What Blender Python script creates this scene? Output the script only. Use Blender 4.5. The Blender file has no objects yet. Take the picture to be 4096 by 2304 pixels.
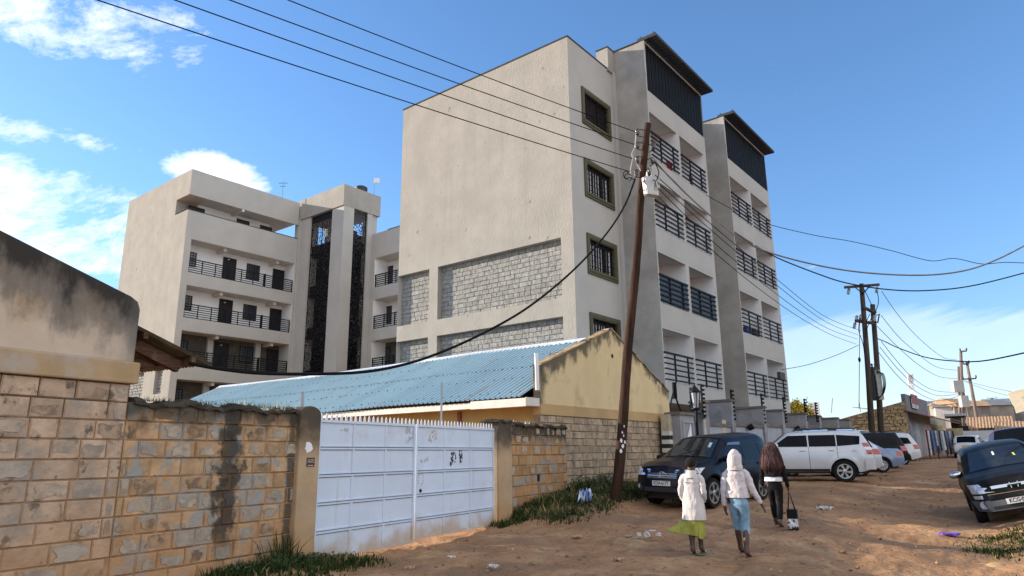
import bpy, bmesh, math, random
import numpy as np
from mathutils import Vector, Matrix
from collections import defaultdict
random.seed(7); rng = np.random.default_rng(7)
SC = bpy.context.scene
COL = SC.collection
R = math.radians
# ---------------------------------------------------------------- camera, sky, sun, exposure
EYE = 1.65
PIT, ROL, YAW = 0.23793, -0.0098, 0.669097
cd = bpy.data.cameras.new('camera'); cam = bpy.data.objects.new('camera', cd); COL.objects.link(cam)
cd.sensor_width = 36.0; cd.lens = 36.0*2743.67/4096; cd.clip_start = 0.1; cd.clip_end = 3000
FW = Vector((0, math.cos(PIT), math.sin(PIT))); UP0 = Vector((0, -math.sin(PIT), math.cos(PIT))); RT0 = Vector((1, 0, 0))
RT = RT0*math.cos(ROL)+UP0*math.sin(ROL); UP = UP0*math.cos(ROL)-RT0*math.sin(ROL)
EYEP = Vector((0, 0, EYE))
m = Matrix.Identity(4)
for i in range(3):
    m[i][0] = RT[i]; m[i][1] = UP[i]; m[i][2] = -FW[i]; m[i][3] = EYEP[i]
cam.matrix_world = m
SC.camera = cam
SC.view_settings.view_transform = 'Standard'; SC.view_settings.look = 'None'
SC.view_settings.gamma = 1; SC.view_settings.use_curve_mapping = False
SC.view_settings.exposure = 1.3
SUN_V = Vector((-2.637, 0.808, 0.87)).normalized()
SUN_EL = math.asin(SUN_V.z); SUN_AZ = math.atan2(SUN_V.x, SUN_V.y)      # azimuth from +Y towards +X
sd = bpy.data.lights.new('sun', 'SUN'); sun = bpy.data.objects.new('sun', sd); COL.objects.link(sun)
sd.energy = 3.6; sd.angle = R(0.5); sd.color = (1.0, 0.87, 0.70)
sun.rotation_euler = SUN_V.to_track_quat('Z', 'Y').to_euler(); sun.location = (-30, 10, 30)

def ray(x, y):          # design pixel (2576 x 1449 view of the photograph) -> direction
    s = 4096/2576
    return FW+RT*((x*s-2048)/2743.67)-UP*((y*s-1152)/2743.67)
def at_h(x, y, D):
    d = ray(x, y); return EYEP+d*(D/math.hypot(d.x, d.y))
def at_z(x, y, z):
    d = ray(x, y); return EYEP+d*((z-EYE)/d.z)
def at_plane(x, y, p, n):
    d = ray(x, y); n = Vector(n); return EYEP+d*((Vector(p)-EYEP).dot(n)/d.dot(n))
def azel(x, y):
    d = ray(x, y).normalized(); return math.atan2(d.x, d.y), math.asin(d.z)

def build_world():
    w = bpy.data.worlds.new('World'); SC.world = w; w.use_nodes = True
    nt = w.node_tree; nt.nodes.clear(); N = nt.nodes.new; Lk = nt.links.new
    out = N('ShaderNodeOutputWorld'); bg = N('ShaderNodeBackground'); bg.inputs[1].default_value = 0.125
    sky = N('ShaderNodeTexSky'); sky.sky_type = 'NISHITA'; sky.sun_disc = False
    sky.sun_elevation = SUN_EL; sky.sun_rotation = SUN_AZ; sky.altitude = 1800; sky.air_density = 1.0; sky.dust_density = 0.4; sky.ozone_density = 2.2
    def math_(op, a, b=None, c=None):
        n = N('ShaderNodeMath'); n.operation = op
        for i, v in enumerate((a, b, c)):
            if v is None: continue
            if isinstance(v, (int, float)): n.inputs[i].default_value = v
            else: Lk(v, n.inputs[i])
        return n.outputs[0]
    tc = N('ShaderNodeTexCoord'); sp = N('ShaderNodeSeparateXYZ'); Lk(tc.outputs['Generated'], sp.inputs[0])
    az = math_('ARCTAN2', sp.outputs[0], sp.outputs[1]); el = math_('ARCSINE', sp.outputs[2])
    def field(sa, se, detail, off, rough=0.55, dist=0.3):
        cb = N('ShaderNodeCombineXYZ'); Lk(math_('MULTIPLY', az, sa), cb.inputs[0]); Lk(math_('MULTIPLY', math_('ADD', el, math_('MULTIPLY', az, -0.28)), se), cb.inputs[1]); cb.inputs[2].default_value = off
        n = N('ShaderNodeTexNoise'); n.inputs['Scale'].default_value = 1; n.inputs['Detail'].default_value = detail; n.inputs['Roughness'].default_value = rough; n.inputs['Distortion'].default_value = dist
        Lk(cb.outputs[0], n.inputs['Vector']); return n.outputs['Fac']
    nz = field(8, 15, 12, 3.1, 0.70)
    wisp = field(5, 40, 6, 8.0, 0.6)
    def mask(px, py, rx, ry, amp):
        a0, e0 = azel(px, py)
        dx = math_('DIVIDE', math_('SUBTRACT', az, a0), rx); dy = math_('DIVIDE', math_('SUBTRACT', el, e0), ry)
        q = math_('ADD', math_('MULTIPLY', dx, dx), math_('MULTIPLY', dy, dy))
        return math_('MULTIPLY', math_('MAXIMUM', math_('SUBTRACT', 1.0, q), 0.0), amp)
    ms = [mask(270, 60, .15, .075, .40), mask(480, 135, .09, .05, .32), mask(80, 20, .12, .05, .36), mask(60, 470, .26, .06, .47), mask(230, 560, .17, .045, .42), mask(60, 600, .26, .045, .46), mask(20, 330, .10, .035, .42), mask(210, 360, .07, .02, .36), mask(230, 665, .1, .02, .36), mask(510, 425, .10, .034, .66), mask(385, 390, .05, .016, .40), mask(640, 480, .06, .02, .45),
          ]
    def fill_cloud(a0, e0, rx, ry, amp):
        dx = math_('DIVIDE', math_('SUBTRACT', az, R(a0)), R(rx)); dy = math_('DIVIDE', math_('SUBTRACT', el, R(e0)), R(ry))
        q = math_('ADD', math_('MULTIPLY', dx, dx), math_('MULTIPLY', dy, dy))
        return math_('MULTIPLY', math_('MAXIMUM', math_('SUBTRACT', 1.0, q), 0.0), amp)
    ms += [fill_cloud(118, 34, 60, 46, .9), fill_cloud(170, 30, 50, 44, .9), fill_cloud(-150, 35, 45, 40, .7), fill_cloud(60, 68, 70, 16, .6)]  # unseen bright clouds beside, behind and overhead, added to fill the shaded faces
    tot = ms[0]
    for k in ms[1:]: tot = math_('MAXIMUM', tot, k)
    c1 = math_('MULTIPLY', math_('SUBTRACT', math_('ADD', math_('MULTIPLY', nz, 1.5), tot), 1.02), 2.6)
    # thin low cirrus on the right
    ws = [mask(2150, 960, .42, .105, .55), mask(2480, 880, .3, .05, .45), mask(2300, 1060, .6, .05, .35)]
    wt = ws[0]
    for k in ws[1:]: wt = math_('MAXIMUM', wt, k)
    c2 = math_('MULTIPLY', math_('SUBTRACT', math_('ADD', math_('MULTIPLY', wisp, .55), wt), 0.42), 1.5)
    def clamp(v, hi):
        return math_('MINIMUM', math_('MAXIMUM', v, 0.0), hi)
    fac = math_('MAXIMUM', clamp(c1, 0.97), clamp(c2, 0.24))
    hs = N('ShaderNodeHueSaturation'); hs.inputs['Hue'].default_value = .501; hs.inputs['Saturation'].default_value = 1.12; hs.inputs['Value'].default_value = 1.0; Lk(sky.outputs[0], hs.inputs['Color'])
    dim = math_('SUBTRACT', 1.0, math_('MULTIPLY', math_('POWER', 2.718, math_('MULTIPLY', math_('MAXIMUM', el, 0.0), -6.0)), 0.60)); Lk(dim, hs.inputs['Value'])
    shade = math_('ADD', math_('MULTIPLY', field(9, 20, 5, 12.0), 1.8), 4.2)
    cc = N('ShaderNodeCombineColor'); Lk(shade, cc.inputs[0]); Lk(math_('MULTIPLY', shade, 1.02), cc.inputs[1]); Lk(math_('MULTIPLY', shade, 1.06), cc.inputs[2])
    mx = N('ShaderNodeMix'); mx.data_type = 'RGBA'; Lk(fac, mx.inputs[0]); Lk(hs.outputs[0], mx.inputs[6]); Lk(cc.outputs[0], mx.inputs[7])
    Lk(mx.outputs[2], bg.inputs[0]); Lk(bg.outputs[0], out.inputs[0])
build_world()

# ---------------------------------------------------------------- helpers
class MB:
    def __init__(s): s.v = []; s.f = []
    def add(s, vs, fs):
        o = len(s.v); s.v += [tuple(p) for p in vs]; s.f += [tuple(i+o for i in f) for f in fs]; return s
    def box(s, x0, x1, y0, y1, z0, z1):
        return s.add([(x0, y0, z0), (x1, y0, z0), (x1, y1, z0), (x0, y1, z0), (x0, y0, z1), (x1, y0, z1), (x1, y1, z1), (x0, y1, z1)],
                     [(0, 3, 2, 1), (4, 5, 6, 7), (0, 1, 5, 4), (1, 2, 6, 5), (2, 3, 7, 6), (3, 0, 4, 7)])
    def obox(s, c, ax, ay, az):      # half-extent vectors
        c, ax, ay, az = map(Vector, (c, ax, ay, az))
        P = [c+ax*i+ay*j+az*k for k in (-1, 1) for (i, j) in ((-1, -1), (1, -1), (1, 1), (-1, 1))]
        return s.add(P, [(0, 3, 2, 1), (4, 5, 6, 7), (0, 1, 5, 4), (1, 2, 6, 5), (2, 3, 7, 6), (3, 0, 4, 7)])
    def beam(s, a, b, w, h, up=(0, 0, 1)):
        a, b = Vector(a), Vector(b); d = b-a; L = d.length; d.normalize(); sd_ = d.cross(Vector(up)); sd_.normalize(); u = sd_.cross(d)
        return s.obox((a+b)/2, d*L/2, sd_*w/2, u*h/2)
    def quad(s, a, b, c, d): return s.add([a, b, c, d], [(0, 1, 2, 3)])
    def poly(s, pts): return s.add(pts, [tuple(range(len(pts)))])
    def prism(s, pts, off):
        n = len(pts); off = Vector(off); P = [Vector(p) for p in pts]
        return s.add(P+[p+off for p in P], [tuple(range(n))[::-1], tuple(range(n, 2*n))]+[(i, (i+1) % n, n+(i+1) % n, n+i) for i in range(n)])
    def tube(s, pts, r, n=6, cap=True):
        P = [Vector(p) for p in pts]; k = len(P); rs = r if isinstance(r, (list, tuple)) else [r]*k
        vs = []; last = None
        for i, p in enumerate(P):
            t = (P[min(i+1, k-1)]-P[max(i-1, 0)]).normalized()
            if last is None: a = t.orthogonal().normalized()
            else:
                a = last-t*last.dot(t)
                a = a.normalized() if a.length > 1e-6 else t.orthogonal().normalized()
            last = a; b = t.cross(a)
            for j in range(n):
                q = 2*math.pi*j/n; vs.append(p+(a*math.cos(q)+b*math.sin(q))*rs[i])
        fs = [(i*n+j, i*n+(j+1) % n, (i+1)*n+(j+1) % n, (i+1)*n+j) for i in range(k-1) for j in range(n)]
        if cap: fs += [tuple(range(n))[::-1], tuple((k-1)*n+j for j in range(n))]
        return s.add(vs, fs)
    def lathe(s, prof, O=(0, 0, 0), ax=(0, 0, 1), n=16):
        O = Vector(O); ax = Vector(ax).normalized(); a = ax.orthogonal().normalized(); b = ax.cross(a)
        vs = [O+ax*h+(a*math.cos(2*math.pi*j/n)+b*math.sin(2*math.pi*j/n))*r for (r, h) in prof for j in range(n)]
        k = len(prof)
        fs = [(i*n+j, i*n+(j+1) % n, (i+1)*n+(j+1) % n, (i+1)*n+j) for i in range(k-1) for j in range(n)]
        fs += [tuple(range(n))[::-1], tuple((k-1)*n+j for j in range(n))]
        return s.add(vs, fs)
    def grid(s, fn, nu, nv, closeu=False):
        vs = [fn(i/(nu if closeu else nu-1), j/(nv-1)) for i in range(nu) for j in range(nv)]
        fs = [(i*nv+j, ((i+1) % nu)*nv+j, ((i+1) % nu)*nv+j+1, i*nv+j+1) for i in range(nu if closeu else nu-1) for j in range(nv-1)]
        return s.add(vs, fs)
    def build(s, name, mat, parent=None, smooth=False, bevel=0, org=None, weld=False):
        me = bpy.data.meshes.new(name)
        v = s.v
        if org is not None: v = [(p[0]-org[0], p[1]-org[1], p[2]-org[2]) for p in v]
        me.from_pydata(v, [], s.f)
        if weld:
            bm = bmesh.new(); bm.from_mesh(me); bmesh.ops.remove_doubles(bm, verts=bm.verts, dist=1e-4); bmesh.ops.recalc_face_normals(bm, faces=bm.faces); bm.to_mesh(me); bm.free()
        me.materials.append(mat)
        if smooth: me.shade_smooth()
        me.update()
        o = bpy.data.objects.new(name, me); COL.objects.link(o)
        if parent: o.parent = parent
        if org is not None: o.location = org
        if bevel:
            bv = o.modifiers.new('bevel', 'BEVEL'); bv.width = bevel; bv.segments = 2; bv.limit_method = 'ANGLE'; bv.angle_limit = R(40)
        return o

def tag(o, label=None, cat=None, group=None, kind=None):
    if label: o['label'] = label
    if cat: o['category'] = cat
    if group: o['group'] = group
    if kind: o['kind'] = kind
    return o
def merge(o, parts):
    """append (MB, material) surface marks to the mesh of a part"""
    bm = bmesh.new(); bm.from_mesh(o.data)
    for b, mat in parts:
        if not b.v: continue
        o.data.materials.append(mat); k = len(o.data.materials)-1; me = bpy.data.meshes.new('tmp'); me.from_pydata(b.v, [], b.f)
        n = len(bm.faces); bm.from_mesh(me); bm.faces.ensure_lookup_table(); bpy.data.meshes.remove(me)
        for f in bm.faces[n:]: f.material_index = k
    bm.to_mesh(o.data); bm.free(); return o
def empty(name, loc, rz=0, label=None, cat=None, group=None, rot=None):
    o = bpy.data.objects.new(name, None); COL.objects.link(o); o.location = loc; o.empty_display_size = .2
    o.rotation_euler = rot if rot else (0, 0, rz)
    return tag(o, label, cat, group)
def copy_tree(o, parent=None):
    c = o.copy(); COL.objects.link(c); c.parent = parent
    for ch in list(o.children): copy_tree(ch, c)
    return c

# ---------------------------------------------------------------- materials
MATS = {}
def M(name, col, rough=.8, var=.12, sc=1.5, bump=0, bsc=30, metal=0, coat=0, col2=None, s2=1.0, lo=.55, hi=.7, st2=(1, 1, 1), isl=0, st=(1, 1, 1), bd=.02, spec=.5, extra=None, trans=0, bst=(1, 1, 1)):
    if name in MATS: return MATS[name]
    if rough >= .75 and spec == .5: spec = .10
    m = bpy.data.materials.new(name); m.use_nodes = True; nt = m.node_tree; nt.nodes.clear(); N = nt.nodes.new; L = nt.links.new
    out = N('ShaderNodeOutputMaterial'); b = N('ShaderNodeBsdfPrincipled'); L(b.outputs[0], out.inputs[0])
    tc = N('ShaderNodeTexCoord')
    def noise(scale, st_, det=6):
        mp = N('ShaderNodeMapping'); mp.inputs['Scale'].default_value = st_; L(tc.outputs['Object'], mp.inputs[0])
        n = N('ShaderNodeTexNoise'); n.inputs['Scale'].default_value = scale; n.inputs['Detail'].default_value = det; n.inputs['Roughness'].default_value = .6
        L(mp.outputs[0], n.inputs['Vector']); return n.outputs['Fac']
    def mix(f, a, bb, mode='MIX'):
        n = N('ShaderNodeMix'); n.data_type = 'RGBA'; n.blend_type = mode
        for s_, v in ((0, f), (6, a), (7, bb)):
            if isinstance(v, (tuple, list)): n.inputs[s_].default_value = (*v[:3], 1)
            elif isinstance(v, (int, float)): n.inputs[s_].default_value = v
            else: L(v, n.inputs[s_])
        return n.outputs[2]
    def ramp(v, lo_, hi_):
        n = N('ShaderNodeMapRange'); n.interpolation_type = 'SMOOTHSTEP'; n.inputs[1].default_value = lo_; n.inputs[2].default_value = hi_; L(v, n.inputs[0]); return n.outputs[0]
    c = mix(ramp(noise(sc, st), .3, .7), [k*(1-var) for k in col], [min(k*(1+var), 1) for k in col])
    if isl:
        g = N('ShaderNodeNewGeometry'); mr = N('ShaderNodeMapRange'); mr.inputs[3].default_value = 1-isl; mr.inputs[4].default_value = 1+isl*.6; L(g.outputs['Random Per Island'], mr.inputs[0])
        cc = N('ShaderNodeCombineColor'); [L(mr.outputs[0], cc.inputs[i]) for i in range(3)]
        c = mix(1.0, c, cc.outputs[0], 'MULTIPLY')
    if col2 is not None: c = mix(ramp(noise(s2, st2, 8), lo, hi), c, col2)
    if extra: c = extra(N, L, tc, mix, ramp, noise, c)
    if isinstance(c, tuple): b.inputs['Base Color'].default_value = (*c, 1)
    else: L(c, b.inputs['Base Color'])
    b.inputs['Roughness'].default_value = rough; b.inputs['Metallic'].default_value = metal; b.inputs['Coat Weight'].default_value = coat; b.inputs['Coat Roughness'].default_value = .06
    b.inputs['Specular IOR Level'].default_value = spec; b.inputs['Transmission Weight'].default_value = trans
    if bump:
        bp = N('ShaderNodeBump'); bp.inputs['Strength'].default_value = bump; bp.inputs['Distance'].default_value = bd
        L(noise(bsc, bst, 4), bp.inputs['Height']); L(bp.outputs[0], b.inputs['Normal'])
    MATS[name] = m
    return m
def vmask(axis, c0, w, wob=.25, sc=2.5, amt=1.0, col=(0, 0, 0), zr=None):
    """a stain with its own outline: a band |axis-c0|<w with a ragged edge, optionally fading in over zr=(z_out, z_full)"""
    def f(N, L, tc, mix, ramp, noise, c):
        sp = N('ShaderNodeSeparateXYZ'); L(tc.outputs['Object'], sp.inputs[0])
        def mt(op, a, b=None):
            n = N('ShaderNodeMath'); n.operation = op
            for i, v in enumerate((a, b)):
                if v is None: continue
                if isinstance(v, (int, float)): n.inputs[i].default_value = v
                else: L(v, n.inputs[i])
            return n.outputs[0]
        nz = mt('MULTIPLY', mt('SUBTRACT', noise(sc, (1, 1, 1), 6), .5), wob*4)
        d = mt('ADD', mt('ABSOLUTE', mt('SUBTRACT', sp.outputs[axis], c0)), nz)
        k = mt('SUBTRACT', 1.0, ramp(d, w*.6, w*1.5))
        if zr: k = mt('MULTIPLY', k, ramp(mt('ADD', sp.outputs[2], mt('MULTIPLY', nz, .5)), zr[0], zr[1]))
        return mix(mt('MULTIPLY', k, amt), c, col)
    return f
def chain(*fs):
    def f(N, L, tc, mix, ramp, noise, c):
        for g in fs: c = g(N, L, tc, mix, ramp, noise, c)
        return c
    return f
def zband(z0, z1, col, amt=.8, wob=.4, sc=1.6, st=(1, 1, 1)):
    """dirt whose amount grows from height z0 to z1 with a ragged edge"""
    def f(N, L, tc, mix, ramp, noise, c):
        sp = N('ShaderNodeSeparateXYZ'); L(tc.outputs['Object'], sp.inputs[0])
        a = N('ShaderNodeMath'); a.operation = 'MULTIPLY_ADD'; L(noise(sc, st, 7), a.inputs[0]); a.inputs[1].default_value = wob*4; L(sp.outputs[2], a.inputs[2])
        mr = N('ShaderNodeMapRange'); mr.interpolation_type = 'SMOOTHSTEP'; mr.inputs[1].default_value = z0+wob*2; mr.inputs[2].default_value = z1+wob*2; L(a.outputs[0], mr.inputs[0])
        m2 = N('ShaderNodeMath'); m2.operation = 'MULTIPLY'; L(mr.outputs[0], m2.inputs[0]); m2.inputs[1].default_value = amt
        return mix(m2.outputs[0], c, col)
    return f
def fleck(col, sc, lo, hi, st=(1, 1, .6)):
    return lambda N, L, tc, mix, ramp, noise, c: mix(ramp(noise(sc, st, 3), lo, hi), c, col)
def streak(col, amt, sc=2.2, lo=.5, hi=.75, st=(1, 1, .05)):
    def f(N, L, tc, mix, ramp, noise, c):
        m_ = N('ShaderNodeMath'); m_.operation = 'MULTIPLY'; L(ramp(noise(sc, st, 7), lo, hi), m_.inputs[0]); m_.inputs[1].default_value = amt
        return mix(m_.outputs[0], c, col)
    return f
ROUGH = M('roughcast', (.345, .325, .292), .93, .08, .7, .55, 11, col2=(.31, .293, .265), s2=.6, lo=.50, hi=.74, st2=(1, 1, .3), bd=.035, bst=(1, 1, .55),
          extra=chain(streak((.25, .232, .205), .28), fleck((.20, .175, .14), 3.2, .66, .72, (1, 1, .5)), fleck((.62, .57, .48), 5.5, .735, .76)))
SMOOTHW = M('beige_plaster', (.43, .418, .395), .85, .05, .6, .12, 40)
WHITEP = M('white_paint', (.78, .78, .79), .7, .05, .8)
CEIL = M('ceiling_paint', (.55, .52, .49), .85, .08, .8)
MORTAR = M('grey_mortar', (.27, .265, .25), .95, .2, 3)
STONE = M('machine_cut_stone', (.30, .295, .28), .9, .25, 6, 1.0, 14, isl=.13, bd=.04, bst=(1, 1, 1.6))
BLACK = M('black_metal', (.007, .0075, .010), .6, .2, 4, spec=.2)
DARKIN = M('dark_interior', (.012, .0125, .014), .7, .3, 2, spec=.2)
OLIVE = M('olive_surround', (.075, .07, .035), .7, .1, 3)
DOORM = M('dark_steel_door', (.012, .011, .014), .55, .2, 3, spec=.3)
GLASS = M('window_glass', (.05, .06, .075), .08, .1, 2, spec=.7)
CURT = M('white_curtain', (.55, .55, .60), .9, .25, 4, st=(6, 6, .4))
COPING = M('dark_coping', (.07, .065, .06), .9, .2, 3)
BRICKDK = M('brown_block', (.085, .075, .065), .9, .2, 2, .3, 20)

def facade(mbs, O, U, Nn, us, vs, cell, outside=0.0):
    O, U, Nn = Vector(O), Vector(U), Vector(Nn); V = Vector((0, 0, 1))
    nu, nv = len(us)-1, len(vs)-1
    def P(u, v, d): return O+U*u+V*v-Nn*d
    C = {(i, j): cell(i, j) for i in range(nu) for j in range(nv)}
    for (i, j), (d, bm_, rm) in C.items():
        if bm_: mbs[bm_].quad(P(us[i], vs[j], d), P(us[i+1], vs[j], d), P(us[i+1], vs[j+1], d), P(us[i], vs[j+1], d))
    def rev(a, b, p, q):
        da, db = a[0], b[0]
        if abs(da-db) < 1e-6: return
        rm = a[2] if da > db else b[2]
        if rm: mbs[rm].quad(P(*p, da), P(*q, da), P(*q, db), P(*p, db))
    OUT = (outside, None, None)
    for i in range(nu+1):
        for j in range(nv):
            a = C.get((i-1, j), None); b = C.get((i, j), None)
            if a is None or b is None: continue
            rev(a, b, (us[i], vs[j]), (us[i], vs[j+1]))
    for j in range(nv+1):
        for i in range(nu):
            a = C.get((i, j-1), None); b = C.get((i, j), None)
            if a is None or b is None: continue
            rev(a, b, (us[i], vs[j]), (us[i+1], vs[j]))
def blocks(mb, O, U, Nn, u0, u1, v0, v1, ch, lmin, lmax, gap, dep, jit=.012, rnd=random, worn=None, wp=.6):
    """a panel of coursed blocks: each block its own island"""
    O, U, Nn = Vector(O), Vector(U), Vector(Nn); V = Vector((0, 0, 1))
    n = max(1, round((v1-v0)/ch)); h = (v1-v0)/n
    for k in range(n):
        u = u0-rnd.uniform(0, lmax)*.8
        while u < u1:
            L = rnd.uniform(lmin, lmax); a, b = max(u, u0), min(u+L, u1); u += L
            if b-a < .05: continue
            z0, z1 = v0+k*h+gap/2, v0+(k+1)*h-gap/2
            e = dep+rnd.uniform(-jit, jit); c = .012
            a += gap/2; b -= gap/2
            B = [O+U*a+V*z0, O+U*b+V*z0, O+U*b+V*z1, O+U*a+V*z1]
            T = [O+U*(a+c)+V*(z0+c)+Nn*(e+rnd.uniform(-jit, jit)*.5), O+U*(b-c)+V*(z0+c)+Nn*(e+rnd.uniform(-jit, jit)*.5), O+U*(b-c)+V*(z1-c)+Nn*(e+rnd.uniform(-jit, jit)*.5), O+U*(a+c)+V*(z1-c)+Nn*(e+rnd.uniform(-jit, jit)*.5)]
            mb.add(B+T, [(4, 5, 6, 7), (0, 1, 5, 4), (1, 2, 6, 5), (2, 3, 7, 6), (3, 0, 4, 7)])
            if worn is not None and rnd.random() < wp:      # a worn or stained area of the face, with its own ragged outline
                W = worn[rnd.randrange(len(worn))]; n_ = 22; cu, cv = (a+b)/2+rnd.uniform(-.1, .1)*(b-a), (z0+z1)/2+rnd.uniform(-.12, .12)*(z1-z0); ru, rv = (b-a)*rnd.uniform(.22, .46), (z1-z0)*rnd.uniform(.24, .44); ps = []
                f1, f2 = rnd.uniform(0, 6.3), rnd.uniform(0, 6.3)
                for q in range(n_):
                    t = 2*math.pi*q/n_; c_, s_ = math.cos(t), math.sin(t); k_ = 1+.16*math.sin(3*t+f1)+.12*math.sin(5*t+f2)+rnd.uniform(-.07, .07)
                    uu = cu+ru*math.copysign(abs(c_)**.6, c_)*k_; vv = cv+rv*math.copysign(abs(s_)**.6, s_)*k_
                    ps.append(O+U*min(max(uu, a+.012), b-.012)+V*min(max(vv, z0+.012), z1-.012)+Nn*(e+jit*.5+.003))
                W.poly(ps)
# ---------------------------------------------------------------- terrain
DR = Vector((.55, .835, 0))
_gs = [-60, -20, 8, 11.4, 15, 18, 28, 37, 57, 80, 110, 160, 260, 600, 1500]
_gv = [-.6, -.3, 0, .06, .18, .36, .58, .70, 1.1, 2.0, 3.6, 6.0, 9.5, 13, 16]
DW = Vector((.487, .873, 0)).normalized(); NW = Vector((DW.y, -DW.x, 0)); W0 = Vector((-3.1, 11.6, 0))
def wall_sn(x, y):
    q = Vector((x, y, 0))-W0; return q.dot(DW), q.dot(NW)
def sstep(a, b, x):
    t = min(max((x-a)/(b-a), 0), 1); return t*t*(3-2*t)
def gz(x, y):
    s = x*DR.x+y*DR.y
    z = float(np.interp(s, _gs, _gv))
    ws, wn = wall_sn(x, y)
    cr = sstep(5, 12, x-.55*y*.66)       # right-hand side lies a little lower
    z += -.42*sstep(5.4, 9.6, wn)*sstep(34, 22, s)
    z += .27*sstep(5.4, 7.5, ws)*sstep(14.5, 11.5, ws)*sstep(3.0, 1.2, wn)*sstep(-1.2, -.3, wn)   # grass verge by the wall
    z += .10*sstep(.2, -.8, ws)*sstep(1.2, .4, wn)*sstep(-1, -.1, wn)
    z += -.05*sstep(.3, 1.2, ws)*sstep(5.5, 4.8, ws)*sstep(.75, .25, abs(wn))
    z += .20*min(max(wn-9.7, 0), 4)*sstep(34, 22, s)      # bank on the right
    return z
def pn(x, y):
    return (math.sin(x*2.1+1.3*math.sin(y*1.7))*math.sin(y*2.6+1.1*math.sin(x*1.2))*.5+math.sin(x*5.3+y*3.1+2*math.sin(y*2.2))*.25+math.sin(x*9.7-y*11.3+2*math.sin(x*4.1))*.16)
def ground():
    az = sorted(set([round(a, 4) for a in np.concatenate([np.linspace(-48, 52, 330), np.linspace(52, 312, 66)])]))
    az = az[:-1]; rad = [0.6]+list(np.geomspace(2, 40, 230))+list(np.geomspace(41, 1500, 60)); nr = len(rad)
    vs = []; 
    for a in az:
        ca, sa = math.cos(R(a)), math.sin(R(a))
        for r in rad:
            x, y = r*sa, r*ca
            amp = .046*sstep(60, 25, r)*(1 if -50 < a < 55 else 0)
            n = pn(x, y)+.5*pn(x*2.7+3, y*2.7)+.35*pn(x*6.1, y*6.1+1)
            s, c = x*DR.x+y*DR.y, x*DR.y-y*DR.x
            rut = -.035*math.exp(-((c-(-3.2+.5*math.sin(s*.3)))/.28)**2)-.035*math.exp(-((c-(-1.6+.5*math.sin(s*.3)))/.28)**2) if r < 45 else 0
            vs.append((x, y, gz(x, y)+amp*n+rut))
    n = len(az); fs = [(i*nr+j, ((i+1) % n)*nr+j, ((i+1) % n)*nr+j+1, i*nr+j+1) for i in range(n) for j in range(nr-1)]
    b = MB(); b.add(vs, fs); b.poly([vs[i*nr] for i in range(n)][::-1])
    mat = M('dirt', (.34, .188, .098), .95, .22, .8, 1.0, 6, col2=(.45, .285, .16), s2=1.1, lo=.5, hi=.68, bd=.05,
            extra=lambda N, L, tc, mix, ramp, noise, c: mix(ramp(noise(9, (1, 1, 1), 8), .56, .72), mix(ramp(noise(.35, (1, 1, 1), 5), .5, .62), c, (.26, .155, .092)), (.13, .075, .044)))
    o = b.build('ground', mat, smooth=True); tag(o, 'uneven orange brown dirt road and open ground', 'ground', kind='structure')
ground()

# ---------------------------------------------------------------- apartment block (local frame: +x to the road, +y along the facade)
K = 28.0/24.3
CG = at_h(2268.2*2576/4096, 145.5*2576/4096, 28.0); CG = Vector((CG.x, CG.y, 0))
DA = Vector((-math.cos(YAW), math.sin(YAW), 0)); DB = Vector((math.sin(YAW), math.cos(YAW), 0))
def loc2w(x, y, z=0): return CG-DA*x+DB*y+Vector((0, 0, z))
def w2loc(P): q = P-CG; return (-q.dot(DA), q.dot(DB), P.z)
def onX(px, py, x): return w2loc(at_plane(px, py, CG-DA*x, -DA))     # point on the plane local x
def onY(px, py, y): return w2loc(at_plane(px, py, CG+DB*y, -DB))
TOPS = [7.21, 10.77, 14.33, 17.80]
FH = 3.56
def railing(parent, y0, y1, x, zb, zt, posts, nb=6, ax='y', open_=True):
    b = MB(); 
    def bar(a0, a1, z, r):
        r *= 1.35
        if ax == 'y': b.box(x-r, x+r, a0, a1, z-r, z+r)
        else: b.box(a0, a1, x-r, x+r, z-r, z+r)
    for k in range(nb):
        z = zb+(zt-zb)*k/(nb-1); bar(y0, y1, z, .03 if k == nb-1 else .022)
    for p in posts:
        a = y0+(y1-y0)*p
        if ax == 'y': b.box(x-.035, x+.035, a-.03, a+.03, zb-.08, zt-.031)
        else: b.box(a-.03, a+.03, x-.035, x+.035, zb-.08, zt-.031)
    return b.build('railing', BLACK, parent)
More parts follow.
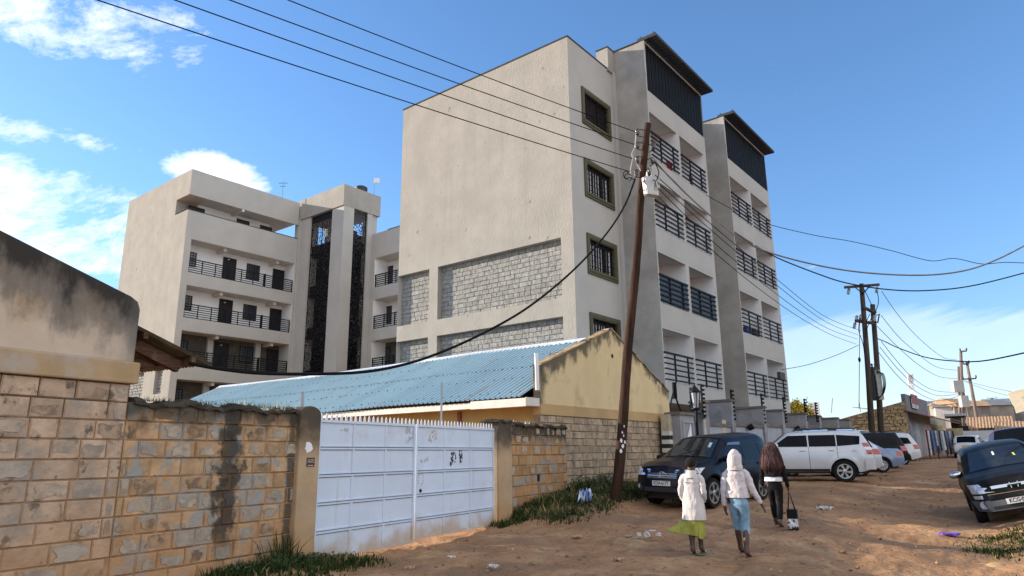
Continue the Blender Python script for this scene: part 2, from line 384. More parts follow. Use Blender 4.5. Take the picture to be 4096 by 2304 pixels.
def window(parent, org, U, Nn, w, h, fw=.07, fcol=None, bars=(5, 6), pane=GLASS, curtain=False, proud=.05, name='window'):
    """frame (part) with pane and grille (sub-parts); org = lower left corner on the wall"""
    O, U, Nn = Vector(org), Vector(U), Vector(Nn); V = Vector((0, 0, 1))
    def bx(b, u0, u1, v0, v1, d0, d1):
        b.obox(O+U*(u0+u1)/2+V*(v0+v1)/2+Nn*(d0+d1)/2, U*(u1-u0)/2, V*(v1-v0)/2, Nn*(d1-d0)/2)
    f = MB(); bx(f, 0, w, 0, fw, -.02, proud); bx(f, 0, w, h-fw, h, -.02, proud); bx(f, 0, fw, fw, h-fw, -.02, proud-.003); bx(f, w-fw, w, fw, h-fw, -.02, proud-.003)
    if curtain:
        q = fw*.55
        bx(f, q, w-q, fw*.62, fw+.05, -.1, proud+.03)
        bx(f, fw, fw+.06, fw, h-fw, -.10, proud-.02); bx(f, w-fw-.06, w-fw, fw, h-fw, -.10, proud-.02); bx(f, fw+.06, w-fw-.06, h-fw-.06, h-fw, -.10, proud-.02)
    fo = f.build(name, fcol or BLACK, parent)
    p = MB(); bx(p, fw, w-fw, fw, h-fw, .002 if not curtain else -.155, .006 if not curtain else -.15); p.build('pane', pane, fo)
    if curtain:
        c = MB(); n = 44
        for k in range(n):
            u = fw+.08+(w-2*fw-.16)*k/n; u2 = fw+.08+(w-2*fw-.16)*(k+1)/n
            if .62 < k/n < .74: continue
            d = -.146+.018*math.sin(k*1.3)+.01*math.sin(k*3.1); d2 = -.146+.018*math.sin((k+1)*1.3)+.01*math.sin((k+1)*3.1)
            c.quad(O+U*u+V*(fw+.03)+Nn*d, O+U*u2+V*(fw+.03)+Nn*d2, O+U*u2+V*(h-fw-.25)+Nn*d2, O+U*u+V*(h-fw-.25)+Nn*d)
        c.build('curtain', CURT if curtain is True else curtain, fo)
    g = MB()
    if bars:
        for k in range(1, bars[0]+1):
            u = fw+(w-2*fw)*k/(bars[0]+1); bx(g, u-.013, u+.013, fw, h-fw, -.06 if curtain else .008, -.034 if curtain else .03)
        for k in range(1, bars[1]+1):
            v = fw+(h-2*fw)*k/(bars[1]+1); bx(g, fw, w-fw, v-.011, v+.011, -.032 if curtain else .031, -.01 if curtain else .05)
        if curtain: bx(g, w*.60, w*.60+.07, fw, h-fw, -.09, -.062)
        g.build('grille', BLACK, fo)
    return fo
def door(parent, org, U, Nn, w, h):
    O, U, Nn = Vector(org), Vector(U), Vector(Nn); V = Vector((0, 0, 1))
    def bx(b, u0, u1, v0, v1, d0, d1): b.obox(O+U*(u0+u1)/2+V*(v0+v1)/2+Nn*(d0+d1)/2, U*(u1-u0)/2, V*(v1-v0)/2, Nn*(d1-d0)/2)
    b = MB(); bx(b, 0, w, 0, h, 0, .03)
    bx(b, 0, .06, 0, h, .03, .06); bx(b, w-.06, w, 0, h, .03, .06); bx(b, .06, w-.06, h-.06, h, .03, .057); bx(b, .06, w-.06, h*.74, h*.76, .03, .05)
    for k in (0, 1):
        for j in (0, 1, 2): bx(b, .12+k*(w/2-.06), w/2-.02+k*(w/2-.08), .15+j*h*.24, .1+(j+1)*h*.24, .03, .045)
    d = b.build('door', DOORM, parent)
    g = MB(); bx(g, w-.16, w-.12, h*.45, h*.5, .06, .1); g.build('handle', BLACK, d)
    return d

apt = empty('apartment_building', CG, -YAW, 'beige five storey U shaped apartment complex with stone panels and black balcony rails', 'building')
def flush(mbs, parent, names):
    for mt, b in mbs.items():
        b.build(names.get(mt.name, 'wall'), mt, parent)

NAMES = {'roughcast': 'roughcast_wall', 'beige_plaster': 'wall', 'white_paint': 'balcony_wall', 'grey_mortar': 'mortar_bed', 'dark_interior': 'dark_recess', 'ceiling_paint': 'ceiling', 'brown_block': 'block_wall', 'machine_cut_stone': 'stone_panel'}
# main block
ZT = 20.26; XL = -10.92
def main_block():
    mbs = defaultdict(MB)
    us = [0, .65, 8.04, 8.65, -XL]; vs = [-.5, 4.4, 7.27, 8.07, 10.74, ZT]
    dep = .32
    def cell(i, j):
        if i in (1, 3) and j in (1, 3): return (dep, MORTAR, ROUGH)
        return (0, ROUGH, ROUGH)
    facade(mbs, (0, 0, 0), (-1, 0, 0), (0, -1, 0), us, vs, cell)
    flush(mbs, apt, NAMES)
    for (a, b) in ((us[1], us[2]), (us[3], us[4])):
        for (c, d) in ((vs[1], vs[2]), (vs[3], vs[4])):
            s = MB(); blocks(s, (0, dep, 0), (-1, 0, 0), (0, -1, 0), a, b, c, d, .215, .25, .6, .008, .028, .008); s.build('stone_panel', STONE, apt)
    mbs = defaultdict(MB)
    # B face with four windows
    ys = [0, 1.03+.12, 3.6-.12, 4.15]; tops = [18.2-FH*k for k in range(5)]
    zs = [-.5]
    for t in tops[::-1]: zs += [t-1.84+.1, t-.1]
    zs.append(ZT)
    def cell(i, j):
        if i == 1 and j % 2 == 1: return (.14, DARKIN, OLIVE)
        return (0, SMOOTHW, SMOOTHW)
    facade(mbs, (0, 0, 0), (0, 1, 0), (1, 0, 0), ys, zs, cell)
    # roof, back and the rest of the block
    b = mbs[SMOOTHW]
    b.quad((0, 0, ZT-.6), (0, 24, ZT-.6), (XL, 24, ZT-.6), (XL, 0, ZT-.6))
    b.quad((XL, 0, -.5), (XL, 24, -.5), (XL, 24, ZT), (XL, 0, ZT)); b.quad((XL, 24.0, -.5), (0, 24, -.5), (0, 24, ZT), (XL, 24, ZT))
    b.quad((0, 10.9, -.5), (0, 14.2, -.5), (0, 14.2, ZT), (0, 10.9, ZT)); b.quad((0, 21.3, -.5), (0, 24, -.5), (0, 24, ZT), (0, 21.3, ZT))
    b.quad((0, 4.15, -.5), (0, 10.9, -.5), (0, 10.9, 3.8), (0, 4.15, 3.8)); b.quad((0, 14.2, -.5), (0, 21.3, -.5), (0, 21.3, 3.8), (0, 14.2, 3.8))
    flush(mbs, apt, NAMES)
    c = MB(); c.box(XL-.03, .03, -.03, .25, ZT, ZT+.06); c.box(-.25, .03, .25, 4.12, ZT, ZT+.06); c.build('coping', COPING, apt)
    pl = MB(); pl.box(.0, .13, 3.92, 4.149, -.5, ZT-.02); pl.build('pilaster', SMOOTHW, apt)
    for t in tops[:4]:
        window(apt, (0, 1.03, t-1.84), (0, 1, 0), (1, 0, 0), 2.57, 1.84, .17, OLIVE, (6, 5), DARKIN if t > 17 else GLASS, M('dark_red_curtain', (.045, .018, .02), .9, .3, 4) if t > 17 else True, .07)
main_block()
BS = 1.785
def bay(y0, y1, screened):
    mbs = defaultdict(MB)
    zb = 3.78; zt = 21.45; w = y1-y0
    a0, a1 = y0+.10, y0+.10+.44*w; b0, b1 = a1+.33, y1-.35
    ys = [y0, a0, a1, b0, b1, y1]; zs = [zb]
    for t in TOPS: zs += [t-2.55, t]
    zs += [18.77, 21.35, zt]
    nz = len(zs)-1
    def cell(i, j):
        if i in (1, 3) and j % 2 == 1 and j < 8: return (1.35, WHITEP, WHITEP)
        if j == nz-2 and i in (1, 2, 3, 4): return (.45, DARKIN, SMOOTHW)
        return (0, SMOOTHW, SMOOTHW)
    facade(mbs, (BS, 0, 0), (0, 1, 0), (1, 0, 0), ys, zs, cell)
    b = mbs[SMOOTHW]
    b.quad((0, y1, zb), (BS, y1, zb), (BS, y1, zt), (0, y1, zt))
    b.quad((-.6, y0, zt), (BS, y0, zt), (BS, y1, zt), (-.6, y1, zt)); b.quad((-.6, y0, ZT-.7), (-.6, y1, ZT-.7), (-.6, y1, zt), (-.6, y0, zt)); b.quad((-.6, y1, ZT-.7), (0, y1, ZT-.7), (0, y1, zt), (-.6, y1, zt))
    flush(mbs, apt, NAMES)
    s = MB(); s.quad((0, y0, zb), (BS, y0, zb), (BS, y0, zt), (0, y0, zt)); s.quad((-.6, y0, ZT-.7), (0, y0, ZT-.7), (0, y0, zt), (-.6, y0, zt)); s.build('roughcast_wall', ROUGH if False else M('grey_roughcast', (.36, .345, .32), .93, .14, .7, .6, 8, col2=(.27, .255, .235), s2=.4, lo=.45, hi=.7, bd=.02), apt)
    cl = MB(); cl.quad((0, y0, zb), (BS, y0, zb), (BS, y1, zb), (0, y1, zb)); cl.build('soffit', CEIL, apt)
    for (p, q) in ((a0, a1), (b0, b1)):
        for k, t in enumerate(TOPS):
            cm = MB(); cm.box(BS-1.34, BS-.16, p+.005, q-.005, t-.03, t-.004); cm.build('ceiling', CEIL, apt)
            bm_ = MB(); bm_.box(BS-.155, BS-.004, p+.004, q-.004, t-.16, t-.003); bm_.build('lintel_beam', SMOOTHW, apt)
            rl = railing(apt, p-.03, q-.06, BS+.04, t-2.42, t-1.24, (.34, .80))
            if screened and k == 1:
                sc = MB(); sc.box(BS+.004, BS+.012, p, q-.02, t-2.5, t-1.24); sc.build('screen_sheet', M('screen_sheet', (.015, .018, .03), .5, .3, 6), apt)
            door(apt, (BS-1.345, p+.9, t-2.85), (0, 1, 0), (1, 0, 0), .95, 2.15)
    lv = MB(); y = y0+.14; n = 0
    while y < y1-.06:
        ww = .05+.012*math.sin(n*2.7); lv.box(BS-.12, BS-.02, y, y+ww, 18.775, 21.345); y += .115+.02*math.sin(n*1.9); n += 1
    lv.box(BS-.16, BS-.121, y0+.12, y1-.02, 18.8, 18.88); lv.box(BS-.16, BS-.121, y0+.12, y1-.02, 20.9, 20.98)
    lv.build('louvre_screen', BLACK, apt)
    cn = MB(); y = y0-.02
    while y < y1+.12:
        cn.box(BS-.35, BS+.66, y, y+.065, zt+.005, zt+.17); y += .178
    cn.box(BS+.52, BS+.60, y0-.02, y1+.1, zt+.171, zt+.23); cn.box(BS-.2, BS-.12, y0-.02, y1+.1, zt+.171, zt+.23)
    cn.build('slatted_canopy', M('canopy_metal', (.035, .034, .033), .6, .2, 4, spec=.3), apt)
    pr = MB(); pr.box(-.55, .10, y0-.65, y0-.001, ZT-.1, zt-.03); pr.build('roof_pier', ROUGH, apt)
    cp = MB(); cp.box(-.58, .13, y0-.68, y0-.05, zt-.028, zt+.03); cp.box(-.62, BS-.36, y0-.045, y0+.2, zt+.004, zt+.06); cp.build('coping', COPING, apt)
MB().box(BS+.01, BS+.2, 19.55, 20.5, 5.95, 6.4).build('wall_box', M('brown_box', (.06, .05, .045), .7, .1, 3), apt)
MB().box(BS+.002, BS+.008, 5.0, 5.3, 4.1, 4.45).build('orange_sticker', M('orange_sticker', (.55, .30, .16), .7, .2, 6), apt)
bay(4.15, 11.0, True)
bay(14.3, 21.55, False)

# wing across the court (facade at local x = WX)
WX = -34.87
def wing():
    mbs = defaultdict(MB); y1 = 9.75
    us = [0, .5, 9.62, y1]
    T = [7.22, 10.81, 14.27, 17.86]; Bt = [4.6, 8.28, 11.78, 15.26]
    zs = [-.5, .9, 3.6]
    for a, b in zip(Bt, T): zs += [a, b]
    zs += [20.10]
    D = 1.5
    def cell(i, j):
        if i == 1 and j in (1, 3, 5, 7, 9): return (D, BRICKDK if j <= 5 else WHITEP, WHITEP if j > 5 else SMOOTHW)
        return (0, SMOOTHW, SMOOTHW)
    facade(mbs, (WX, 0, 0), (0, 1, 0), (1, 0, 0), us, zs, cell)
    flush(mbs, apt, NAMES)
    # A-facing end wall with two stone panels at the foot
    mbs = defaultdict(MB); XE = -10.95
    us = [0, 1.2, 2.4, 4.2, -XE]; vs = [-.5, 3.2, 5.6, 6.2, 8.0, 20.1]
    def cell(i, j):
        if i in (1, 3) and j in (1, 3): return (.3, MORTAR, ROUGH)
        return (0, ROUGH, ROUGH)
    facade(mbs, (WX, 0, 0), (-1, 0, 0), (0, -1, 0), us, vs, cell)
    x0 = WX-2.05
    b = mbs[ROUGH]; b.quad((x0, 0, 20.1), (WX+XE, 0, 20.1), (WX+XE, 0, 23.42), (x0, 0, 23.42))
    b.quad((WX, 0, 21.36), (x0, 0, 21.36), (x0, 0, 23.42), (WX, 0, 23.42))
    b.quad((x0, 0, 20.1), (x0, 1.6, 20.1), (x0, 1.6, 21.36), (x0, 0, 21.36))
    b = mbs[SMOOTHW]
    b.quad((WX, 0, 21.36), (WX, 9.72, 21.36), (WX, 9.72, 23.42), (WX, 0, 23.42)); b.quad((WX, 9.45, 21.36), (WX+XE, 9.45, 21.36), (WX+XE, 9.45, 23.42), (WX, 9.45, 23.42))
    b.quad((WX, 0, 23.42), (WX, 9.45, 23.42), (WX+XE, 9.45, 23.42), (WX+XE, 0, 23.42))
    b.quad((WX+XE, 0, -.5), (WX+XE, 9.45, -.5), (WX+XE, 9.45, 23.4), (WX+XE, 0, 23.4))
    b.quad((WX, 0, 20.1), (WX-.2, 0, 20.1), (WX-.2, 9.7, 20.1), (WX, 9.7, 20.1)); b.quad((WX-.2, 0, 18.6), (WX-.2, 9.7, 18.6), (WX-.2, 9.7, 20.1), (WX-.2, 0, 20.1))
    b.quad((WX, 9.75, -.5), (WX+XE, 9.75, -.5), (WX+XE, 9.75, 18.6), (WX, 9.75, 18.6))
    mbs[CEIL].quad((WX, 0, 21.36), (WX+XE, 0, 21.36), (WX+XE, 9.45, 21.36), (WX, 9.45, 21.36))
    xb = WX-1.75
    mbs[WHITEP].quad((xb, 1.6, 18.6), (xb, 8.0, 18.6), (xb, 8.0, 21.36), (xb, 1.6, 21.36)); mbs[WHITEP].quad((x0, 1.6, 20.1), (xb, 1.6, 20.1), (xb, 1.6, 21.36), (x0, 1.6, 21.36)); mbs[WHITEP].quad((xb, 8.0, 18.6), (xb-3, 8.0, 18.6), (xb-3, 8.0, 21.36), (xb, 8.0, 21.36))
    flush(mbs, apt, NAMES)
    for (a, b_) in ((1.2, 2.4), (4.2, -XE)):
        for (c, d) in ((3.2, 5.6), (6.2, 8.0)):
            s = MB(); blocks(s, (WX, .3, 0), (-1, 0, 0), (0, -1, 0), a, b_, c, d, .215, .3, .6, .02, .07, .02); s.build('stone_panel', STONE, apt)
    c = MB(); c.box(WX-.22, WX+.03, .03, 9.7, 20.104, 20.15); c.box(WX-2.0, WX+.03, -.03, .2, 20.151, 20.19); c.build('coping', COPING, apt)
    for y in (4.4,): MB().box(WX-1.75, WX-.02, y, y+.22, 21.16, 21.355).build('ceiling_beam', CEIL, apt)
    for (y, w) in ((.85, 1.3), (4.95, 1.15), (7.1, 1.15)):
        window(apt, (xb, y, 20.25), (0, 1, 0), (1, 0, 0), w, .85, .06, BLACK, (3, 2), GLASS)
    for k in range(4):
        zf = Bt[k]-.12; x = WX-D+.004
        window(apt, (x, .55, zf+1.0), (0, 1, 0), (1, 0, 0), 1.2, 1.15, .06, BLACK, (4, 4), GLASS)
        door(apt, (x, 3.95, zf), (0, 1, 0), (1, 0, 0), 1.15, 2.35)
        window(apt, (x, 6.05, zf+.95), (0, 1, 0), (1, 0, 0), 1.2, 1.3, .06, BLACK, (4, 4), GLASS)
        door(apt, (x, 8.5, zf), (0, 1, 0), (1, 0, 0), 1.1, 2.3)
        for y in (3.3, 8.05):
            MB().box(WX-D+.01, WX-.3, y, y+.25, T[k]-.28, T[k]-.003).build('ceiling_beam', CEIL, apt)
        lb = MB(); lb.tube([(x+.05, 4.35, T[k]-.55), (x+.25, 4.35, T[k]-.55)], .04, 6); lb.build('wall_lamp', WHITEP, apt)
        MB().box(WX-D+.02, WX-.02, .505, 9.61, T[k]-.018, T[k]-.005).build('ceiling', CEIL, apt)
        rb = MB(); 
        for (p, q) in ((.48, 3.68), (3.76, 6.92), (7.0, 9.55)):
            for j in range(7):
                z = Bt[k]+.06+1.0*j/6; r = .036 if j == 6 else .027; rb.box(WX-.1-r, WX-.1+r, p, q, z-r, z+r)
            for t in (0, .5, 1) if q-p < 3 else (.02, .35, .68, .98):
                a = p+(q-p)*t; rb.box(WX-.135, WX-.065, a-.025, a+.025, Bt[k]+.002, Bt[k]+1.03)
        for y in (3.72, 6.96): rb.box(WX-.17, WX-.03, y-.035, y+.035, Bt[k]+.001, Bt[k]+1.15)
        rb.build('railing', BLACK, apt)
        if k < 2:
            for y in (3.2, 7.3): MB().box(WX-D+.02, WX-D+.3, y, y+.45, Bt[k]-.1, T[k]-.03).build('pier', SMOOTHW, apt)
    for k in (0,):
        x = WX-D+.004; window(apt, (x, .55, 1.4), (0, 1, 0), (1, 0, 0), 1.2, 1.6, .06, BLACK, (4, 4), GLASS); MB().box(WX-D+.02, WX-D+.3, 3.2, 3.65, .9, 3.58).build('pier', SMOOTHW, apt)
wing()
# back of the court and the stair tower
BY = 13.0
def back_block():
    mbs = defaultdict(MB)
    T = [7.22, 10.81, 14.27, 17.86]; Bt = [4.6, 8.28, 11.78, 15.30]
    us = [0, 4.6, 17.45, 24.2]; zs = [-.5]
    for a, b in zip(Bt, T): zs += [a, b]
    zs += [20.05]
    def cell(i, j):
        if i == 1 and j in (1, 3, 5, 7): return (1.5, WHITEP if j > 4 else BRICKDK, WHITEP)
        return (0, SMOOTHW, SMOOTHW)
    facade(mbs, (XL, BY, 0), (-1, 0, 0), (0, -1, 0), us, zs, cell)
    mbs[SMOOTHW].quad((XL, BY, 20.05), (WX, BY, 20.05), (WX, BY+9, 20.05), (XL, BY+9, 20.05))
    mbs[SMOOTHW].quad((XL, BY+9, -.5), (WX-10, BY+9, -.5), (WX-10, BY+9, 20.05), (XL, BY+9, 20.05))
    flush(mbs, apt, NAMES)
    MB().box(WX+8, XL-.04, BY-.03, BY+.2, 20.054, 20.1).build('coping', COPING, apt)
    for k in range(4):
        zf = Bt[k]-.12; y = BY+1.5-.004
        for xx in (onY(957, 800, BY+1.5)[0], -21.0): door(apt, (xx, y, zf), (-1, 0, 0), (0, -1, 0), 1.1, 2.35)
        window(apt, (onY(985, 800, BY+1.5)[0], y, zf+.7), (-1, 0, 0), (0, -1, 0), 1.3, 1.55, .06, BLACK, (4, 4), GLASS); 
        railing(apt, -28.34, -15.55, BY+.1, Bt[k]+.06, Bt[k]+1.06, (.003, .10, .2, .3, .4, .52, .65, .78, .9), 7, ax='x')
        MB().box(XL-17.43, XL-4.62, BY+.02, BY+1.48, T[k]-.018, T[k]-.005).build('ceiling', CEIL, apt)
back_block()
def grille_mat():
    m = bpy.data.materials.new('pierced_black_metal'); m.use_nodes = True; nt = m.node_tree; nt.nodes.clear(); N = nt.nodes.new; L = nt.links.new
    out = N('ShaderNodeOutputMaterial'); b = N('ShaderNodeBsdfPrincipled'); b.inputs['Base Color'].default_value = (.012, .012, .016, 1); b.inputs['Roughness'].default_value = .4
    t = N('ShaderNodeBsdfTransparent'); mx = N('ShaderNodeMixShader'); tc = N('ShaderNodeTexCoord')
    v = N('ShaderNodeTexVoronoi'); v.feature = 'DISTANCE_TO_EDGE'; v.inputs['Scale'].default_value = 5.0; L(tc.outputs['Object'], v.inputs['Vector'])
    g = N('ShaderNodeMath'); g.operation = 'GREATER_THAN'; g.inputs[1].default_value = .075; L(v.outputs['Distance'], g.inputs[0])
    L(g.outputs[0], mx.inputs[0]); L(b.outputs[0], mx.inputs[1]); L(t.outputs[0], mx.inputs[2]); L(mx.outputs[0], out.inputs[0]); return m
def tower():
    Y = 9.8
    b = MB(); b.box(-35.2, -28.78, Y, 13.75, 21.84, 23.68); b.build('tower_cap', ROUGH, apt)
    p = MB(); p.box(-35.4, -34.76, 9.76, 10.2, -.5, 21.836); p.box(-34.75, -33.4, Y+.12, Y+1.0, -.5, 21.836); p.box(-30.35, -28.8, Y+.10, Y+1.15, -.5, 21.836)
    p.box(-29.5, -28.85, 12.45, 12.99, -.5, 21.836); p.box(-29.2, -29.0, 12.991, 13.6, 20.1, 21.836); p.box(-34.7, -34.3, 12.4, 12.99, -.5, 21.836); p.build('tower_column', SMOOTHW, apt)
    gm = grille_mat()
    a = MB(); a.box(-33.398, -30.352, Y+.32, Y+.335, 3, 21.8); a.build('pierced_screen', gm, apt)
    a = MB(); a.box(-29.04, -29.025, Y+1.152, 12.448, 3, 21.8); a.build('pierced_screen', gm, apt)
    f = MB()
    for x in (-33.39, -31.9, -30.42): f.box(x, x+.06, Y+.28, Y+.318, 3, 21.83)
    for y in (Y+1.16, 12.38): f.box(-29.02, -28.98, y, y+.06, 3, 21.83)
    for k in range(6):
        z = 3.6+FH*k; f.box(-33.33, -30.42, Y+.282, Y+.316, z+.5, z+.58); f.box(-29.018, -28.982, Y+1.22, 12.38, z+.5, z+.58)
    f.box(-33.33, -30.42, Y+.284, Y+.314, 21.2, 21.83); f.build('screen_frame', BLACK, apt)
    d = MB()
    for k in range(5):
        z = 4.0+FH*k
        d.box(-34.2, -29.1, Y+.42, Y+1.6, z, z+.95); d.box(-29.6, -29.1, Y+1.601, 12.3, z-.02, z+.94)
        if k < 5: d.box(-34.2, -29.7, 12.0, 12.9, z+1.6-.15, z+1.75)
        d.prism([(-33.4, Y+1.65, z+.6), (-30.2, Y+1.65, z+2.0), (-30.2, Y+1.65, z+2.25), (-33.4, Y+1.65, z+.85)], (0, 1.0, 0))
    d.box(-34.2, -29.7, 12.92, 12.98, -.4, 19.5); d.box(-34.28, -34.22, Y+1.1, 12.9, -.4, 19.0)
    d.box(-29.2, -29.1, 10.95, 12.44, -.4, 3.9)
    MB().box(-34.2, -29.12, 11.95, 11.99, -.4, 19.3).build('stair_core_wall', M('stair_core_shade_black', (.006, .007, .010), .9, .2, 2), apt)  # core wall near black: the unlit tower's darkness put into its colour
    d.build('stair_flight', M('stair_shade_black', (.004, .0045, .006), .9, .2, 2), apt)  # landings and flights coloured near black so the inside reads as unlit
    w = MB(); w.tube([(-35.0, Y-.02, 2), (-35.0, Y-.02, 21.8)], .05, 6); w.build('drain_pipe', SMOOTHW, apt)
tower()
# roof things
def water_tank(x, y, z, r, h, label):
    b = MB(); b.lathe([(r*.96, 0), (r, .08), (r, h*.3), (r*.96, h*.33), (r, h*.36), (r, h*.62), (r*.96, h*.65), (r, h*.68), (r, h*.85), (r*.75, h*.96), (r*.3, h), (r*.28, h*1.06), (.01, h*1.06)], n=20)
    P = loc2w(x, y, z); o = b.build('water_tank', M('black_plastic_tank', (.02, .022, .025), .5, .2, 3), smooth=True); o.location = P; tag(o, label, 'water tank', 'water tanks on the stair tower roof')
water_tank(-32.5, 12.0, 23.69, .6, 1.05, 'black plastic water tank on the stair tower roof, nearer its left end')
water_tank(-30.1, 12.6, 23.69, .55, .95, 'black plastic water tank on the stair tower roof behind its front corner')
def antenna(x, y, z, h, dish, label):
    e = empty('antenna', loc2w(x, y, z), 0, label, 'antenna'); b = MB(); b.tube([(0, 0, 0), (0, 0, h)], .03, 6); b.build('mast', M('galvanised', (.3, .31, .32), .5, .1, 4, metal=.6), e)
    if dish:
        d = MB(); d.box(-.05, .45, -.03, .03, h-.35, h+.1); d.box(-.02, .42, -.05, -.031, h-.3, h+.05); d.build('panel', WHITEP, e)
    else:
        d = MB(); d.box(-.4, .4, -.015, .015, h-.2, h-.17); d.box(-.25, .25, -.015, .015, h-.5, h-.47); d.build('cross_arm', BLACK, e)
antenna(-29.2, 13.3, 23.69, 1.6, True, 'thin mast with a square white panel on the right end of the stair tower roof')
antenna(-36.4, 8.9, 23.43, 2.2, False, 'slim bare antenna mast on the right end of the left wing roof')
# ---------------------------------------------------------------- yellow house with blue roof (local frame as the apartment's)
HY = empty('yellow_house', loc2w(4.01, -8.1, 0), -YAW, 'low yellow gabled house with blue corrugated iron roof beside the white gate', 'house')
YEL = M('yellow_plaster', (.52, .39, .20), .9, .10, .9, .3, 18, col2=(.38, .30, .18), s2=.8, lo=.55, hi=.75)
def gable_mould(N, L, tc, mix, ramp, noise, c):
    sp = N('ShaderNodeSeparateXYZ'); L(tc.outputs['Object'], sp.inputs[0])
    def mt(op, a, b=None):
        n = N('ShaderNodeMath'); n.operation = op
        for i, v in enumerate((a, b)):
            if v is None: continue
            if isinstance(v, (int, float)): n.inputs[i].default_value = v
            else: L(v, n.inputs[i])
        return n.outputs[0]
    top = mt('SUBTRACT', 5.58, mt('MULTIPLY', mt('ABSOLUTE', mt('SUBTRACT', sp.outputs[1], 3.98)), .43))
    d = mt('ADD', mt('SUBTRACT', top, sp.outputs[2]), mt('MULTIPLY', mt('SUBTRACT', noise(2.4, (1, 1, .6), 9), .5), 1.7))
    e = mt('ADD', sp.outputs[1], mt('MULTIPLY', mt('SUBTRACT', noise(3, (1, 1, .5), 8), .5), .5))
    c = mix(mt('MULTIPLY', mt('SUBTRACT', 1.0, ramp(d, .02, .42)), .85), c, (.06, .056, .045))
    return mix(mt('MULTIPLY', mt('SUBTRACT', 1.0, ramp(e, -.05, .25)), .8), c, (.06, .055, .045))
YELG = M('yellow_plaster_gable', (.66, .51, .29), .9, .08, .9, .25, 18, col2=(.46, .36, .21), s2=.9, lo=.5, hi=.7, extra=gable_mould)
BAND = M('tan_plaster', (.46, .31, .155), .9, .1, 1.2, .2, 20)
def qstone(name, col, col2, mort):
    return M(name, col, .93, .2, 5, .9, 14, isl=.22, col2=col2, s2=3.0, lo=.52, hi=.66, bd=.025), M(name+'_mortar', mort, .95, .2, 4, .3, 20)
GBR, GBM = qstone('grey_brown_block', (.40, .30, .205), (.22, .19, .155), (.25, .19, .13))
def yellow_house():
    W_ = 7.95
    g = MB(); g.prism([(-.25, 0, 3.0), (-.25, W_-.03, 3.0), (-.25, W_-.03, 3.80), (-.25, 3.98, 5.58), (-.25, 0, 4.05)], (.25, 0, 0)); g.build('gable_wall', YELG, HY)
    cp = MB()
    for (a, b) in (((0, 4.05), (3.98, 5.58)), ((3.98, 5.58), (W_, 3.80))):
        n = 14
        for k in range(n):
            t0, t1 = k/n, (k+1)/n; j = random.uniform(-.012, .02)
            y0, z0, y1, z1 = a[0]+(b[0]-a[0])*t0, a[1]+(b[1]-a[1])*t0, a[0]+(b[0]-a[0])*t1, a[1]+(b[1]-a[1])*t1
            cp.prism([(-.28, y0, z0+.003), (-.28, y1, z1+.003), (-.28, y1, z1+.05+j), (-.28, y0, z0+.05+j)], (.31, 0, 0))
    cp.build('coping', M('weathered_coping', (.36, .26, .16), .95, .25, 3, .8, 12, col2=(.07, .065, .055), s2=2.5, lo=.5, hi=.6), HY)
    b = MB(); b.box(-.25, .025, -.02, W_-.01, 2.70, 2.997); b.build('band', BAND, HY)
    m = MB(); m.box(-.25, -.03, 0.0, W_-.03, -.4, 2.697); m.build('mortar', GBM, HY)
    s = MB(); blocks(s, (-.03, 0, 0), (0, 1, 0), (1, 0, 0), 0, W_-.03, -.2, 2.695, .205, .2, .42, .012, .026, .014); s.build('block_wall', GBR, HY)
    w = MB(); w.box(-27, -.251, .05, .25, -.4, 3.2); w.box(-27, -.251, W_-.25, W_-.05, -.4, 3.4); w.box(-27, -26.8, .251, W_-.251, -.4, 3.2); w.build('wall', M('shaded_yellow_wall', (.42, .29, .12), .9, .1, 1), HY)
    pitch = .19
    def sheet_tint(N, L, tc, mix, ramp, noise, c):
        sp = N('ShaderNodeSeparateXYZ'); L(tc.outputs['Object'], sp.inputs[0]); d_ = N('ShaderNodeMath'); d_.operation = 'SNAP'; L(sp.outputs[0], d_.inputs[0]); d_.inputs[1].default_value = .76
        w_ = N('ShaderNodeTexWhiteNoise'); w_.noise_dimensions = '1D'; L(d_.outputs[0], w_.inputs['W']); mr = N('ShaderNodeMapRange'); mr.inputs[3].default_value = .0; mr.inputs[4].default_value = .55; L(w_.outputs['Value'], mr.inputs[0])
        c = mix(mr.outputs[0], c, (.30, .44, .50)); return mix(ramp(noise(2.5, (1, .2, .2), 8), .60, .72), c, (.24, .27, .26))
    def roof(y0, z0, y1, z1, x0, x1, lift):
        PH = (0, .32, .40, .60, .68); HH = (0, .004, .036, .036, .004); n = int(abs(x1-x0)/pitch)*5; dr = -1 if x1 < x0 else 1
        def fn(u, v):
            i = round(u*(n-1)); x = x0+dr*(i//5+PH[i % 5])*pitch; h = HH[i % 5]
            sag = -.10*math.sin(math.pi*min(1, max(0, (-x-6)/20)))*1.0 + .03*math.sin(x*.9)*.3
            return (x, y0+(y1-y0)*v, z0+(z1-z0)*v+h+lift+sag)
        return fn, n
    BL = M('blue_roof_sheet', (.235, .36, .43), .42, .05, .5, .05, 30, metal=.05, extra=sheet_tint)
    ry, rz, ey, ez = 3.98, 5.36, -.62, 3.16
    my, mz = ey+(ry-ey)*.52, ez+(rz-ez)*.52
    a = MB(); fn, n = roof(ey, ez, my+.2, mz+.2*(rz-ez)/(ry-ey), -.255, -24.3, 0); a.grid(fn, n, 7)
    fn, n = roof(my, mz, ry, rz, -.255, -24.3, .018); a.grid(fn, n, 7)
    fn, n = roof(W_+.5, 3.2, ry, rz, -.255, -24.3, 0); a.grid(fn, n//2, 5)
    a.build('roof', BL, HY, smooth=False)
    rc = MB()
    n = 40
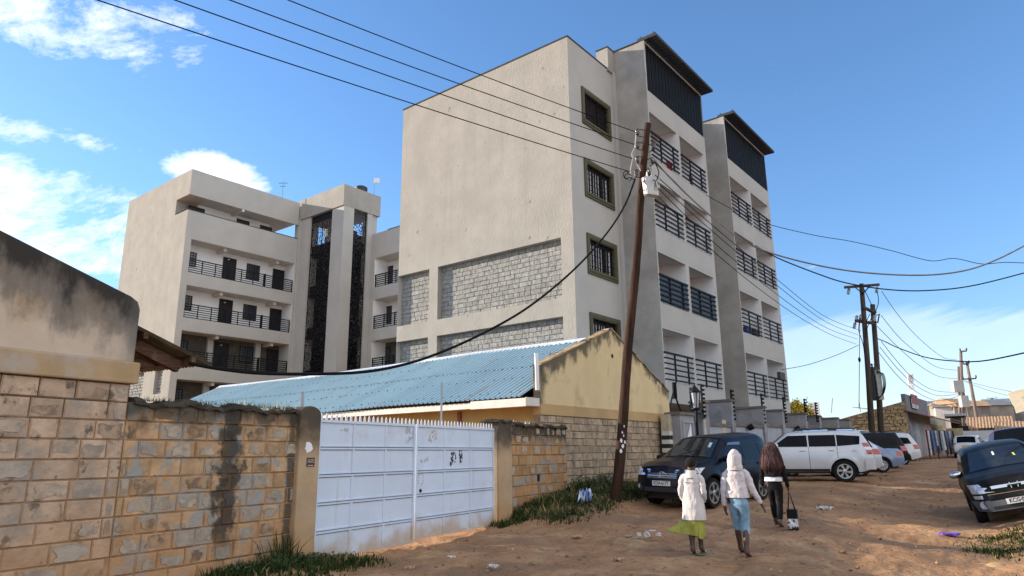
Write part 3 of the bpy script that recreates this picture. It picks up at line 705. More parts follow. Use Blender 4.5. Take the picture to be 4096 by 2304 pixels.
    for k in range(n):
        x0, x1 = -.26-24.05*k/n, -.26-24.05*(k+1)/n
        sag = lambda x: -.10*math.sin(math.pi*min(1, max(0, (-x-6)/20)))
        rc.add([(x0, ry-.24, rz-.085+sag(x0)), (x0, ry, rz+.075+sag(x0)), (x0, ry+.24, rz-.085+sag(x0)), (x1, ry-.24, rz-.085+sag(x1)), (x1, ry, rz+.075+sag(x1)), (x1, ry+.24, rz-.085+sag(x1))], [(0, 1, 4, 3), (1, 2, 5, 4)])
    rc.build('ridge_cap', M('pale_ridge_cap', (.62, .66, .70), .4, .1, 2, metal=.2), HY)
    sc = MB()
    for f_ in (.06, .3, .50, .74, .95):
        x = -.45
        while x > -24:
            y = ey+(ry-ey)*f_; z = ez+(rz-ez)*f_; sg = -.10*math.sin(math.pi*min(1, max(0, (-x-6)/20))); sc.box(x-.012, x+.012, y-.012, y+.012, z+.03+sg, z+.06+sg); x -= .38*(1+.2*math.sin(x*5))
    sc.build('roof_screws', DARKIN, HY)
    f = MB(); f.box(-2.0, -.02, -.66, -.63, 2.90, 3.12); f.box(-.05, -.02, -.63, -.03, 2.92, 3.14); f.box(-27, -2.01, -.52, -.49, 2.93, 3.10); f.box(-2.03, -2.0, -.629, -.485, 2.91, 3.1); f.build('fascia', M('white_fascia', (.62, .58, .53), .7, .1, 2, col2=(.42, .36, .28), s2=2.5, lo=.58, hi=.7), HY)
    sf = MB(); sf.box(-2.0, -.05, -.629, .04, 2.93, 2.95); sf.box(-27, -2.04, -.484, .04, 2.95, 2.97); sf.build('soffit', M('cream_soffit', (.5, .43, .3), .8, .1, 2), HY)
    gt = MB(); gt.tube([(-.02, -.12, 3.36), (.02, -.18, 3.9), (.03, -.22, 4.36)], .055, 8); gt.build('drain_pipe', WHITEP, HY)
    v = MB(); v.lathe([(.07, 0), (.07, .006), (.05, .008)], (0.001, 3.98, 4.72), (1, 0, 0), 12); v.build('vent_hole', DARKIN, HY)
    p = MB(); p.box(-3.1, -2.98, -.02, .045, -.2, 2.9); p.build('porch_post', M('red_oxide_steel', (.20, .05, .03), .6, .2, 3), HY)
yellow_house()

# ---------------------------------------------------------------- frontage wall, left house, gate (local frame: +x along the wall away from the camera, -y to the road)
WR = math.atan2(DW.y, DW.x)
def wl(s, y, z=0): return W0+DW*s-NW*y+Vector((0, 0, z))
LBR = M('weathered_block', (.47, .335, .235), .93, .2, 3.5, .7, 9, isl=.2, col2=(.33, .275, .225), s2=1.9, lo=.50, hi=.64, bd=.03,
        extra=chain(lambda N, L, tc, mix, ramp, noise, c: mix(ramp(noise(4.5, (1, 1, 1), 8), .56, .66), c, (.15, .12, .095)), zband(1.5, .2, (.44, .24, .11), .55, .3, 1.2)))
RBR = M('stained_block', (.46, .295, .165), .93, .2, 3.5, .7, 9, isl=.2, col2=(.31, .30, .275), s2=2.4, lo=.50, hi=.57, bd=.03,
        extra=chain(lambda N, L, tc, mix, ramp, noise, c: mix(ramp(noise(4.5, (1, 1, 1), 8), .60, .70), c, (.20, .165, .135)), zband(1.3, .2, (.43, .22, .10), .5, .3, 1.2), vmask(0, -1.86, .17, .22, 4, .85, (.035, .033, .03), (.2, .7)), vmask(0, -.72, .07, .04, 2, .8, (.05, .04, .03)), zband(1.98, 2.26, (.045, .042, .035), .8, .16, 3))) 
EMORT = M('earth_mortar', (.34, .205, .11), .95, .25, 4, .5, 16, col2=(.24, .15, .085), s2=1.5, lo=.45, hi=.65, extra=chain(vmask(0, -1.86, .16, .22, 4, .75, (.035, .033, .03), (.2, .7)), zband(1.98, 2.26, (.05, .045, .035), .8, .16, 3)))
def mould_left(N, L, tc, mix, ramp, noise, c):
    sp = N('ShaderNodeSeparateXYZ'); L(tc.outputs['Object'], sp.inputs[0])
    def mt(op, a, b=None):
        n = N('ShaderNodeMath'); n.operation = op
        for i, v in enumerate((a, b)):
            if v is None: continue
            if isinstance(v, (int, float)): n.inputs[i].default_value = v
            else: L(v, n.inputs[i])
        return n.outputs[0]
    top = mt('SUBTRACT', 3.62-.284*3.42, mt('MULTIPLY', sp.outputs[0], .284))
    d = mt('ADD', mt('SUBTRACT', top, sp.outputs[2]), mt('MULTIPLY', mt('SUBTRACT', noise(2.4, (1, 1, .5), 10), .5), 1.9))
    c = mix(mt('MULTIPLY', mt('SUBTRACT', 1.0, ramp(d, .42, .92)), .80), c, (.125, .11, .098))
    c = mix(mt('MULTIPLY', mt('SUBTRACT', 1.0, ramp(d, .02, .46)), .9), c, (.028, .026, .024))
    e = mt('ADD', mt('ADD', sp.outputs[0], 3.42), mt('MULTIPLY', mt('SUBTRACT', noise(3, (1, 1, .6), 8), .5), .5))
    return mix(mt('MULTIPLY', ramp(e, -.28, -.02), .45), c, (.20, .19, .18))
LPL = M('mouldy_cream_plaster', (.55, .44, .335), .92, .08, 1.5, .3, 14, col2=(.50, .345, .18), s2=1.1, lo=.5, hi=.68, bd=.02, extra=mould_left)
LBD = M('ochre_band', (.42, .29, .16), .92, .1, 2, .25, 14, col2=(.42, .36, .30), s2=.8, lo=.5, hi=.62)
WORN = [MB(), MB(), MB()]; WORN2 = [MB(), MB(), MB()]; WORN3 = [MB(), MB(), MB()]
SOOT = lambda: chain(vmask(0, -1.86, .17, .22, 4, .85, (.035, .033, .03), (.2, .7)), zband(1.98, 2.26, (.045, .042, .035), .8, .16, 3))
WM = [M('worn_tan_face', (.41, .315, .235), .94, .2, 6, .6, 14, isl=.15, col2=(.30, .25, .20), s2=7, lo=.5, hi=.62), M('worn_grey_face', (.385, .325, .265), .94, .2, 6, .6, 14, isl=.15, col2=(.42, .31, .21), s2=6, lo=.5, hi=.6), M('worn_brown_face', (.32, .225, .155), .94, .25, 6, .6, 14, isl=.2, col2=(.40, .29, .2), s2=6, lo=.48, hi=.6)]
WM2 = [M('bare_grey_face', (.39, .315, .235), .94, .2, 6, .6, 14, isl=.15, col2=(.27, .25, .22), s2=7, lo=.5, hi=.62, extra=SOOT()), M('bare_warm_grey_face', (.37, .305, .24), .94, .2, 6, .6, 14, isl=.15, col2=(.40, .30, .2), s2=6, lo=.52, hi=.6, extra=SOOT()), M('dark_brown_face', (.26, .17, .105), .94, .3, 6, .6, 14, isl=.25, col2=(.38, .26, .16), s2=6, lo=.46, hi=.6, extra=SOOT())]
WLAB = empty('block_house', W0, WR, 'near house with mouldy cream gable over blocks on the far left', 'house')
def left_house():
    sl = -.284
    g = MB(); x1 = -3.42
    pts = [(-9.6, 2.8), (x1, 2.8), (x1, 3.50), (x1-.04, 3.60), (x1-.14, 3.655), (-8.6, 5.09), (-9.6, 4.85)]
    g.prism([(p[0], 0, p[1]) for p in pts], (0, .30, 0)); g.build('gable_wall', LPL, WLAB, bevel=.03)
    b = MB(); b.box(-9.6, -3.36, -.045, .33, 2.55, 2.82); b.build('band', LBD, WLAB, bevel=.02)
    m = MB(); m.box(-9.6, -3.425, .03, .25, -.6, 2.545); m.build('mortar', EMORT, WLAB)
    s = MB(); blocks(s, (0, .03, 0), (1, 0, 0), (0, -1, 0), -9.6, -3.43, -.4, 2.547, .228, .30, .52, .013, .016, .006, random.Random(17), WORN, .38); merge(s.build('block_wall', LBR, WLAB), list(zip(WORN, WM)))
    w = MB(); w.box(-3.7, -3.44, .35, 7.0, -.5, 3.35); w.build('wall', LPL, WLAB)
    # roof seen from below: corrugated sheet on rafters
    def fn(u, v):
        x = -9.5+7.45*u; y = .31+7*v
        return (x, y, 3.40+(x+3.42)*sl*1.12+.018*math.sin(2*math.pi*y/.076))
    r = MB(); r.grid(fn, 12, 7*60); r.build('roof_sheet', M('weathered_roof_sheet', (.17, .15, .10), .7, .3, 3, metal=.1, col2=(.12, .09, .06), s2=2, lo=.5, hi=.7), WLAB)
    TIM = M('weathered_timber', (.10, .055, .035), .9, .35, 3, .5, 20, st=(1, 6, 6), col2=(.17, .12, .09), s2=4, lo=.55, hi=.7)
    for y in (.55, 1.9, 3.3, 4.7):
        t = MB(); t.beam((-5, y, 3.26+(-1.58)*sl*1.12), (-2.33-.1*math.sin(y*3), y, 3.25+(1.08)*sl*1.12), .09, .16); t.build('rafter', TIM, WLAB)
        t = MB(); t.beam((-3.45, y+.1, 2.84), (-2.75, y+.1, 2.93), .08, .11); t.build('tie_beam', TIM, WLAB)
    for x in (-3.1, -2.35):
        t = MB(); t.beam((x, .33, 3.345+(x+3.42)*sl*1.12), (x, 6.8, 3.345+(x+3.42)*sl*1.12), .07, .09); t.build('purlin', TIM, WLAB)
left_house()
def rough_cap(name, parent, x0, x1, y0, y1, z, h, mat, seed=0, lump=.05):
    b = MB(); n = int((x1-x0)/.05); prof = [(0, -.06), (0.0, .5), (.12, .85), (.35, 1), (.65, 1), (.88, .85), (1, .5), (1, -.06)]
    def fn(u, v):
        k = v*(len(prof)-1); i = min(int(k), len(prof)-2); t = k-i
        a = prof[i][0]*(1-t)+prof[i+1][0]*t; c = prof[i][1]*(1-t)+prof[i+1][1]*t
        x = x0+(x1-x0)*u; nz = (math.sin(x*7+seed)+math.sin(x*17.3+seed*2)*.6+math.sin(x*31+v*9)*.5)*lump*.5
        return (x, y0+(y1-y0)*a-.02*math.sin(x*23+seed+v*4), z+h*c+(nz if c > 0 else nz*.6))
    b.grid(fn, n, 8); e0 = [fn(0, k/7) for k in range(8)]; e1 = [fn(1, k/7) for k in range(8)]; b.poly(e0); b.poly(e1[::-1])
    return b.build(name, mat, parent)
CAPM = M('blackened_cap', (.06, .052, .042), .97, .4, 4, 1, 10, col2=(.20, .15, .095), s2=3, lo=.55, hi=.66, bd=.04)
BW = empty('block_wall', W0, WR, 'long stained block boundary wall left of the white gate, rough blackened top', 'wall')
def boundary_wall():
    m = MB(); m.box(-3.42, -.6, .03, .25, -.6, 2.33); m.build('mortar', EMORT, BW)
    s = MB(); blocks(s, (0, .03, 0), (1, 0, 0), (0, -1, 0), -3.425, -.6, -.4, 2.32, .228, .26, .46, .016, .016, .008, random.Random(19), WORN2, .55); merge(s.build('blocks', RBR, BW), list(zip(WORN2, WM2)))
    rough_cap('cap', BW, -3.36, -.6, -.03, .28, 2.30, .07, CAPM, 1, .06)
    g = MB(); rnd = random.Random(3)
    for k in range(26):
        x = rnd.uniform(-1.75, -.62); y = rnd.uniform(.0, .2); a = rnd.uniform(0, 6.3); h = rnd.uniform(.05, .13); w = rnd.uniform(.02, .05)
        g.prism([(x-w*math.cos(a), y-w*math.sin(a), 2.33), (x+w*math.cos(a), y+w*math.sin(a), 2.33), (x+w*.3*math.cos(a), y, 2.36+h)], (.006, .006, 0))
    g.build('broken_glass', M('pale_broken_glass', (.75, .8, .74), .1, .1, 2, trans=.3), BW)
boundary_wall()
SW = empty('block_wall', wl(6.2, 0), WR, 'short stained block wall with blackened top right of the white gate', 'wall')
def small_wall():
    m = MB(); m.box(-.3, 3.28, .05, .27, -.4, 2.36); m.build('mortar', EMORT, SW)
    s = MB(); blocks(s, (0, .05, 0), (1, 0, 0), (0, -1, 0), -.3, 3.3, -.1, 2.36, .24, .28, .44, .016, .02, .01, random.Random(23), WORN3, .35)
    sb = s.build('blocks', M('orange_stained_block', (.42, .245, .12), .93, .16, 3.5, .5, 9, isl=.15, col2=(.31, .285, .25), s2=2.6, lo=.52, hi=.60, bd=.03, extra=chain(zband(1.0, .1, (.40, .20, .085), .6, .3, 1.2), zband(1.85, 2.2, (.045, .04, .032), .85, .2, 3.5))), SW)
    merge(sb, list(zip(WORN3, [MATS['worn_brown_face'], MATS['worn_tan_face'], MATS['worn_grey_face']])))
    rough_cap('cap', SW, -.3, 3.3, -.03, .3, 2.34, .06, CAPM, 5, .06)
    g = MB(); rnd = random.Random(5)
    for k in range(16):
        x = rnd.uniform(.1, 1.6); a = rnd.uniform(0, 6.3); h = rnd.uniform(.04, .1); w = rnd.uniform(.02, .05)
        g.prism([(x-w*math.cos(a), .12-w*math.sin(a), 2.36), (x+w*math.cos(a), .12+w*math.sin(a), 2.36), (x, .13, 2.39+h)], (.006, .006, 0))
    g.build('broken_glass', MATS['pale_broken_glass'], SW)
    s2 = MB(); s2.obox((1.52, .03, 1.05), (.07, 0, .0), (0, .004, 0), (.0, 0, .08)); s2.build('black_smudge', DARKIN, SW)
small_wall()
PILM = M('pillar_plaster', (.44, .31, .19), .93, .12, 1.5, .4, 12, col2=(.34, .26, .18), s2=1.2, lo=.5, hi=.68, extra=chain(zband(1.55, 2.2, (.05, .045, .038), .9, .2, 3), zband(.9, .1, (.43, .22, .09), .6, .2, 1.5)))
def gate_pillar(s0, w, yf, yb, zt, label, dome, poster):
    e = empty('gate_pillar', wl(s0, 0), WR, label, 'pillar', 'pillars of the white gate')
    b = MB(); n = 10; pts = [(0, -.5), (w, -.5), (w, zt-dome)]
    pts += [(w/2+w/2*math.cos(math.pi*k/n), zt-dome+dome*math.sin(math.pi*k/n)) for k in range(1, n)]+[(0, zt-dome)]
    b.prism([(p[0], yf, p[1]) for p in pts], (0, yb-yf, 0)); b.build('shaft', PILM, e, bevel=.03)
    if poster:
        p = MB(); rnd = random.Random(8); k = 16; c = (w*.42, 1.80)
        p.prism([(c[0]+.10*(1+.4*rnd.uniform(-1, 1))*math.cos(2*math.pi*i/k), yf-.004, c[1]+.075*(1+.5*rnd.uniform(-1, 1))*math.sin(2*math.pi*i/k)) for i in range(k)], (0, .003, 0)); p.build('torn_poster', WHITEP, e)
        q = MB(); q.box(w*.36, w*.36+.17, yf-.005, yf-.001, 1.49, 1.63); q.build('sticker', M('brown_sticker', (.06, .03, .022), .5, .3, 9), e)
        t = MB()
        for (a, b_, z0) in ((.02, .07, 1.60), (.08, .15, 1.60), (.02, .15, 1.57), (.03, .14, 1.515)): t.box(w*.36+a, w*.36+b_, yf-.007, yf-.0052, z0-.012, z0)
        t.build('sticker_print', M('sticker_print', (.55, .42, .34), .6, .1, 9), e)
    else:
        rough_cap('cap', e, -.06, w+.02, yf-.03, yb+.02, zt-.03, .06, CAPM, 9, .05)
    return e
gate_pillar(-.64, .44, -.08, .28, 2.44, 'tall round topped plaster gate pillar left of the white gate, with a torn poster', .14, True)
gate_pillar(5.42, .62, -.14, .30, 2.42, 'square plaster gate pillar on the right of the white gate', .02, False)
GPAINT = M('pale_blue_gate_paint', (.58, .645, .75), .5, .05, 1.2, .06, 20, col2=(.50, .50, .52), s2=1.3, lo=.55, hi=.75, extra=chain(zband(.50, .02, (.42, .29, .16), .8, .25, 2.0), streak((.42, .36, .30), .35, 5, .6, .75, (1, 1, .06)), lambda N, L, tc, mix, ramp, noise, c: mix(ramp(noise(9, (1, 1, 1), 8), .70, .76), c, (.16, .13, .12))))
def gate():
    e = empty('metal_gate', wl(0, 0), WR, 'wide pale blue double leaf sheet steel gate with spiked top', 'gate')
    def leaf(s0, s1, cols, name):
        z0, z1 = .05, 2.24; zl = lambda x: z0+.02+.012*x
        b = MB(); b.box(s0, s1, .0, .012, z0+.02*s0, z1); L_ = b.build(name, GPAINT, e)
        f = MB()
        f.box(s0, s0+.045, -.03, -.0, z0+.02*s0, z1); f.box(s1-.045, s1, -.03, -.0, z0+.02*s0, z1); f.box(s0+.045, s1-.045, -.03, 0, z1-.045, z1-.001); f.box(s0+.045, s1-.045, -.03, 0, z0+.02*s0, z0+.05+.02*s0)
        gv = MB()  # raised dark strips standing in for shade under the rail ridges
        for k in range(1, 5):
            z = z0+(z1-z0)*k/5
            f.box(s0+.046, s1-.046, -.022, -.001, z-.045, z-.025); f.box(s0+.046, s1-.046, -.022, -.001, z+.0, z+.018); gv.box(s0+.05, s1-.05, -.006, -.0005, z-.058, z-.046); gv.box(s0+.05, s1-.05, -.006, -.0005, z-.012, z-.001)
        for c in cols[1:-1]:
            for k in range(5):
                za, zb = z0+(z1-z0)*k/5+.02, z0+(z1-z0)*(k+1)/5-.047
                if k == 0: za = z0+.052+.02*s0
                f.box(c-.03, c+.03, -.012, -.0, za, zb)
        gv.build('rail_shade_strip', M('gate_shade_strip', (.13, .14, .16), .7, .2, 4), L_); f.build('leaf_frame', GPAINT, L_)
        sp = MB(); x = s0+.06
        while x < s1-.02:
            sp.prism([(x-.024, -.01, z1+.001), (x+.024, -.01, z1+.001), (x+.024, -.01, z1+.055), (x, -.01, z1+.105), (x-.024, -.01, z1+.055)], (0, .012, 0)); x += .118
        sp.build('spikes', M('spike_paint', (.68, .71, .74), .5, .1, 3), L_)
        return L_
    a = leaf(-.19, 2.40, [-.19, .67, 1.535, 2.4], 'gate_leaf'); d = leaf(2.43, 5.40, [2.43, 3.42, 4.41, 5.4], 'gate_leaf')
    # torn notices and rubbed marks on the paint
    rnd = random.Random(11)
    def scrap(name, x, z, w, h, mat, n):
        b = MB()
        for k in range(n):
            cx, cz = x+rnd.uniform(-w, w)/2, z+rnd.uniform(-h, h)/2; q = 7; r = rnd.uniform(.008, .026)
            b.poly([(cx+r*rnd.uniform(.4, 1.6)*math.cos(2*math.pi*i/q), -.0015-.0002*k, cz+r*1.5*rnd.uniform(.4, 1.6)*math.sin(2*math.pi*i/q)) for i in range(q)])
        b.build(name, mat, d if x > 2.4 else a)
    blk = M('torn_black_print', (.025, .025, .03), .7, .3, 5); gry = M('grey_paper_remains', (.42, .43, .46), .8, .2, 6); pal = M('tan_paper_remains', (.50, .46, .42), .8, .2, 6)
    scrap('paper_scrap', 3.74, 1.585, .22, .24, blk, 20); scrap('paper_scrap', 4.05, 1.62, .12, .24, blk, 16); scrap('paper_scrap', 2.24, 2.02, .22, .26, gry, 26); scrap('paper_scrap', 3.0, 2.03, .28, .24, pal, 26)
    scrap('paper_scrap', 2.75, 1.55, .3, .08, gry, 9); scrap('paper_scrap', .42, 2.08, .2, .02, gry, 8); scrap('paper_scrap', 1.55, 2.05, .06, .06, gry, 6)
    h = MB(); h.lathe([(.035, 0), (.035, .012), (.012, .014)], (2.62, -.001, .98), (0, -1, 0), 10); h.build('lock_hole', DARKIN, d)
    c = MB()
    for k in range(14):
        t0, t1 = 2*math.pi*k/14, 2*math.pi*(k+1)/14
        if k in (3, 9, 10): continue
        c.obox((2.62+.09*math.cos((t0+t1)/2), -.0015, 1.20+.12*math.sin((t0+t1)/2)), (.018, 0, 0), (0, .001, 0), (0, 0, .012))
    c.build('scuff_ring', gry, d)
gate()
# thin posts standing behind the gate and the wall
def fence_post(px, yt, yb, D, label):
    P, Q = at_h(px, yb, D), at_h(px-1, yt, D)
    b = MB(); zb = .05; b.box(-.022, .022, -.022, .022, zb, Q.z); o = b.build('fence_post', M('grey_post', (.28, .30, .33), .6, .15, 3)); o.location = (P.x, P.y, 0); tag(o, label, 'post', 'thin posts behind the frontage wall')
fence_post(760, 985, 1030, 13.8, 'thin grey post behind the block wall beside the round topped pillar')
fence_post(1110, 962, 1060, 16.5, 'thin grey post behind the middle of the white gate, in front of the blue roof')
# ---------------------------------------------------------------- compound wall in front of the apartments (local plane x = WX2)
WX2 = 4.45
CW = empty('compound_wall', loc2w(WX2, 0, 0), -YAW, 'grey rendered compound wall with stepped pillars in front of the apartment block', 'wall')
RGREY = M('grey_render', (.27, .265, .27), .93, .14, 1.2, .4, 12, col2=(.16, .155, .155), s2=.9, lo=.5, hi=.72)
RCAP = M('brown_grey_coping', (.16, .135, .125), .93, .2, 3)
WPAN = M('pale_block_panel', (.33, .335, .36), .9, .1, 2.0, .3, 10)
def compound_wall():
    pil = [(1775, 1008, .35, .5), (1840, 1005, .34, 1.5), (1920, 1022, .34, 1.5), (1967, 1030, .34, 1.5), (2025, 1038, .34, 1.5), (2060, 1045, .34, 1.4), (2105, 1050, .34, 1.4), (2135, 1054, .34, 1.2)]
    ys = []
    for px, py, w, dp in pil:
        q = onX(px, py, WX2); ys.append((q[1]-w, q[1], q[2], dp))
    for (y0, y1, z, dp) in ys:
        b = MB(); b.box(-dp, .09, y0, y1, -.3, z-.1); b.build('pillar', RGREY, CW)
        c = MB(); c.box(-dp-.05, .14, y0-.05, y1+.05, z-.098, z-.03); c.box(-dp-.02, .11, y0-.02, y1+.02, z-.029, z); c.build('pillar_cap', RCAP, CW)
    for (a, b_) in zip(ys[:-1], ys[1:]):
        zt = 2.72+.02*(a[1])
        s = MB(); s.box(-.2, 0, a[1]+.001, b_[0]-.001, -.3, zt-.12); s.build('panel', WPAN, CW)
        c = MB(); c.box(-.25, .07, a[1]+.002, b_[0]-.002, zt-.118, zt-.05); c.box(-.22, .04, a[1]+.002, b_[0]-.002, zt-.049, zt); c.build('coping', RCAP, CW)
    y0 = ys[0][1]
    for k, (px, py) in enumerate(((1878, 1080), (1998, 1083))):
        q = onX(px, py, WX2)
        s = MB(); s.lathe([(.01, 0), (.09, .02), (.12, .10), (.14, .26), (.10, .28), (.01, .24)], (.05, q[1], q[2]), (.8, .2, .5), 10); s.build('wall_light', BLACK, CW)
    q = onX(1822, 1078, WX2); p = MB(); p.box(.003, .01, q[1]-.2, q[1]+.2, q[2]-.36, q[2]+.34)
    o = p.build('poster', M('faded_poster', (.50, .38, .26), .7, .3, 5, col2=(.28, .36, .12), s2=5, lo=.5, hi=.6), CW)
compound_wall()
def letter_panel():
    q0, q1 = onX(1709, 1036, WX2+.3), onX(1744, 1036, WX2+.3)
    e = empty('entrance_pier', loc2w(WX2+.3, q0[1], 0), -YAW, 'grey rendered entrance pier with a white sailing boat emblem', 'pier')
    w = q1[1]-q0[1]; zt = q0[2]
    b = MB(); b.box(-.5, 0, 0, w, -.3, zt-.1); b.build('shaft', RGREY, e)
    c = MB(); c.box(-.55, .06, -.06, w+.05, zt-.098, zt); c.build('cap', RCAP, e)
    f = MB(); f.box(0, .035, .14*w, .22*w, .2, zt-.3); f.box(0, .035, .86*w, .92*w, .2, zt-.3); f.box(0, .035, .22*w, .86*w, zt-.36, zt-.3); f.build('panel_frame', WPAN, e)
    s = MB(); cx = .56*w; z = zt-1.28; k = w
    s.prism([(.004, cx-.06*k, z+.26), (.004, cx+.20*k, z+.26), (.004, cx+.16*k, z+.95)], (.012, 0, 0)); s.prism([(.004, cx-.20*k, z+.26), (.004, cx-.09*k, z+.26), (.004, cx+.10*k, z+.8)], (.012, 0, 0))
    s.prism([(.004, cx-.21*k, z), (.004, cx+.2*k, z), (.004, cx+.2*k, z+.09), (.004, cx-.21*k, z+.09)], (.012, 0, 0)); s.build('boat_emblem', M('emblem_white', (.75, .76, .78), .5, .02, 2), e)
    s = MB(); s.prism([(.004, cx-.24*k, z+.12), (.004, cx+.24*k, z+.12), (.004, cx+.22*k, z+.21), (.004, cx-.22*k, z+.21)], (.010, 0, 0)); s.build('boat_hull', M('emblem_blue', (.03, .035, .07), .5, .02, 2), e)
letter_panel()
def striped_pier():
    x = 4.45; q0, q1 = onX(1681, 1042, x), onX(1699, 1042, x)
    e = empty('striped_pier', loc2w(x, q0[1], 0), -YAW, 'narrow stone pier painted in black and white stripes at the corner of the yellow house', 'pier')
    w = q1[1]-q0[1]; zt = q0[2]; n = 22; h = (zt+.2)/n
    for k in range(n):
        z = -.2+h*k; top = k >= n-4
        b = MB(); b.box(-.3, 0 if k % 2 or top else -.02, .0, w, z+.001, z+h-.001)
        b.build('stripe', (M('pier_stone', (.45, .38, .28), .9, .2, 4) if top else (M('stripe_white', (.62, .60, .55), .8, .1, 4) if k % 2 else M('stripe_black', (.015, .015, .016), .7, .1, 4))), e)
    g = MB(); g.box(-.25, -.2, w+.01, w+.75, -.2, zt-.62); g.build('gate_sheet', BLACK, e)
striped_pier()
def lamp():
    x = WX2+.1; q = onX(1746, 966, x); P = loc2w(x, q[1], 0)
    e = empty('lantern', P, -YAW, 'black carriage lantern on a tall black post beside the entrance pier', 'lamp'); z = q[2]
    b = MB(); b.tube([(0, 0, .2), (0, 0, z-.95)], .05, 8); b.tube([(0, .0, z-1.0), (0, .25, z-1.1), (0, .6, z-1.06)], .025, 6); b.build('post', BLACK, e)
    c = MB(); c.lathe([(.02, z), (.05, z-.08), (.09, z-.12), (.22, z-.28), (.22, z-.31), (.05, z-.335)], n=8); c.lathe([(.05, z-.98), (.16, z-.93), (.16, z-.88)], n=8)
    for k in range(4):
        a = math.pi/4+k*math.pi/2; c.tube([(.12*math.cos(a), .12*math.sin(a), z-.9), (.19*math.cos(a), .19*math.sin(a), z-.31)], .018, 5)
    c.build('lantern_frame', BLACK, e)
    g = MB(); g.lathe([(.10, z-.88), (.165, z-.33)], n=8); g.build('glass_shade', M('lantern_glass', (.45, .47, .5), .2, .1, 3), e)
lamp()
def efence(px, yt, yb, x, struts, label):
    a, b_ = onX(px, yt, x), onX(px, yb, x)
    e = empty('electric_fence_post', loc2w(x, a[1], 0), -YAW, label, 'fence post', 'black electric fence posts along the compound wall')
    b = MB(); b.box(-.03, .03, -.03, .03, b_[2], a[2]); b.build('upright', BLACK, e)
    n = 8; s = MB()
    for k in range(n):
        z = b_[2]+(a[2]-b_[2])*(k+.6)/n; s.lathe([(.02, 0), (.05, .02), (.03, .05), (.05, .08), (.03, .11)], (.03, .0, z), (.45, .9, 0), 6)
    s.build('insulators', BLACK, e)
    if struts:
        t = MB()
        for d in (-1, 1): t.tube([(0, 0, b_[2]+(a[2]-b_[2])*.45), (0, d*.7, b_[2]-.75)], .035, 5)
        t.build('strut', BLACK, e)
efence(1693, 962, 1003, 3.8, True, 'braced black electric fence post above the right eave of the yellow house')
efence(1763, 966, 1052, 4.5, False, 'black electric fence post just right of the lantern')
efence(1736, 975, 1035, 4.2, True, 'black electric fence post with wide struts just left of the lantern')
efence(1838, 980, 1060, 4.5, False, 'black electric fence post on the wall pillar before the gap between balcony bays')
efence(1914, 990, 1068, 4.5, False, 'black electric fence post on the wall pillar under the second balcony bay')
efence(1969, 998, 1065, 4.5, False, 'black electric fence post at the right edge of the second balcony bay')
efence(2022, 1003, 1060, 4.5, False, 'black electric fence post in front of the yellow flowering tree')
efence(2050, 1012, 1062, 4.5, False, 'black electric fence post to the right of the yellow flowering tree')

# ---------------------------------------------------------------- leaves and grass
def leaf_mat(name, c, c2):
    m = M(name, c, .6, .35, 9, isl=.35, col2=c2, s2=1.2, lo=.45, hi=.6); return m
def crown(mb, c, rx, ry, rz, n, size, rnd, flat=0):
    cl = []
    for k in range(max(6, n//70)):
        while True:
            p = Vector((rnd.uniform(-1, 1), rnd.uniform(-1, 1), rnd.uniform(-1, 1)))
            if p.length < 1: break
        cl.append((p*(.55+.45*rnd.random()), rnd.uniform(.22, .42)))
    for k in range(n):
        p, r = rnd.choice(cl); d = Vector((rnd.gauss(0, 1), rnd.gauss(0, 1), rnd.gauss(0, 1))).normalized()*r*rnd.random()**.4
        q = p+d; P = Vector((c[0]+q.x*rx, c[1]+q.y*ry, c[2]+q.z*rz))
        a = Vector((rnd.gauss(0, 1), rnd.gauss(0, 1), rnd.gauss(0, .6))).normalized(); b = a.orthogonal().normalized(); b = (b*math.cos(k)+a.cross(b)*math.sin(k)); s = size*rnd.uniform(.6, 1.3)
        mb.add([P-a*s, P+b*s*.5, P+a*s, P-b*s*.5], [(0, 1, 2, 3)])
def tree(name, P, H, rx, rz, n, size, mat, mat2, n2, label, seed, zc=None, cat='tree', trunk_r=.14):
    rnd = random.Random(seed); e = empty(name, P, 0, label, cat)
    t = MB(); t.tube([(0, 0, -.2), (.05, .03, H*.3), (-.03, .05, H*.55), (0, 0, H*.8)], [trunk_r*1.2, trunk_r, trunk_r*.7, trunk_r*.25], 8)
    for k in range(6):
        a = k*1.05+rnd.random(); z = H*rnd.uniform(.35, .6); t.tube([(0, 0, z), (rx*.4*math.cos(a), rx*.4*math.sin(a), z+H*.12), (rx*.75*math.cos(a), rx*.75*math.sin(a), z+H*.25)], [trunk_r*.5, trunk_r*.3, .02], 5)
    t.build('trunk', M('bark', (.10, .075, .055), .9, .3, 5), e)
    c = MB(); crown(c, (0, 0, zc or H*.7), rx, rx, rz, n, size, rnd); c.build('crown', mat, e)
    if mat2:
        c = MB(); crown(c, (0, 0, (zc or H*.7)+rz*.18), rx*1.0, rx*1.0, rz*.95, n2, size, rnd); c.build('blossom', mat2, e)
    return e
YB = leaf_mat('yellow_blossom', (.72, .52, .05), (.60, .42, .03)); GL = leaf_mat('green_leaf', (.07, .10, .02), (.10, .13, .03)); DG = leaf_mat('dark_leaf', (.035, .055, .018), (.05, .075, .02)); RB = leaf_mat('orange_blossom', (.6, .16, .03), (.6, .25, .03))
P = at_h(2012, 1060, 62); P.z = 2.0
t = tree('flowering_tree', P, 3.6, 1.5, 1.35, 1100, .12, GL, YB, 3800, 'round tree covered in bright yellow blossom behind the compound wall', 5, 2.35)
P = at_h(2058, 1062, 60); P.z = 2.0
tree('bush', P, 2.4, 1.3, 1.3, 1500, .12, GL, RB, 120, 'green bush with a few orange flowers between the wall pillars', 9, 1.6, 'bush', .06)
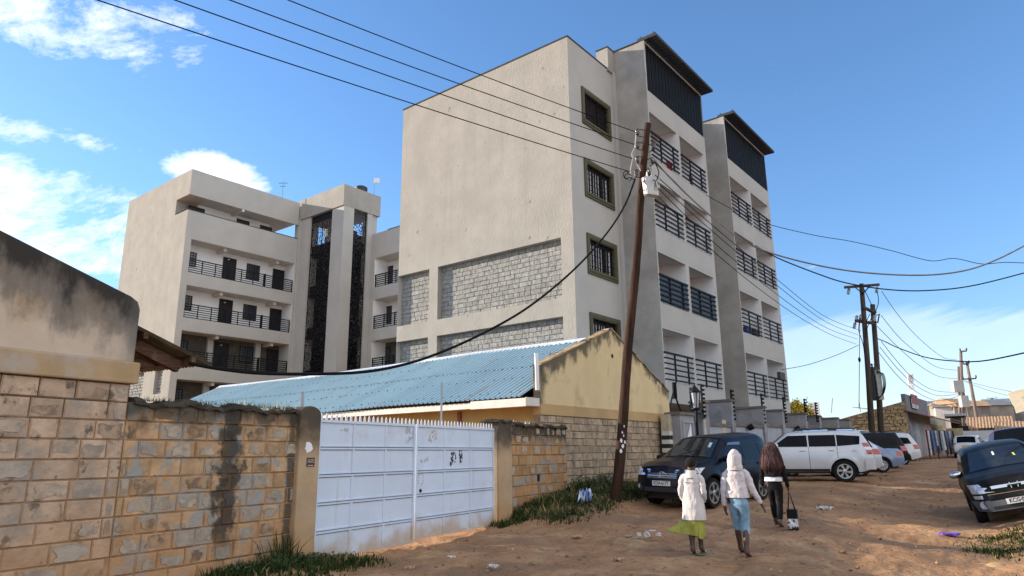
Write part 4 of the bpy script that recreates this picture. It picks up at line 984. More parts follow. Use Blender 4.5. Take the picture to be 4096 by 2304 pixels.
P = at_h(2115, 1080, 53); P.z = 1.2
tree('bush', P, 2.2, 1.5, 1.0, 1500, .12, DG, None, 0, 'low grey green bush at the foot of the rubble stone building', 12, 1.4, 'bush', .06)
def grass():
    b = MB(); dry = MB(); rnd = random.Random(21)
    def clump(x, y, n, h, spread):
        tgt = dry if rnd.random() < .16 else b
        if tgt is dry: n = n//2; h *= 1.25
        for k in range(n):
            px, py = x+rnd.gauss(0, spread), y+rnd.gauss(0, spread); z = gz(px, py)-.02; a = rnd.uniform(0, 6.3); hh = h*rnd.uniform(.4, 1.25); w = .006+.012*rnd.random(); lx, ly = hh*.5*rnd.gauss(0, .6), hh*.5*rnd.gauss(0, .6)
            c, s = math.cos(a)*w, math.sin(a)*w
            tgt.add([(px-c, py-s, z), (px+c, py+s, z), (px+lx*.4+c*.7, py+ly*.4+s*.7, z+hh*.6), (px+lx, py+ly, z+hh), (px+lx*.4-c*.7, py+ly*.4-s*.7, z+hh*.6)], [(0, 1, 2, 4), (4, 2, 3)])
    def patch(s0, s1, y0, y1, cl, n, h, sp):
        for k in range(cl):
            s, yy = rnd.uniform(s0, s1), rnd.uniform(y0, y1); P = wl(s, yy); clump(P.x, P.y, n, h, sp)
    patch(5.0, 6.5, -.5, -.15, 26, 18, .14, .1)
    patch(6.0, 9.6, -1.25, -.02, 230, 22, .17, .12)
    patch(5.6, 9.6, -2.0, -1.2, 90, 16, .12, .12); patch(9.4, 13.0, -2.1, -.3, 190, 20, .20, .13); patch(10.2, 13.2, -2.9, -1.9, 60, 14, .11, .12)
    patch(8.6, 11.4, -.6, -.1, 40, 14, .36, .08)
    patch(-2.2, -.1, -.55, -.05, 75, 20, .17, .09); patch(-.6, .55, -.8, -.12, 60, 18, .12, .1); patch(-1.6, .3, -1.0, -.4, 50, 14, .09, .12)
    for k in range(12):
        P = wl(rnd.uniform(-1.2, -.6), rnd.uniform(-.15, .0)); clump(P.x, P.y, 7, .5, .03)
    for k in range(1500):     # bank on the right
        x, y = rnd.uniform(6.8, 13), rnd.uniform(9.5, 15.2)
        if wall_sn(x, y)[1] < 9.6+.6*math.sin(y*1.7): continue
        clump(x, y, 18, .07, .16)
    for k in range(40):
        P = at_h(rnd.uniform(2215, 2330), 1150, rnd.uniform(50, 56)); clump(P.x, P.y, 14, .14, .3)
    o = b.build('grass', M('grass_blade', (.032, .05, .013), .8, .3, 1.5, isl=.35, col2=(.085, .095, .03), s2=.8, lo=.5, hi=.68)); tag(o, 'rough green grass along the foot of the walls', 'grass', kind='stuff')
    o = dry.build('dry_grass', M('dry_grass_blade', (.26, .19, .085), .9, .3, 1.5, isl=.4)); tag(o, 'dry straw coloured grass among the green along the walls', 'grass', kind='stuff')
    w = MB()    # broad-leaved weeds
    for k in range(4200):
        q = rnd.random()
        if q < .6: s, yy, h = rnd.uniform(6.0, 12.6), -rnd.random()**1.4*1.9-.05, .16
        elif q < .85: s, yy, h = rnd.uniform(9.3, 11.6), rnd.uniform(-1.1, -.1), .45
        else: s, yy, h = rnd.uniform(-2.0, .3), rnd.uniform(-.55, -.05), .16
        P = wl(s, yy); z = gz(P.x, P.y)+rnd.random()**1.5*h; a = Vector((rnd.gauss(0, 1), rnd.gauss(0, 1), rnd.gauss(0, .4))).normalized(); bb = a.orthogonal().normalized(); sz = rnd.uniform(.018, .05)
        p = Vector((P.x, P.y, z)); w.add([p-a*sz, p+bb*sz*.5, p+a*sz, p-bb*sz*.5], [(0, 1, 2, 3)])
    o = w.build('weeds', M('weed_leaf', (.028, .045, .012), .7, .3, 2, isl=.4, col2=(.055, .075, .02), s2=1, lo=.5, hi=.65)); tag(o, 'low broad leaved weeds on the verge and wall foot', 'weeds', kind='stuff')
    t = MB()
    for k in range(500):
        s = rnd.uniform(-3.3, -.6); c, zz = wl(s, rnd.uniform(0, .22)), 2.36; hh = rnd.uniform(.02, .09)*(1 if s < -2 else 1.3); a = rnd.uniform(0, 6.3); lx = hh*.5*rnd.gauss(0, 1)
        t.add([(c.x-.006*math.cos(a), c.y-.006*math.sin(a), zz), (c.x+.006*math.cos(a), c.y+.006*math.sin(a), zz), (c.x+lx, c.y+lx*.5, zz+hh)], [(0, 1, 2)])
    o = t.build('moss', M('dry_moss', (.10, .10, .03), .9, .4, 4, isl=.4)); tag(o, 'dry moss and tiny weeds along the top of the block wall', 'moss', kind='stuff')
grass()
def stones():
    rnd = random.Random(31); b = MB()
    def rock(mb, P, r, fl=.5):
        n = 7; 
        for_ = []
        vs = []; fs = []
        for i in range(4):
            th = math.pi*(i+.5)/4
            for j in range(n):
                a = 2*math.pi*j/n+i*.3; q = r*rnd.uniform(.7, 1.2); vs.append((P.x+q*math.sin(th)*math.cos(a), P.y+q*math.sin(th)*math.sin(a), P.z+q*fl*math.cos(th)))
        fs = [(i*n+j, i*n+(j+1) % n, (i+1)*n+(j+1) % n, (i+1)*n+j) for i in range(3) for j in range(n)]+[tuple(range(n))[::-1], tuple(3*n+j for j in range(n))]
        mb.add(vs, fs)
    for k in range(3600):
        x, y = rnd.uniform(-3, 16), rnd.uniform(9, 34)**1
        ws, wn = wall_sn(x, y)
        if wn < .1 or rnd.random() < .25*(y > 20): continue
        r = .008+.03*rnd.random()**3
        if rnd.random() < .012: r = rnd.uniform(.04, .07)
        rock(b, Vector((x, y, gz(x, y)+r*.1)), r)
    o = b.build('gravel', M('pale_stone', (.33, .215, .125), .95, .25, 3, .5, 12, isl=.5)); tag(o, 'loose stones and grit scattered over the dirt road', 'gravel', kind='stuff')
    SM = M('ochre_stone', (.46, .31, .15), .95, .2, 4, .7, 10)
    for k, (px, py, r, lab) in enumerate(((2505, 1438, .34, 'largest ochre stone at the bottom right edge of the road'), (2440, 1444, .14, 'small ochre stone left of the largest one at the bottom right'), (2562, 1443, .2, 'ochre stone right of the largest one at the bottom right edge'), (2395, 1447, .16, 'flat ochre stone leftmost of the row at the bottom right'))):
        P = at_z(px, py, gz(*at_h(px, py, 11).xy)); s = MB(); rock(s, Vector((0, 0, 0)), r, .5); o = s.build('stone', SM, smooth=False); o.location = P; tag(o, lab, 'stone', 'ochre stones at the bottom right'); sm = o.modifiers.new('s', 'SUBSURF'); sm.levels = 2; sm.render_levels = 2
    for k, (px, py, r, lab) in enumerate(((1625, 1305, .09, 'pale stone in the weeds below the wall, left of the white coat'), (1655, 1318, .06, 'small pale stone in the weeds nearest the white coat'), (1607, 1330, .06, 'pale stone at the edge of the weeds'))):
        P = at_h(px, py, 13.5); P.z = gz(P.x, P.y)+.1; s = MB(); rock(s, Vector((0, 0, 0)), r, .8); o = s.build('stone', M('white_stone', (.5, .46, .40), .9, .15, 5)); o.location = P; tag(o, lab, 'stone', 'pale stones in the verge')
stones()
def litter(px, py, D, sx, sy, mat, name, label, h=.03, seed=0, cat='litter'):
    P = at_h(px, py, D); P.z = gz(P.x, P.y)+.012; b = MB(); rnd = random.Random(seed); n = 9
    hs = [[rnd.random() for _ in range(n)] for _ in range(n)]
    def fn(u, v):
        i, j = round(u*(n-1)), round(v*(n-1)); ed = 1-.35*rnd.random() if i in (0, n-1) or j in (0, n-1) else 1
        return ((u-.5)*sx*ed, (v-.5)*sy*ed, h*hs[i][j])
    b.grid(fn, n, n); o = b.build(name, mat, smooth=False); o.location = P; o.rotation_euler = (0, 0, seed*.7); so = o.modifiers.new('s', 'SOLIDIFY'); so.thickness = .004; tag(o, label, cat, 'litter lying on the road and verge'); return o
PAP = M('white_litter', (.60, .56, .52), .7, .15, 5); PUR = M('purple_litter', (.16, .07, .55), .5, .2, 4); BLUP = M('blue_plastic', (.10, .25, .62), .3, .3, 5, col2=(.6, .65, .75), s2=7, lo=.48, hi=.56); CARD = M('tan_litter', (.45, .30, .18), .8, .2, 5)
def litters():
    def zpt(px, py):
        D = 12.0
        for _ in range(12):
            P = at_h(px, py, D); g = gz(P.x, P.y); t = at_z(px, py, g); D = math.hypot(t.x, t.y)
        return D
    for i, (px, py, sx, sy, m, nm, lab, h) in enumerate((
        (2078, 1284, .34, .5, PAP, 'paper_litter', 'crumpled pale paper lying in the middle of the road', .12),
        (2388, 1350, .34, .5, PUR, 'plastic_litter', 'bright purple scrap of plastic on the right of the road', .10),
        (1640, 1340, .18, .2, PAP, 'paper_litter', 'small white scrap at the edge of the verge', .06),
        (1583, 1352, .2, .2, CARD, 'cardboard_litter', 'tan scrap of cardboard below the weeds', .05),
        (1450, 1352, .3, .2, CARD, 'cardboard_litter', 'long tan scrap on the dirt below the short wall', .04),
        (1240, 1430, .2, .2, PAP, 'paper_litter', 'white scrap in front of the gate, nearest the bottom edge', .07),
        (1135, 1405, .26, .2, PAP, 'paper_litter', 'pale scrap on the dirt just outside the gate', .05),
        (1290, 1385, .2, .2, CARD, 'cardboard_litter', 'brown scrap on the dirt to the right of the gate', .05),
        (1030, 1432, .24, .2, CARD, 'cardboard_litter', 'brown scrap by the bottom edge below the gate leaves', .05),
        (1555, 1412, .2, .18, CARD, 'cardboard_litter', 'brown scrap on the open dirt left of the walkers', .06),
        (1690, 1385, .2, .2, CARD, 'cardboard_litter', 'brown scrap beside the green skirt', .07))):
        litter(px, py, zpt(px, py), sx*.75, sy*.75, m, nm, lab, h*.75, i+1)
    b = litter(1474, 1285, 17.2, .3, .5, BLUP, 'plastic_bag', 'blue and white plastic bag caught in the weeds by the short wall', .34, 40, 'bag'); b.location.z += .08
litters()
# ---------------------------------------------------------------- cars (local: +x to the front, z up, origin on the ground under the middle)
TYRE = M('tyre_rubber', (.018, .017, .016), .85, .25, 8); ALLOY = M('alloy', (.55, .56, .58), .3, .05, 3, metal=.8); CHROME = M('chrome', (.7, .71, .73), .15, .03, 3, metal=1)
CGL = M('car_glass', (.005, .006, .008), .06, .1, 2, spec=.1); TRIM = M('black_trim', (.02, .02, .021), .55, .15, 6); LAMPG = M('headlamp', (.55, .58, .62), .08, .2, 9, spec=.8, coat=1, col2=(.18, .19, .22), s2=9, lo=.48, hi=.56)
RED = M('red_lamp', (.35, .012, .012), .12, .2, 12, coat=1); AMBER = M('amber_lamp', (.6, .22, .03), .2, .1, 8); PLATEW = M('white_plate', (.72, .71, .66), .45, .03, 4); PLATEY = M('yellow_plate', (.72, .45, .05), .5, .03, 4); INK = M('plate_ink', (.012, .012, .012), .6, 0, 4)
def text_mesh(s, size, name, mat, parent, Mx):
    cu = bpy.data.curves.new(name, 'FONT'); cu.body = s; cu.size = size; cu.align_x = 'CENTER'; cu.align_y = 'CENTER'; cu.extrude = .002; cu.offset = size*.022
    o = bpy.data.objects.new(name+'_curve', cu); me = bpy.data.meshes.new_from_object(o); bpy.data.objects.remove(o)
    me.transform(Mx); me.materials.clear(); me.materials.append(mat)
    ob = bpy.data.objects.new(name, me); COL.objects.link(ob); ob.parent = parent; return ob
class Car:
    def __init__(s, name, loc, head, paint, P, label, pitch_roll=None, group=None):
        s.P = P; s.L, s.W, s.H = P['L'], P['W'], P['H']; s.paint = paint
        hd = Vector(head).normalized(); rz = math.atan2(hd.y, hd.x); lf = Vector((-hd.y, hd.x))
        wb = P['wb']; tr = s.W*.43
        def g(a, b): p = Vector(loc[:2])+Vector(hd[:2])*a+lf*b; return gz(p.x, p.y)
        f, r_, l, ri = [(g(wb/2, tr)+g(wb/2, -tr))/2, (g(-wb/2, tr)+g(-wb/2, -tr))/2, (g(wb/2, tr)+g(-wb/2, tr))/2, (g(wb/2, -tr)+g(-wb/2, -tr))/2]
        z = (f+r_)/2; pit = -math.atan2(f-r_, wb); rol = math.atan2(l-ri, 2*tr)
        mx = Matrix.Rotation(rz, 4, 'Z') @ Matrix.Rotation(pit, 4, 'Y') @ Matrix.Rotation(rol, 4, 'X')
        s.e = empty(name, (loc[0], loc[1], z), 0, label, 'car', group); s.e.rotation_euler = mx.to_euler()
        pr = P['prof']; xs = np.array([p[0] for p in pr]); zs = np.array([p[1] for p in pr])
        s.xf_, s.zf_ = xs, zs
        xx = np.linspace(xs[0], xs[-1], 700); zz = np.interp(xx, xs, zs); k = np.hanning(13); k /= k.sum()
        zp = np.concatenate([np.full(6, zz[0]), zz, np.full(6, zz[-1])]); s.px, s.pz = xx, np.convolve(zp, k, 'valid')
        s.fa, s.ra = wb/2+P.get('sh', 0), -wb/2+P.get('sh', 0)
    def zt(s, x): return float(np.interp(x, s.px, s.pz))
    def zb(s, x):
        P = s.P; z = P['zb']+(.10*sstep(s.L/2-.5, s.L/2, abs(x)))
        R_ = P['r']+.07
        for a in (s.fa, s.ra):
            d = abs(x-a)
            if d < R_: z = max(z, P['r']*.98+math.sqrt(R_*R_-d*d))
        return z
    def y(s, x, z):
        P = s.P; W2 = s.W/2; bl = P['belt']; zt = s.zt(x)
        t = (min(z, bl)-P['zb'])/(bl-P['zb']); w = W2*(1-.10*(t-.55)**2/.3)
        if z > bl: w -= (z-bl)*P.get('lean', .27)
        for a in (s.fa, s.ra):      # flared arches
            d = math.hypot(x-a, z-P['r'])
            if z < bl: w += .025*math.exp(-((d-P['r']-.1)/.09)**2)
        ef = max(0, (x-(s.L/2-1.0))/1.0); er = max(0, (-x-(s.L/2-.7))/.7)
        w *= 1-P.get('tf', .20)*ef**2.4-P.get('tr', .14)*er**2.4
        r = min(P.get('re', .10), max(.02, (zt-P['zb'])*.3))
        if z > zt-r: q = min(1, (z-(zt-r))/r); w -= r*.9*(1-math.sqrt(max(0, 1-q*q)))
        return w
    def ztop(s, x, y):
        ye = s.y(x, s.zt(x)); return s.zt(x)+.045*(1-min(1, (y/max(ye, .01))**2))
    def body(s):
        P = s.P; xs = sorted(set([round(float(v), 4) for v in np.concatenate([np.linspace(-s.L/2, s.L/2, 90), s.fa+(P['r']+.07)*np.cos(np.linspace(0, math.pi, 21)), s.ra+(P['r']+.07)*np.cos(np.linspace(0, math.pi, 21)), np.linspace(s.L/2-.35, s.L/2, 16), np.linspace(-s.L/2, -s.L/2+.35, 14)]) if -s.L/2-.001 <= v <= s.L/2+.001]))
        NS, NT = 17, 7; ring = 2*(NS+1)+2*NT+1-0; b = MB(); rows = []
        for x in xs:
            zt, zb = s.zt(x), min(s.zb(x), s.zt(x)-.05); side = []
            for j in range(NS+1):
                q = j/NS; q = q*.9 if j < NS-4 else None
                if q is None: q = (NS-5)/NS*.9+(1-(NS-5)/NS*.9)*((j-(NS-5))/5)**.8
                z = zb+(zt-zb)*q; side.append((x, s.y(x, z), z))
            ye = side[-1][1]; top = [(x, ye*(1-k/(NT)), s.ztop(x, ye*(1-k/NT))) for k in range(1, NT+1)]
            inn = (x, max(.1, side[0][1]-.30), zb)
            half = [inn]+side+top
            full = [(p[0], -p[1], p[2]) for p in half]+[half[k] for k in range(len(half)-2, -1, -1)]
            rows.append(full)
        n = len(rows[0]); vs = [p for r in rows for p in r]
        fs = [(i*n+j, i*n+j+1, (i+1)*n+j+1, (i+1)*n+j) for i in range(len(rows)-1) for j in range(n-1)]
        fs += [tuple(range(n)), tuple((len(rows)-1)*n+j for j in range(n))[::-1]]
        b.add(vs, fs); s.bd = b.build('body', s.paint, s.e, smooth=True)
        s.bd.data.set_sharp_from_angle(angle=R(38))
        f = MB(); f.box(-s.L/2+.25, s.L/2-.3, -s.W/2+.32, s.W/2-.32, P['zb']-.06, P['belt']-.08); f.build('underbody', TRIM, s.e)
    # a patch on the outer skin: side patch by (x,z) corners
    def side(s, name, sg, quad, mat, parent=None, off=.006, nu=10, nv=6):
        b = MB(); (a, b0, c, d) = quad      # a,b bottom ; d,c top
        def fn(u, v):
            x = (a[0]*(1-u)+b0[0]*u)*(1-v)+(d[0]*(1-u)+c[0]*u)*v; z = (a[1]*(1-u)+b0[1]*u)*(1-v)+(d[1]*(1-u)+c[1]*u)*v
            return (x, sg*(s.y(x, z)+off), z)
        b.grid(fn, nu, nv); return b.build(name, mat, parent or s.bd, smooth=True)
    def screen(s, name, x0, x1, m0, m1, mat, off=.008, parent=None, n=12, yl=-1, yr=1):
        b = MB()
        def fn(u, v):
            x = x0+(x1-x0)*u; ye = s.y(x, s.zt(x))-(m0+(m1-m0)*u); y = ye*(yl+(yr-yl)*v); sl = (s.zt(x+.01)-s.zt(x-.01))/.02; nl = math.hypot(1, sl)
            return (x-sl/nl*off, y, s.ztop(x, y)+off/nl)
        b.grid(fn, n, 12); return b.build(name, mat, parent or s.bd, smooth=True)
    def contour(s, z, end):
        """half plan outline at height z round one end: arclength from the centre line"""
        tip = s.L/2
        xs = np.linspace(0, tip, 260)*end; ok = [x for x in xs if s.zt(x) >= z]
        if not ok: ok = [0]
        xe = ok[-1]; pts = [(x, s.y(x, z)) for x in ok]; pts = [(xe, 0.0)]+pts[::-1]
        d = [0]
        for p, q in zip(pts[:-1], pts[1:]): d.append(d[-1]+math.hypot(q[0]-p[0], q[1]-p[1]))
        return np.array(d), np.array(pts)
    def wrap(s, name, end, sg, s00, s01, z0, s10, s11, z1, mat, off=.008, nu=14, nv=5, parent=None, bow=0):
        b = MB(); C = {}
        def fn(u, v):
            z = z0+(z1-z0)*v
            if v not in C: C[v] = s.contour(z, end)
            d, p = C[v]; t = (s00*(1-u)+s01*u)*(1-v)+(s10*(1-u)+s11*u)*v
            x = np.interp(abs(t), d, p[:, 0]); y = np.interp(abs(t), d, p[:, 1]); dx = np.interp(abs(t)+.02, d, p[:, 0])-np.interp(abs(t)-.02 if abs(t) > .02 else 0, d, p[:, 0]); dy = np.interp(abs(t)+.02, d, p[:, 1])-np.interp(abs(t)-.02 if abs(t) > .02 else 0, d, p[:, 1])
            nx, ny = (dy, -dx); l = math.hypot(nx, ny) or 1; nx, ny = nx/l, ny/l
            if nx*end < 0 and ny < 0: nx, ny = -nx, -ny
            if ny < -.1: nx, ny = -nx, -ny
            if abs(ny) < .1 and nx*end < 0: nx = -nx
            s_ = sg if t >= 0 else -sg
            return (x+nx*off, s_*(y+ny*off), z+bow*math.sin(math.pi*u))
        b.grid(fn, nu, nv); return b.build(name, mat, parent or s.bd, smooth=True)
    def wheels(s, spokes=6, rimr=.68, copies=True):
        P = s.P; r = P['r']; w = P.get('tw', .235)
        k = 0
        for xw in (s.fa, s.ra):
            for sg in (-1, 1):
                e = empty('wheel', (xw, sg*(s.W/2-w/2-.005), r), 0 if sg > 0 else math.pi); e.parent = s.e
                if k == 0:
                    t = MB(); t.lathe([(r*rimr, -w/2+.02), (r*.93, -w/2), (r*.985, -w/2+.03), (r, -w/4), (r, w/4), (r*.985, w/2-.03), (r*.93, w/2), (r*rimr, w/2-.012)], (0, 0, 0), (0, 1, 0), 28); t = t.build('tyre', TYRE, e, smooth=True); t.data.set_sharp_from_angle(angle=R(45))
                    m = MB(); m.lathe([(r*rimr+.004, -w/2+.03), (r*rimr+.004, w/2-.01), (r*rimr-.03, w/2-.012), (r*rimr-.05, w/2-.07), (.02, w/2-.075)], (0, 0, 0), (0, 1, 0), 28)
                    for q in range(spokes):
                        a = 2*math.pi*q/spokes; d = Vector((math.cos(a), 0, math.sin(a))); tt = Vector((-math.sin(a), 0, math.cos(a)))
                        for j in (-1, 1):
                            m.prism([d*.05+tt*.0+Vector((0, w/2-.066, 0)), d*(r*rimr-.02)+tt*(.012+j*.03)+Vector((0, w/2-.066, 0)), d*(r*rimr-.02)+tt*(.012+j*.03+.035)+Vector((0, w/2-.066, 0)), d*.06+tt*.045+Vector((0, w/2-.066, 0))], (0, .055, 0))
                    m.lathe([(.07, w/2-.07), (.07, w/2-.008), (.04, w/2), (.01, w/2)], (0, 0, 0), (0, 1, 0), 14); m = m.build('rim', ALLOY, e)
                    g = MB(); g.lathe([(r*rimr-.052, w/2-.0745), (.03, w/2-.0735)], (0, 0, 0), (0, 1, 0), 24); g = g.build('rim_shadow_gap', TRIM, e)
                    first = [t, m, g]
                else:
                    for o in first:
                        c = o.copy(); COL.objects.link(c); c.parent = e
                k += 1
    def mirror(s, sg, x, z, mat, size=(.10, .13, .08)):
        b = MB(); y = s.y(x, z)
        b.grid(lambda u, v: (x+.02+size[0]*math.sin(math.pi*v)**.7*math.cos(2*math.pi*u)*(.7 if math.cos(2*math.pi*u) < 0 else 1.0), sg*(y+.13+size[1]*-math.cos(math.pi*v)), z+.07+size[2]*math.sin(math.pi*v)**.6*math.sin(2*math.pi*u)), 14, 9, True)
        o = b.build('wing_mirror', mat, s.e, smooth=True)
        a = MB(); a.box(x-.03, x+.05, min(sg*(y-.03), sg*(y+.06)), max(sg*(y-.03), sg*(y+.06)), z+.0, z+.05); a.build('mirror_arm', TRIM, o)
    def line(s, sg, x, z0, z1, x1=None):
        s.side('door_gap', sg, ((x-.007, z0), (x+.007, z0), ((x1 or x)+.007, z1), ((x1 or x)-.007, z1)), TRIM, off=.003, nu=2, nv=8)
    def handle(s, sg, x, z, mat):
        y = s.y(x, z); b = MB(); b.box(x-.09, x+.09, min(sg*(y+.004), sg*(y+.035)), max(sg*(y+.004), sg*(y+.035)), z-.018, z+.018); b.build('door_handle', mat, s.bd, bevel=.008)
    def plate(s, end, z, txt, mat, y=0, w=.50, h=.115, dx=.03, split=None):
        x = end*(s.L/2+dx); o = empty('number_plate', (x, y, z)); o.parent = s.e
        b = MB(); b.box(-.008, .008, -w/2, w/2, -h/2, h/2); b.build('plate', mat, o)
        if txt:
            mx = Matrix.Translation((end*.0085, 0, 0)) @ Matrix.Rotation(end*math.pi/2, 4, 'Z') @ Matrix.Rotation(math.pi/2, 4, 'X') @ Matrix.Scale(.86, 4, (1, 0, 0))
            text_mesh(txt, h*.98, 'plate_text', INK, o, mx)
        f = MB(); f.box(-.006, .010, -w/2-.008, w/2+.008, h/2+.0, h/2+.01); f.box(-.006, .010, -w/2-.008, w/2+.008, -h/2-.01, -h/2); f.build('plate_rim', TRIM, o)
def paint(name, c, rough=.28, dust=None, lo=.5, hi=.8):
    return M(name, c, rough, .04, 2, coat=1.0 if max(c) > .3 else .03, spec=.5 if max(c) > .3 else .10, col2=dust, s2=.9, lo=lo, hi=hi)
def suv_profile(L, H, hood0, hoodf, xw0, xw1, xr, zr, tail=.95):
    """rear -> front outline heights"""
    return [(-L/2, .62), (-L/2+.03, tail), (xr, zr-.03), (xr+.22, zr+.01), (-.2, H-.045), (xw1-.2, H-.075), (xw1, H-.105), (xw0, hood0), (L/2-.45, hoodf), (L/2-.14, hoodf-.10), (L/2-.05, hoodf-.26), (L/2, .50)]

# --- dark blue SUV (front towards the camera)
def dark_suv():
    L, W, H = 4.57, 1.815, 1.74
    P = dict(L=L, W=W, H=H, wb=2.66, r=.36, zb=.27, belt=1.06, sh=.02, prof=suv_profile(L, H, 1.16, 1.06, 1.06, .24, -L/2+.30, H), lean=.30, tf=.24)
    hd = Vector((-.70, -.714, 0)).normalized(); lf = Vector((-hd.y, hd.x, 0))
    fw_ = at_h(1790, 1272, 18.2); c = fw_-hd*(P['wb']/2)-(-lf)*(W*.43)      # right-hand front wheel
    # the wheel seen is the car's left one as it faces us
    c = fw_-hd*(P['wb']/2)-lf*(W*.43)
    pt = paint('midnight_blue_paint', (.005, .006, .012), .3, (.075, .05, .037), .47, .8)
    s = Car('suv', c, hd, pt, P, 'dark blue SUV with plate KDA 617T parked nose out by the grey gate'); s.body()
    s.screen('windscreen', .30, 1.04, .07, .05, M('tinted_windscreen', (.02, .022, .022), .05, .3, 3, spec=.5, coat=.1, col2=(.055, .055, .05), s2=1.6, lo=.45, hi=.75))
    st = s.screen('windscreen_sticker', .46, .66, .06, .05, M('sticker_pale_blue', (.42, .60, .64), .5, .3, 9), off=.013, yl=.66, yr=.80, n=4)
    for sg in (1, -1):
        gl = s.side('side_glass', sg, ((-.42, 1.12), (.82, 1.12), (.25, 1.53), (-.42, 1.54)), CGL, nu=14); s.side('side_glass', sg, ((-1.42, 1.12), (-.48, 1.10), (-.48, 1.53), (-1.36, 1.51)), CGL); s.side('side_glass', sg, ((-2.0, 1.20), (-1.48, 1.13), (-1.44, 1.50), (-1.85, 1.46)), CGL)
        s.side('rain_visor', sg, ((-.44, 1.48), (.32, 1.48), (.18, 1.545), (-.44, 1.555)), M('smoked_visor', (.06, .07, .09), .15, .1, 3, coat=.5), off=.03)
        s.line(sg, .86, .42, 1.08); s.line(sg, -.45, .36, 1.09); s.line(sg, -1.40, .75, 1.09)
        s.handle(sg, -.25, .98, pt); s.handle(sg, -1.2, .99, pt)
        s.side('sill_trim', sg, ((-.95, .28), (.95, .28), (.95, .40), (-.95, .40)), TRIM, off=.012)
        s.mirror(sg, .70, 1.08, pt)
        s.wrap('headlamp', 1, sg, .50, 1.02, .78, .44, 1.16, .97, LAMPG)
        s.wrap('fog_lamp', 1, sg, .62, .80, .47, .62, .80, .56, M('fog_lamp', (.4, .42, .45), .1, .2, 9, coat=1))
        s.wrap('fog_recess', 1, sg, .54, .86, .42, .54, .84, .60, TRIM, off=.004)
    gr = s.wrap('grille', 1, 1, -.43, .43, .70, -.45, .45, .90, TRIM, off=.010)
    for k in range(4):
        z = .725+.045*k; s.wrap('grille_bar', 1, 1, -.41, .41, z, -.41, .41, z+.018, CHROME, off=.02, nv=2, parent=gr)
    s.wrap('grille_surround', 1, 1, -.44, .44, .895, -.46, .46, .925, CHROME, off=.02, nv=2, parent=gr)
    s.wrap('bumper_intake', 1, 1, -.5, .5, .40, -.5, .5, .50, TRIM, off=.008)
    e = MB(); x0 = L/2+.02-.09
    def ring(a, b_, cy, cz, r, n=22):
        e.tube([(x0+.035, cy+a*math.cos(2*math.pi*k/n), cz+b_*math.sin(2*math.pi*k/n)) for k in range(n+1)], r, 5, False)
    ring(.105, .07, 0, .80, .011); ring(.045, .065, 0, .80, .009); ring(.072, .028, 0, .838, .009); e.build('emblem', CHROME, gr)
    s.plate(1, .60, 'KDA\u00b7617T', PLATEW, y=0, dx=.012); s.wheels(5, .70)
    for sg in (1, -1):
        w = MB(); w.beam((1.08, sg*.30, 1.20), (.75, sg*-.25, 1.40), .02, .02); w.build('wiper', TRIM, s.bd)
dark_suv()
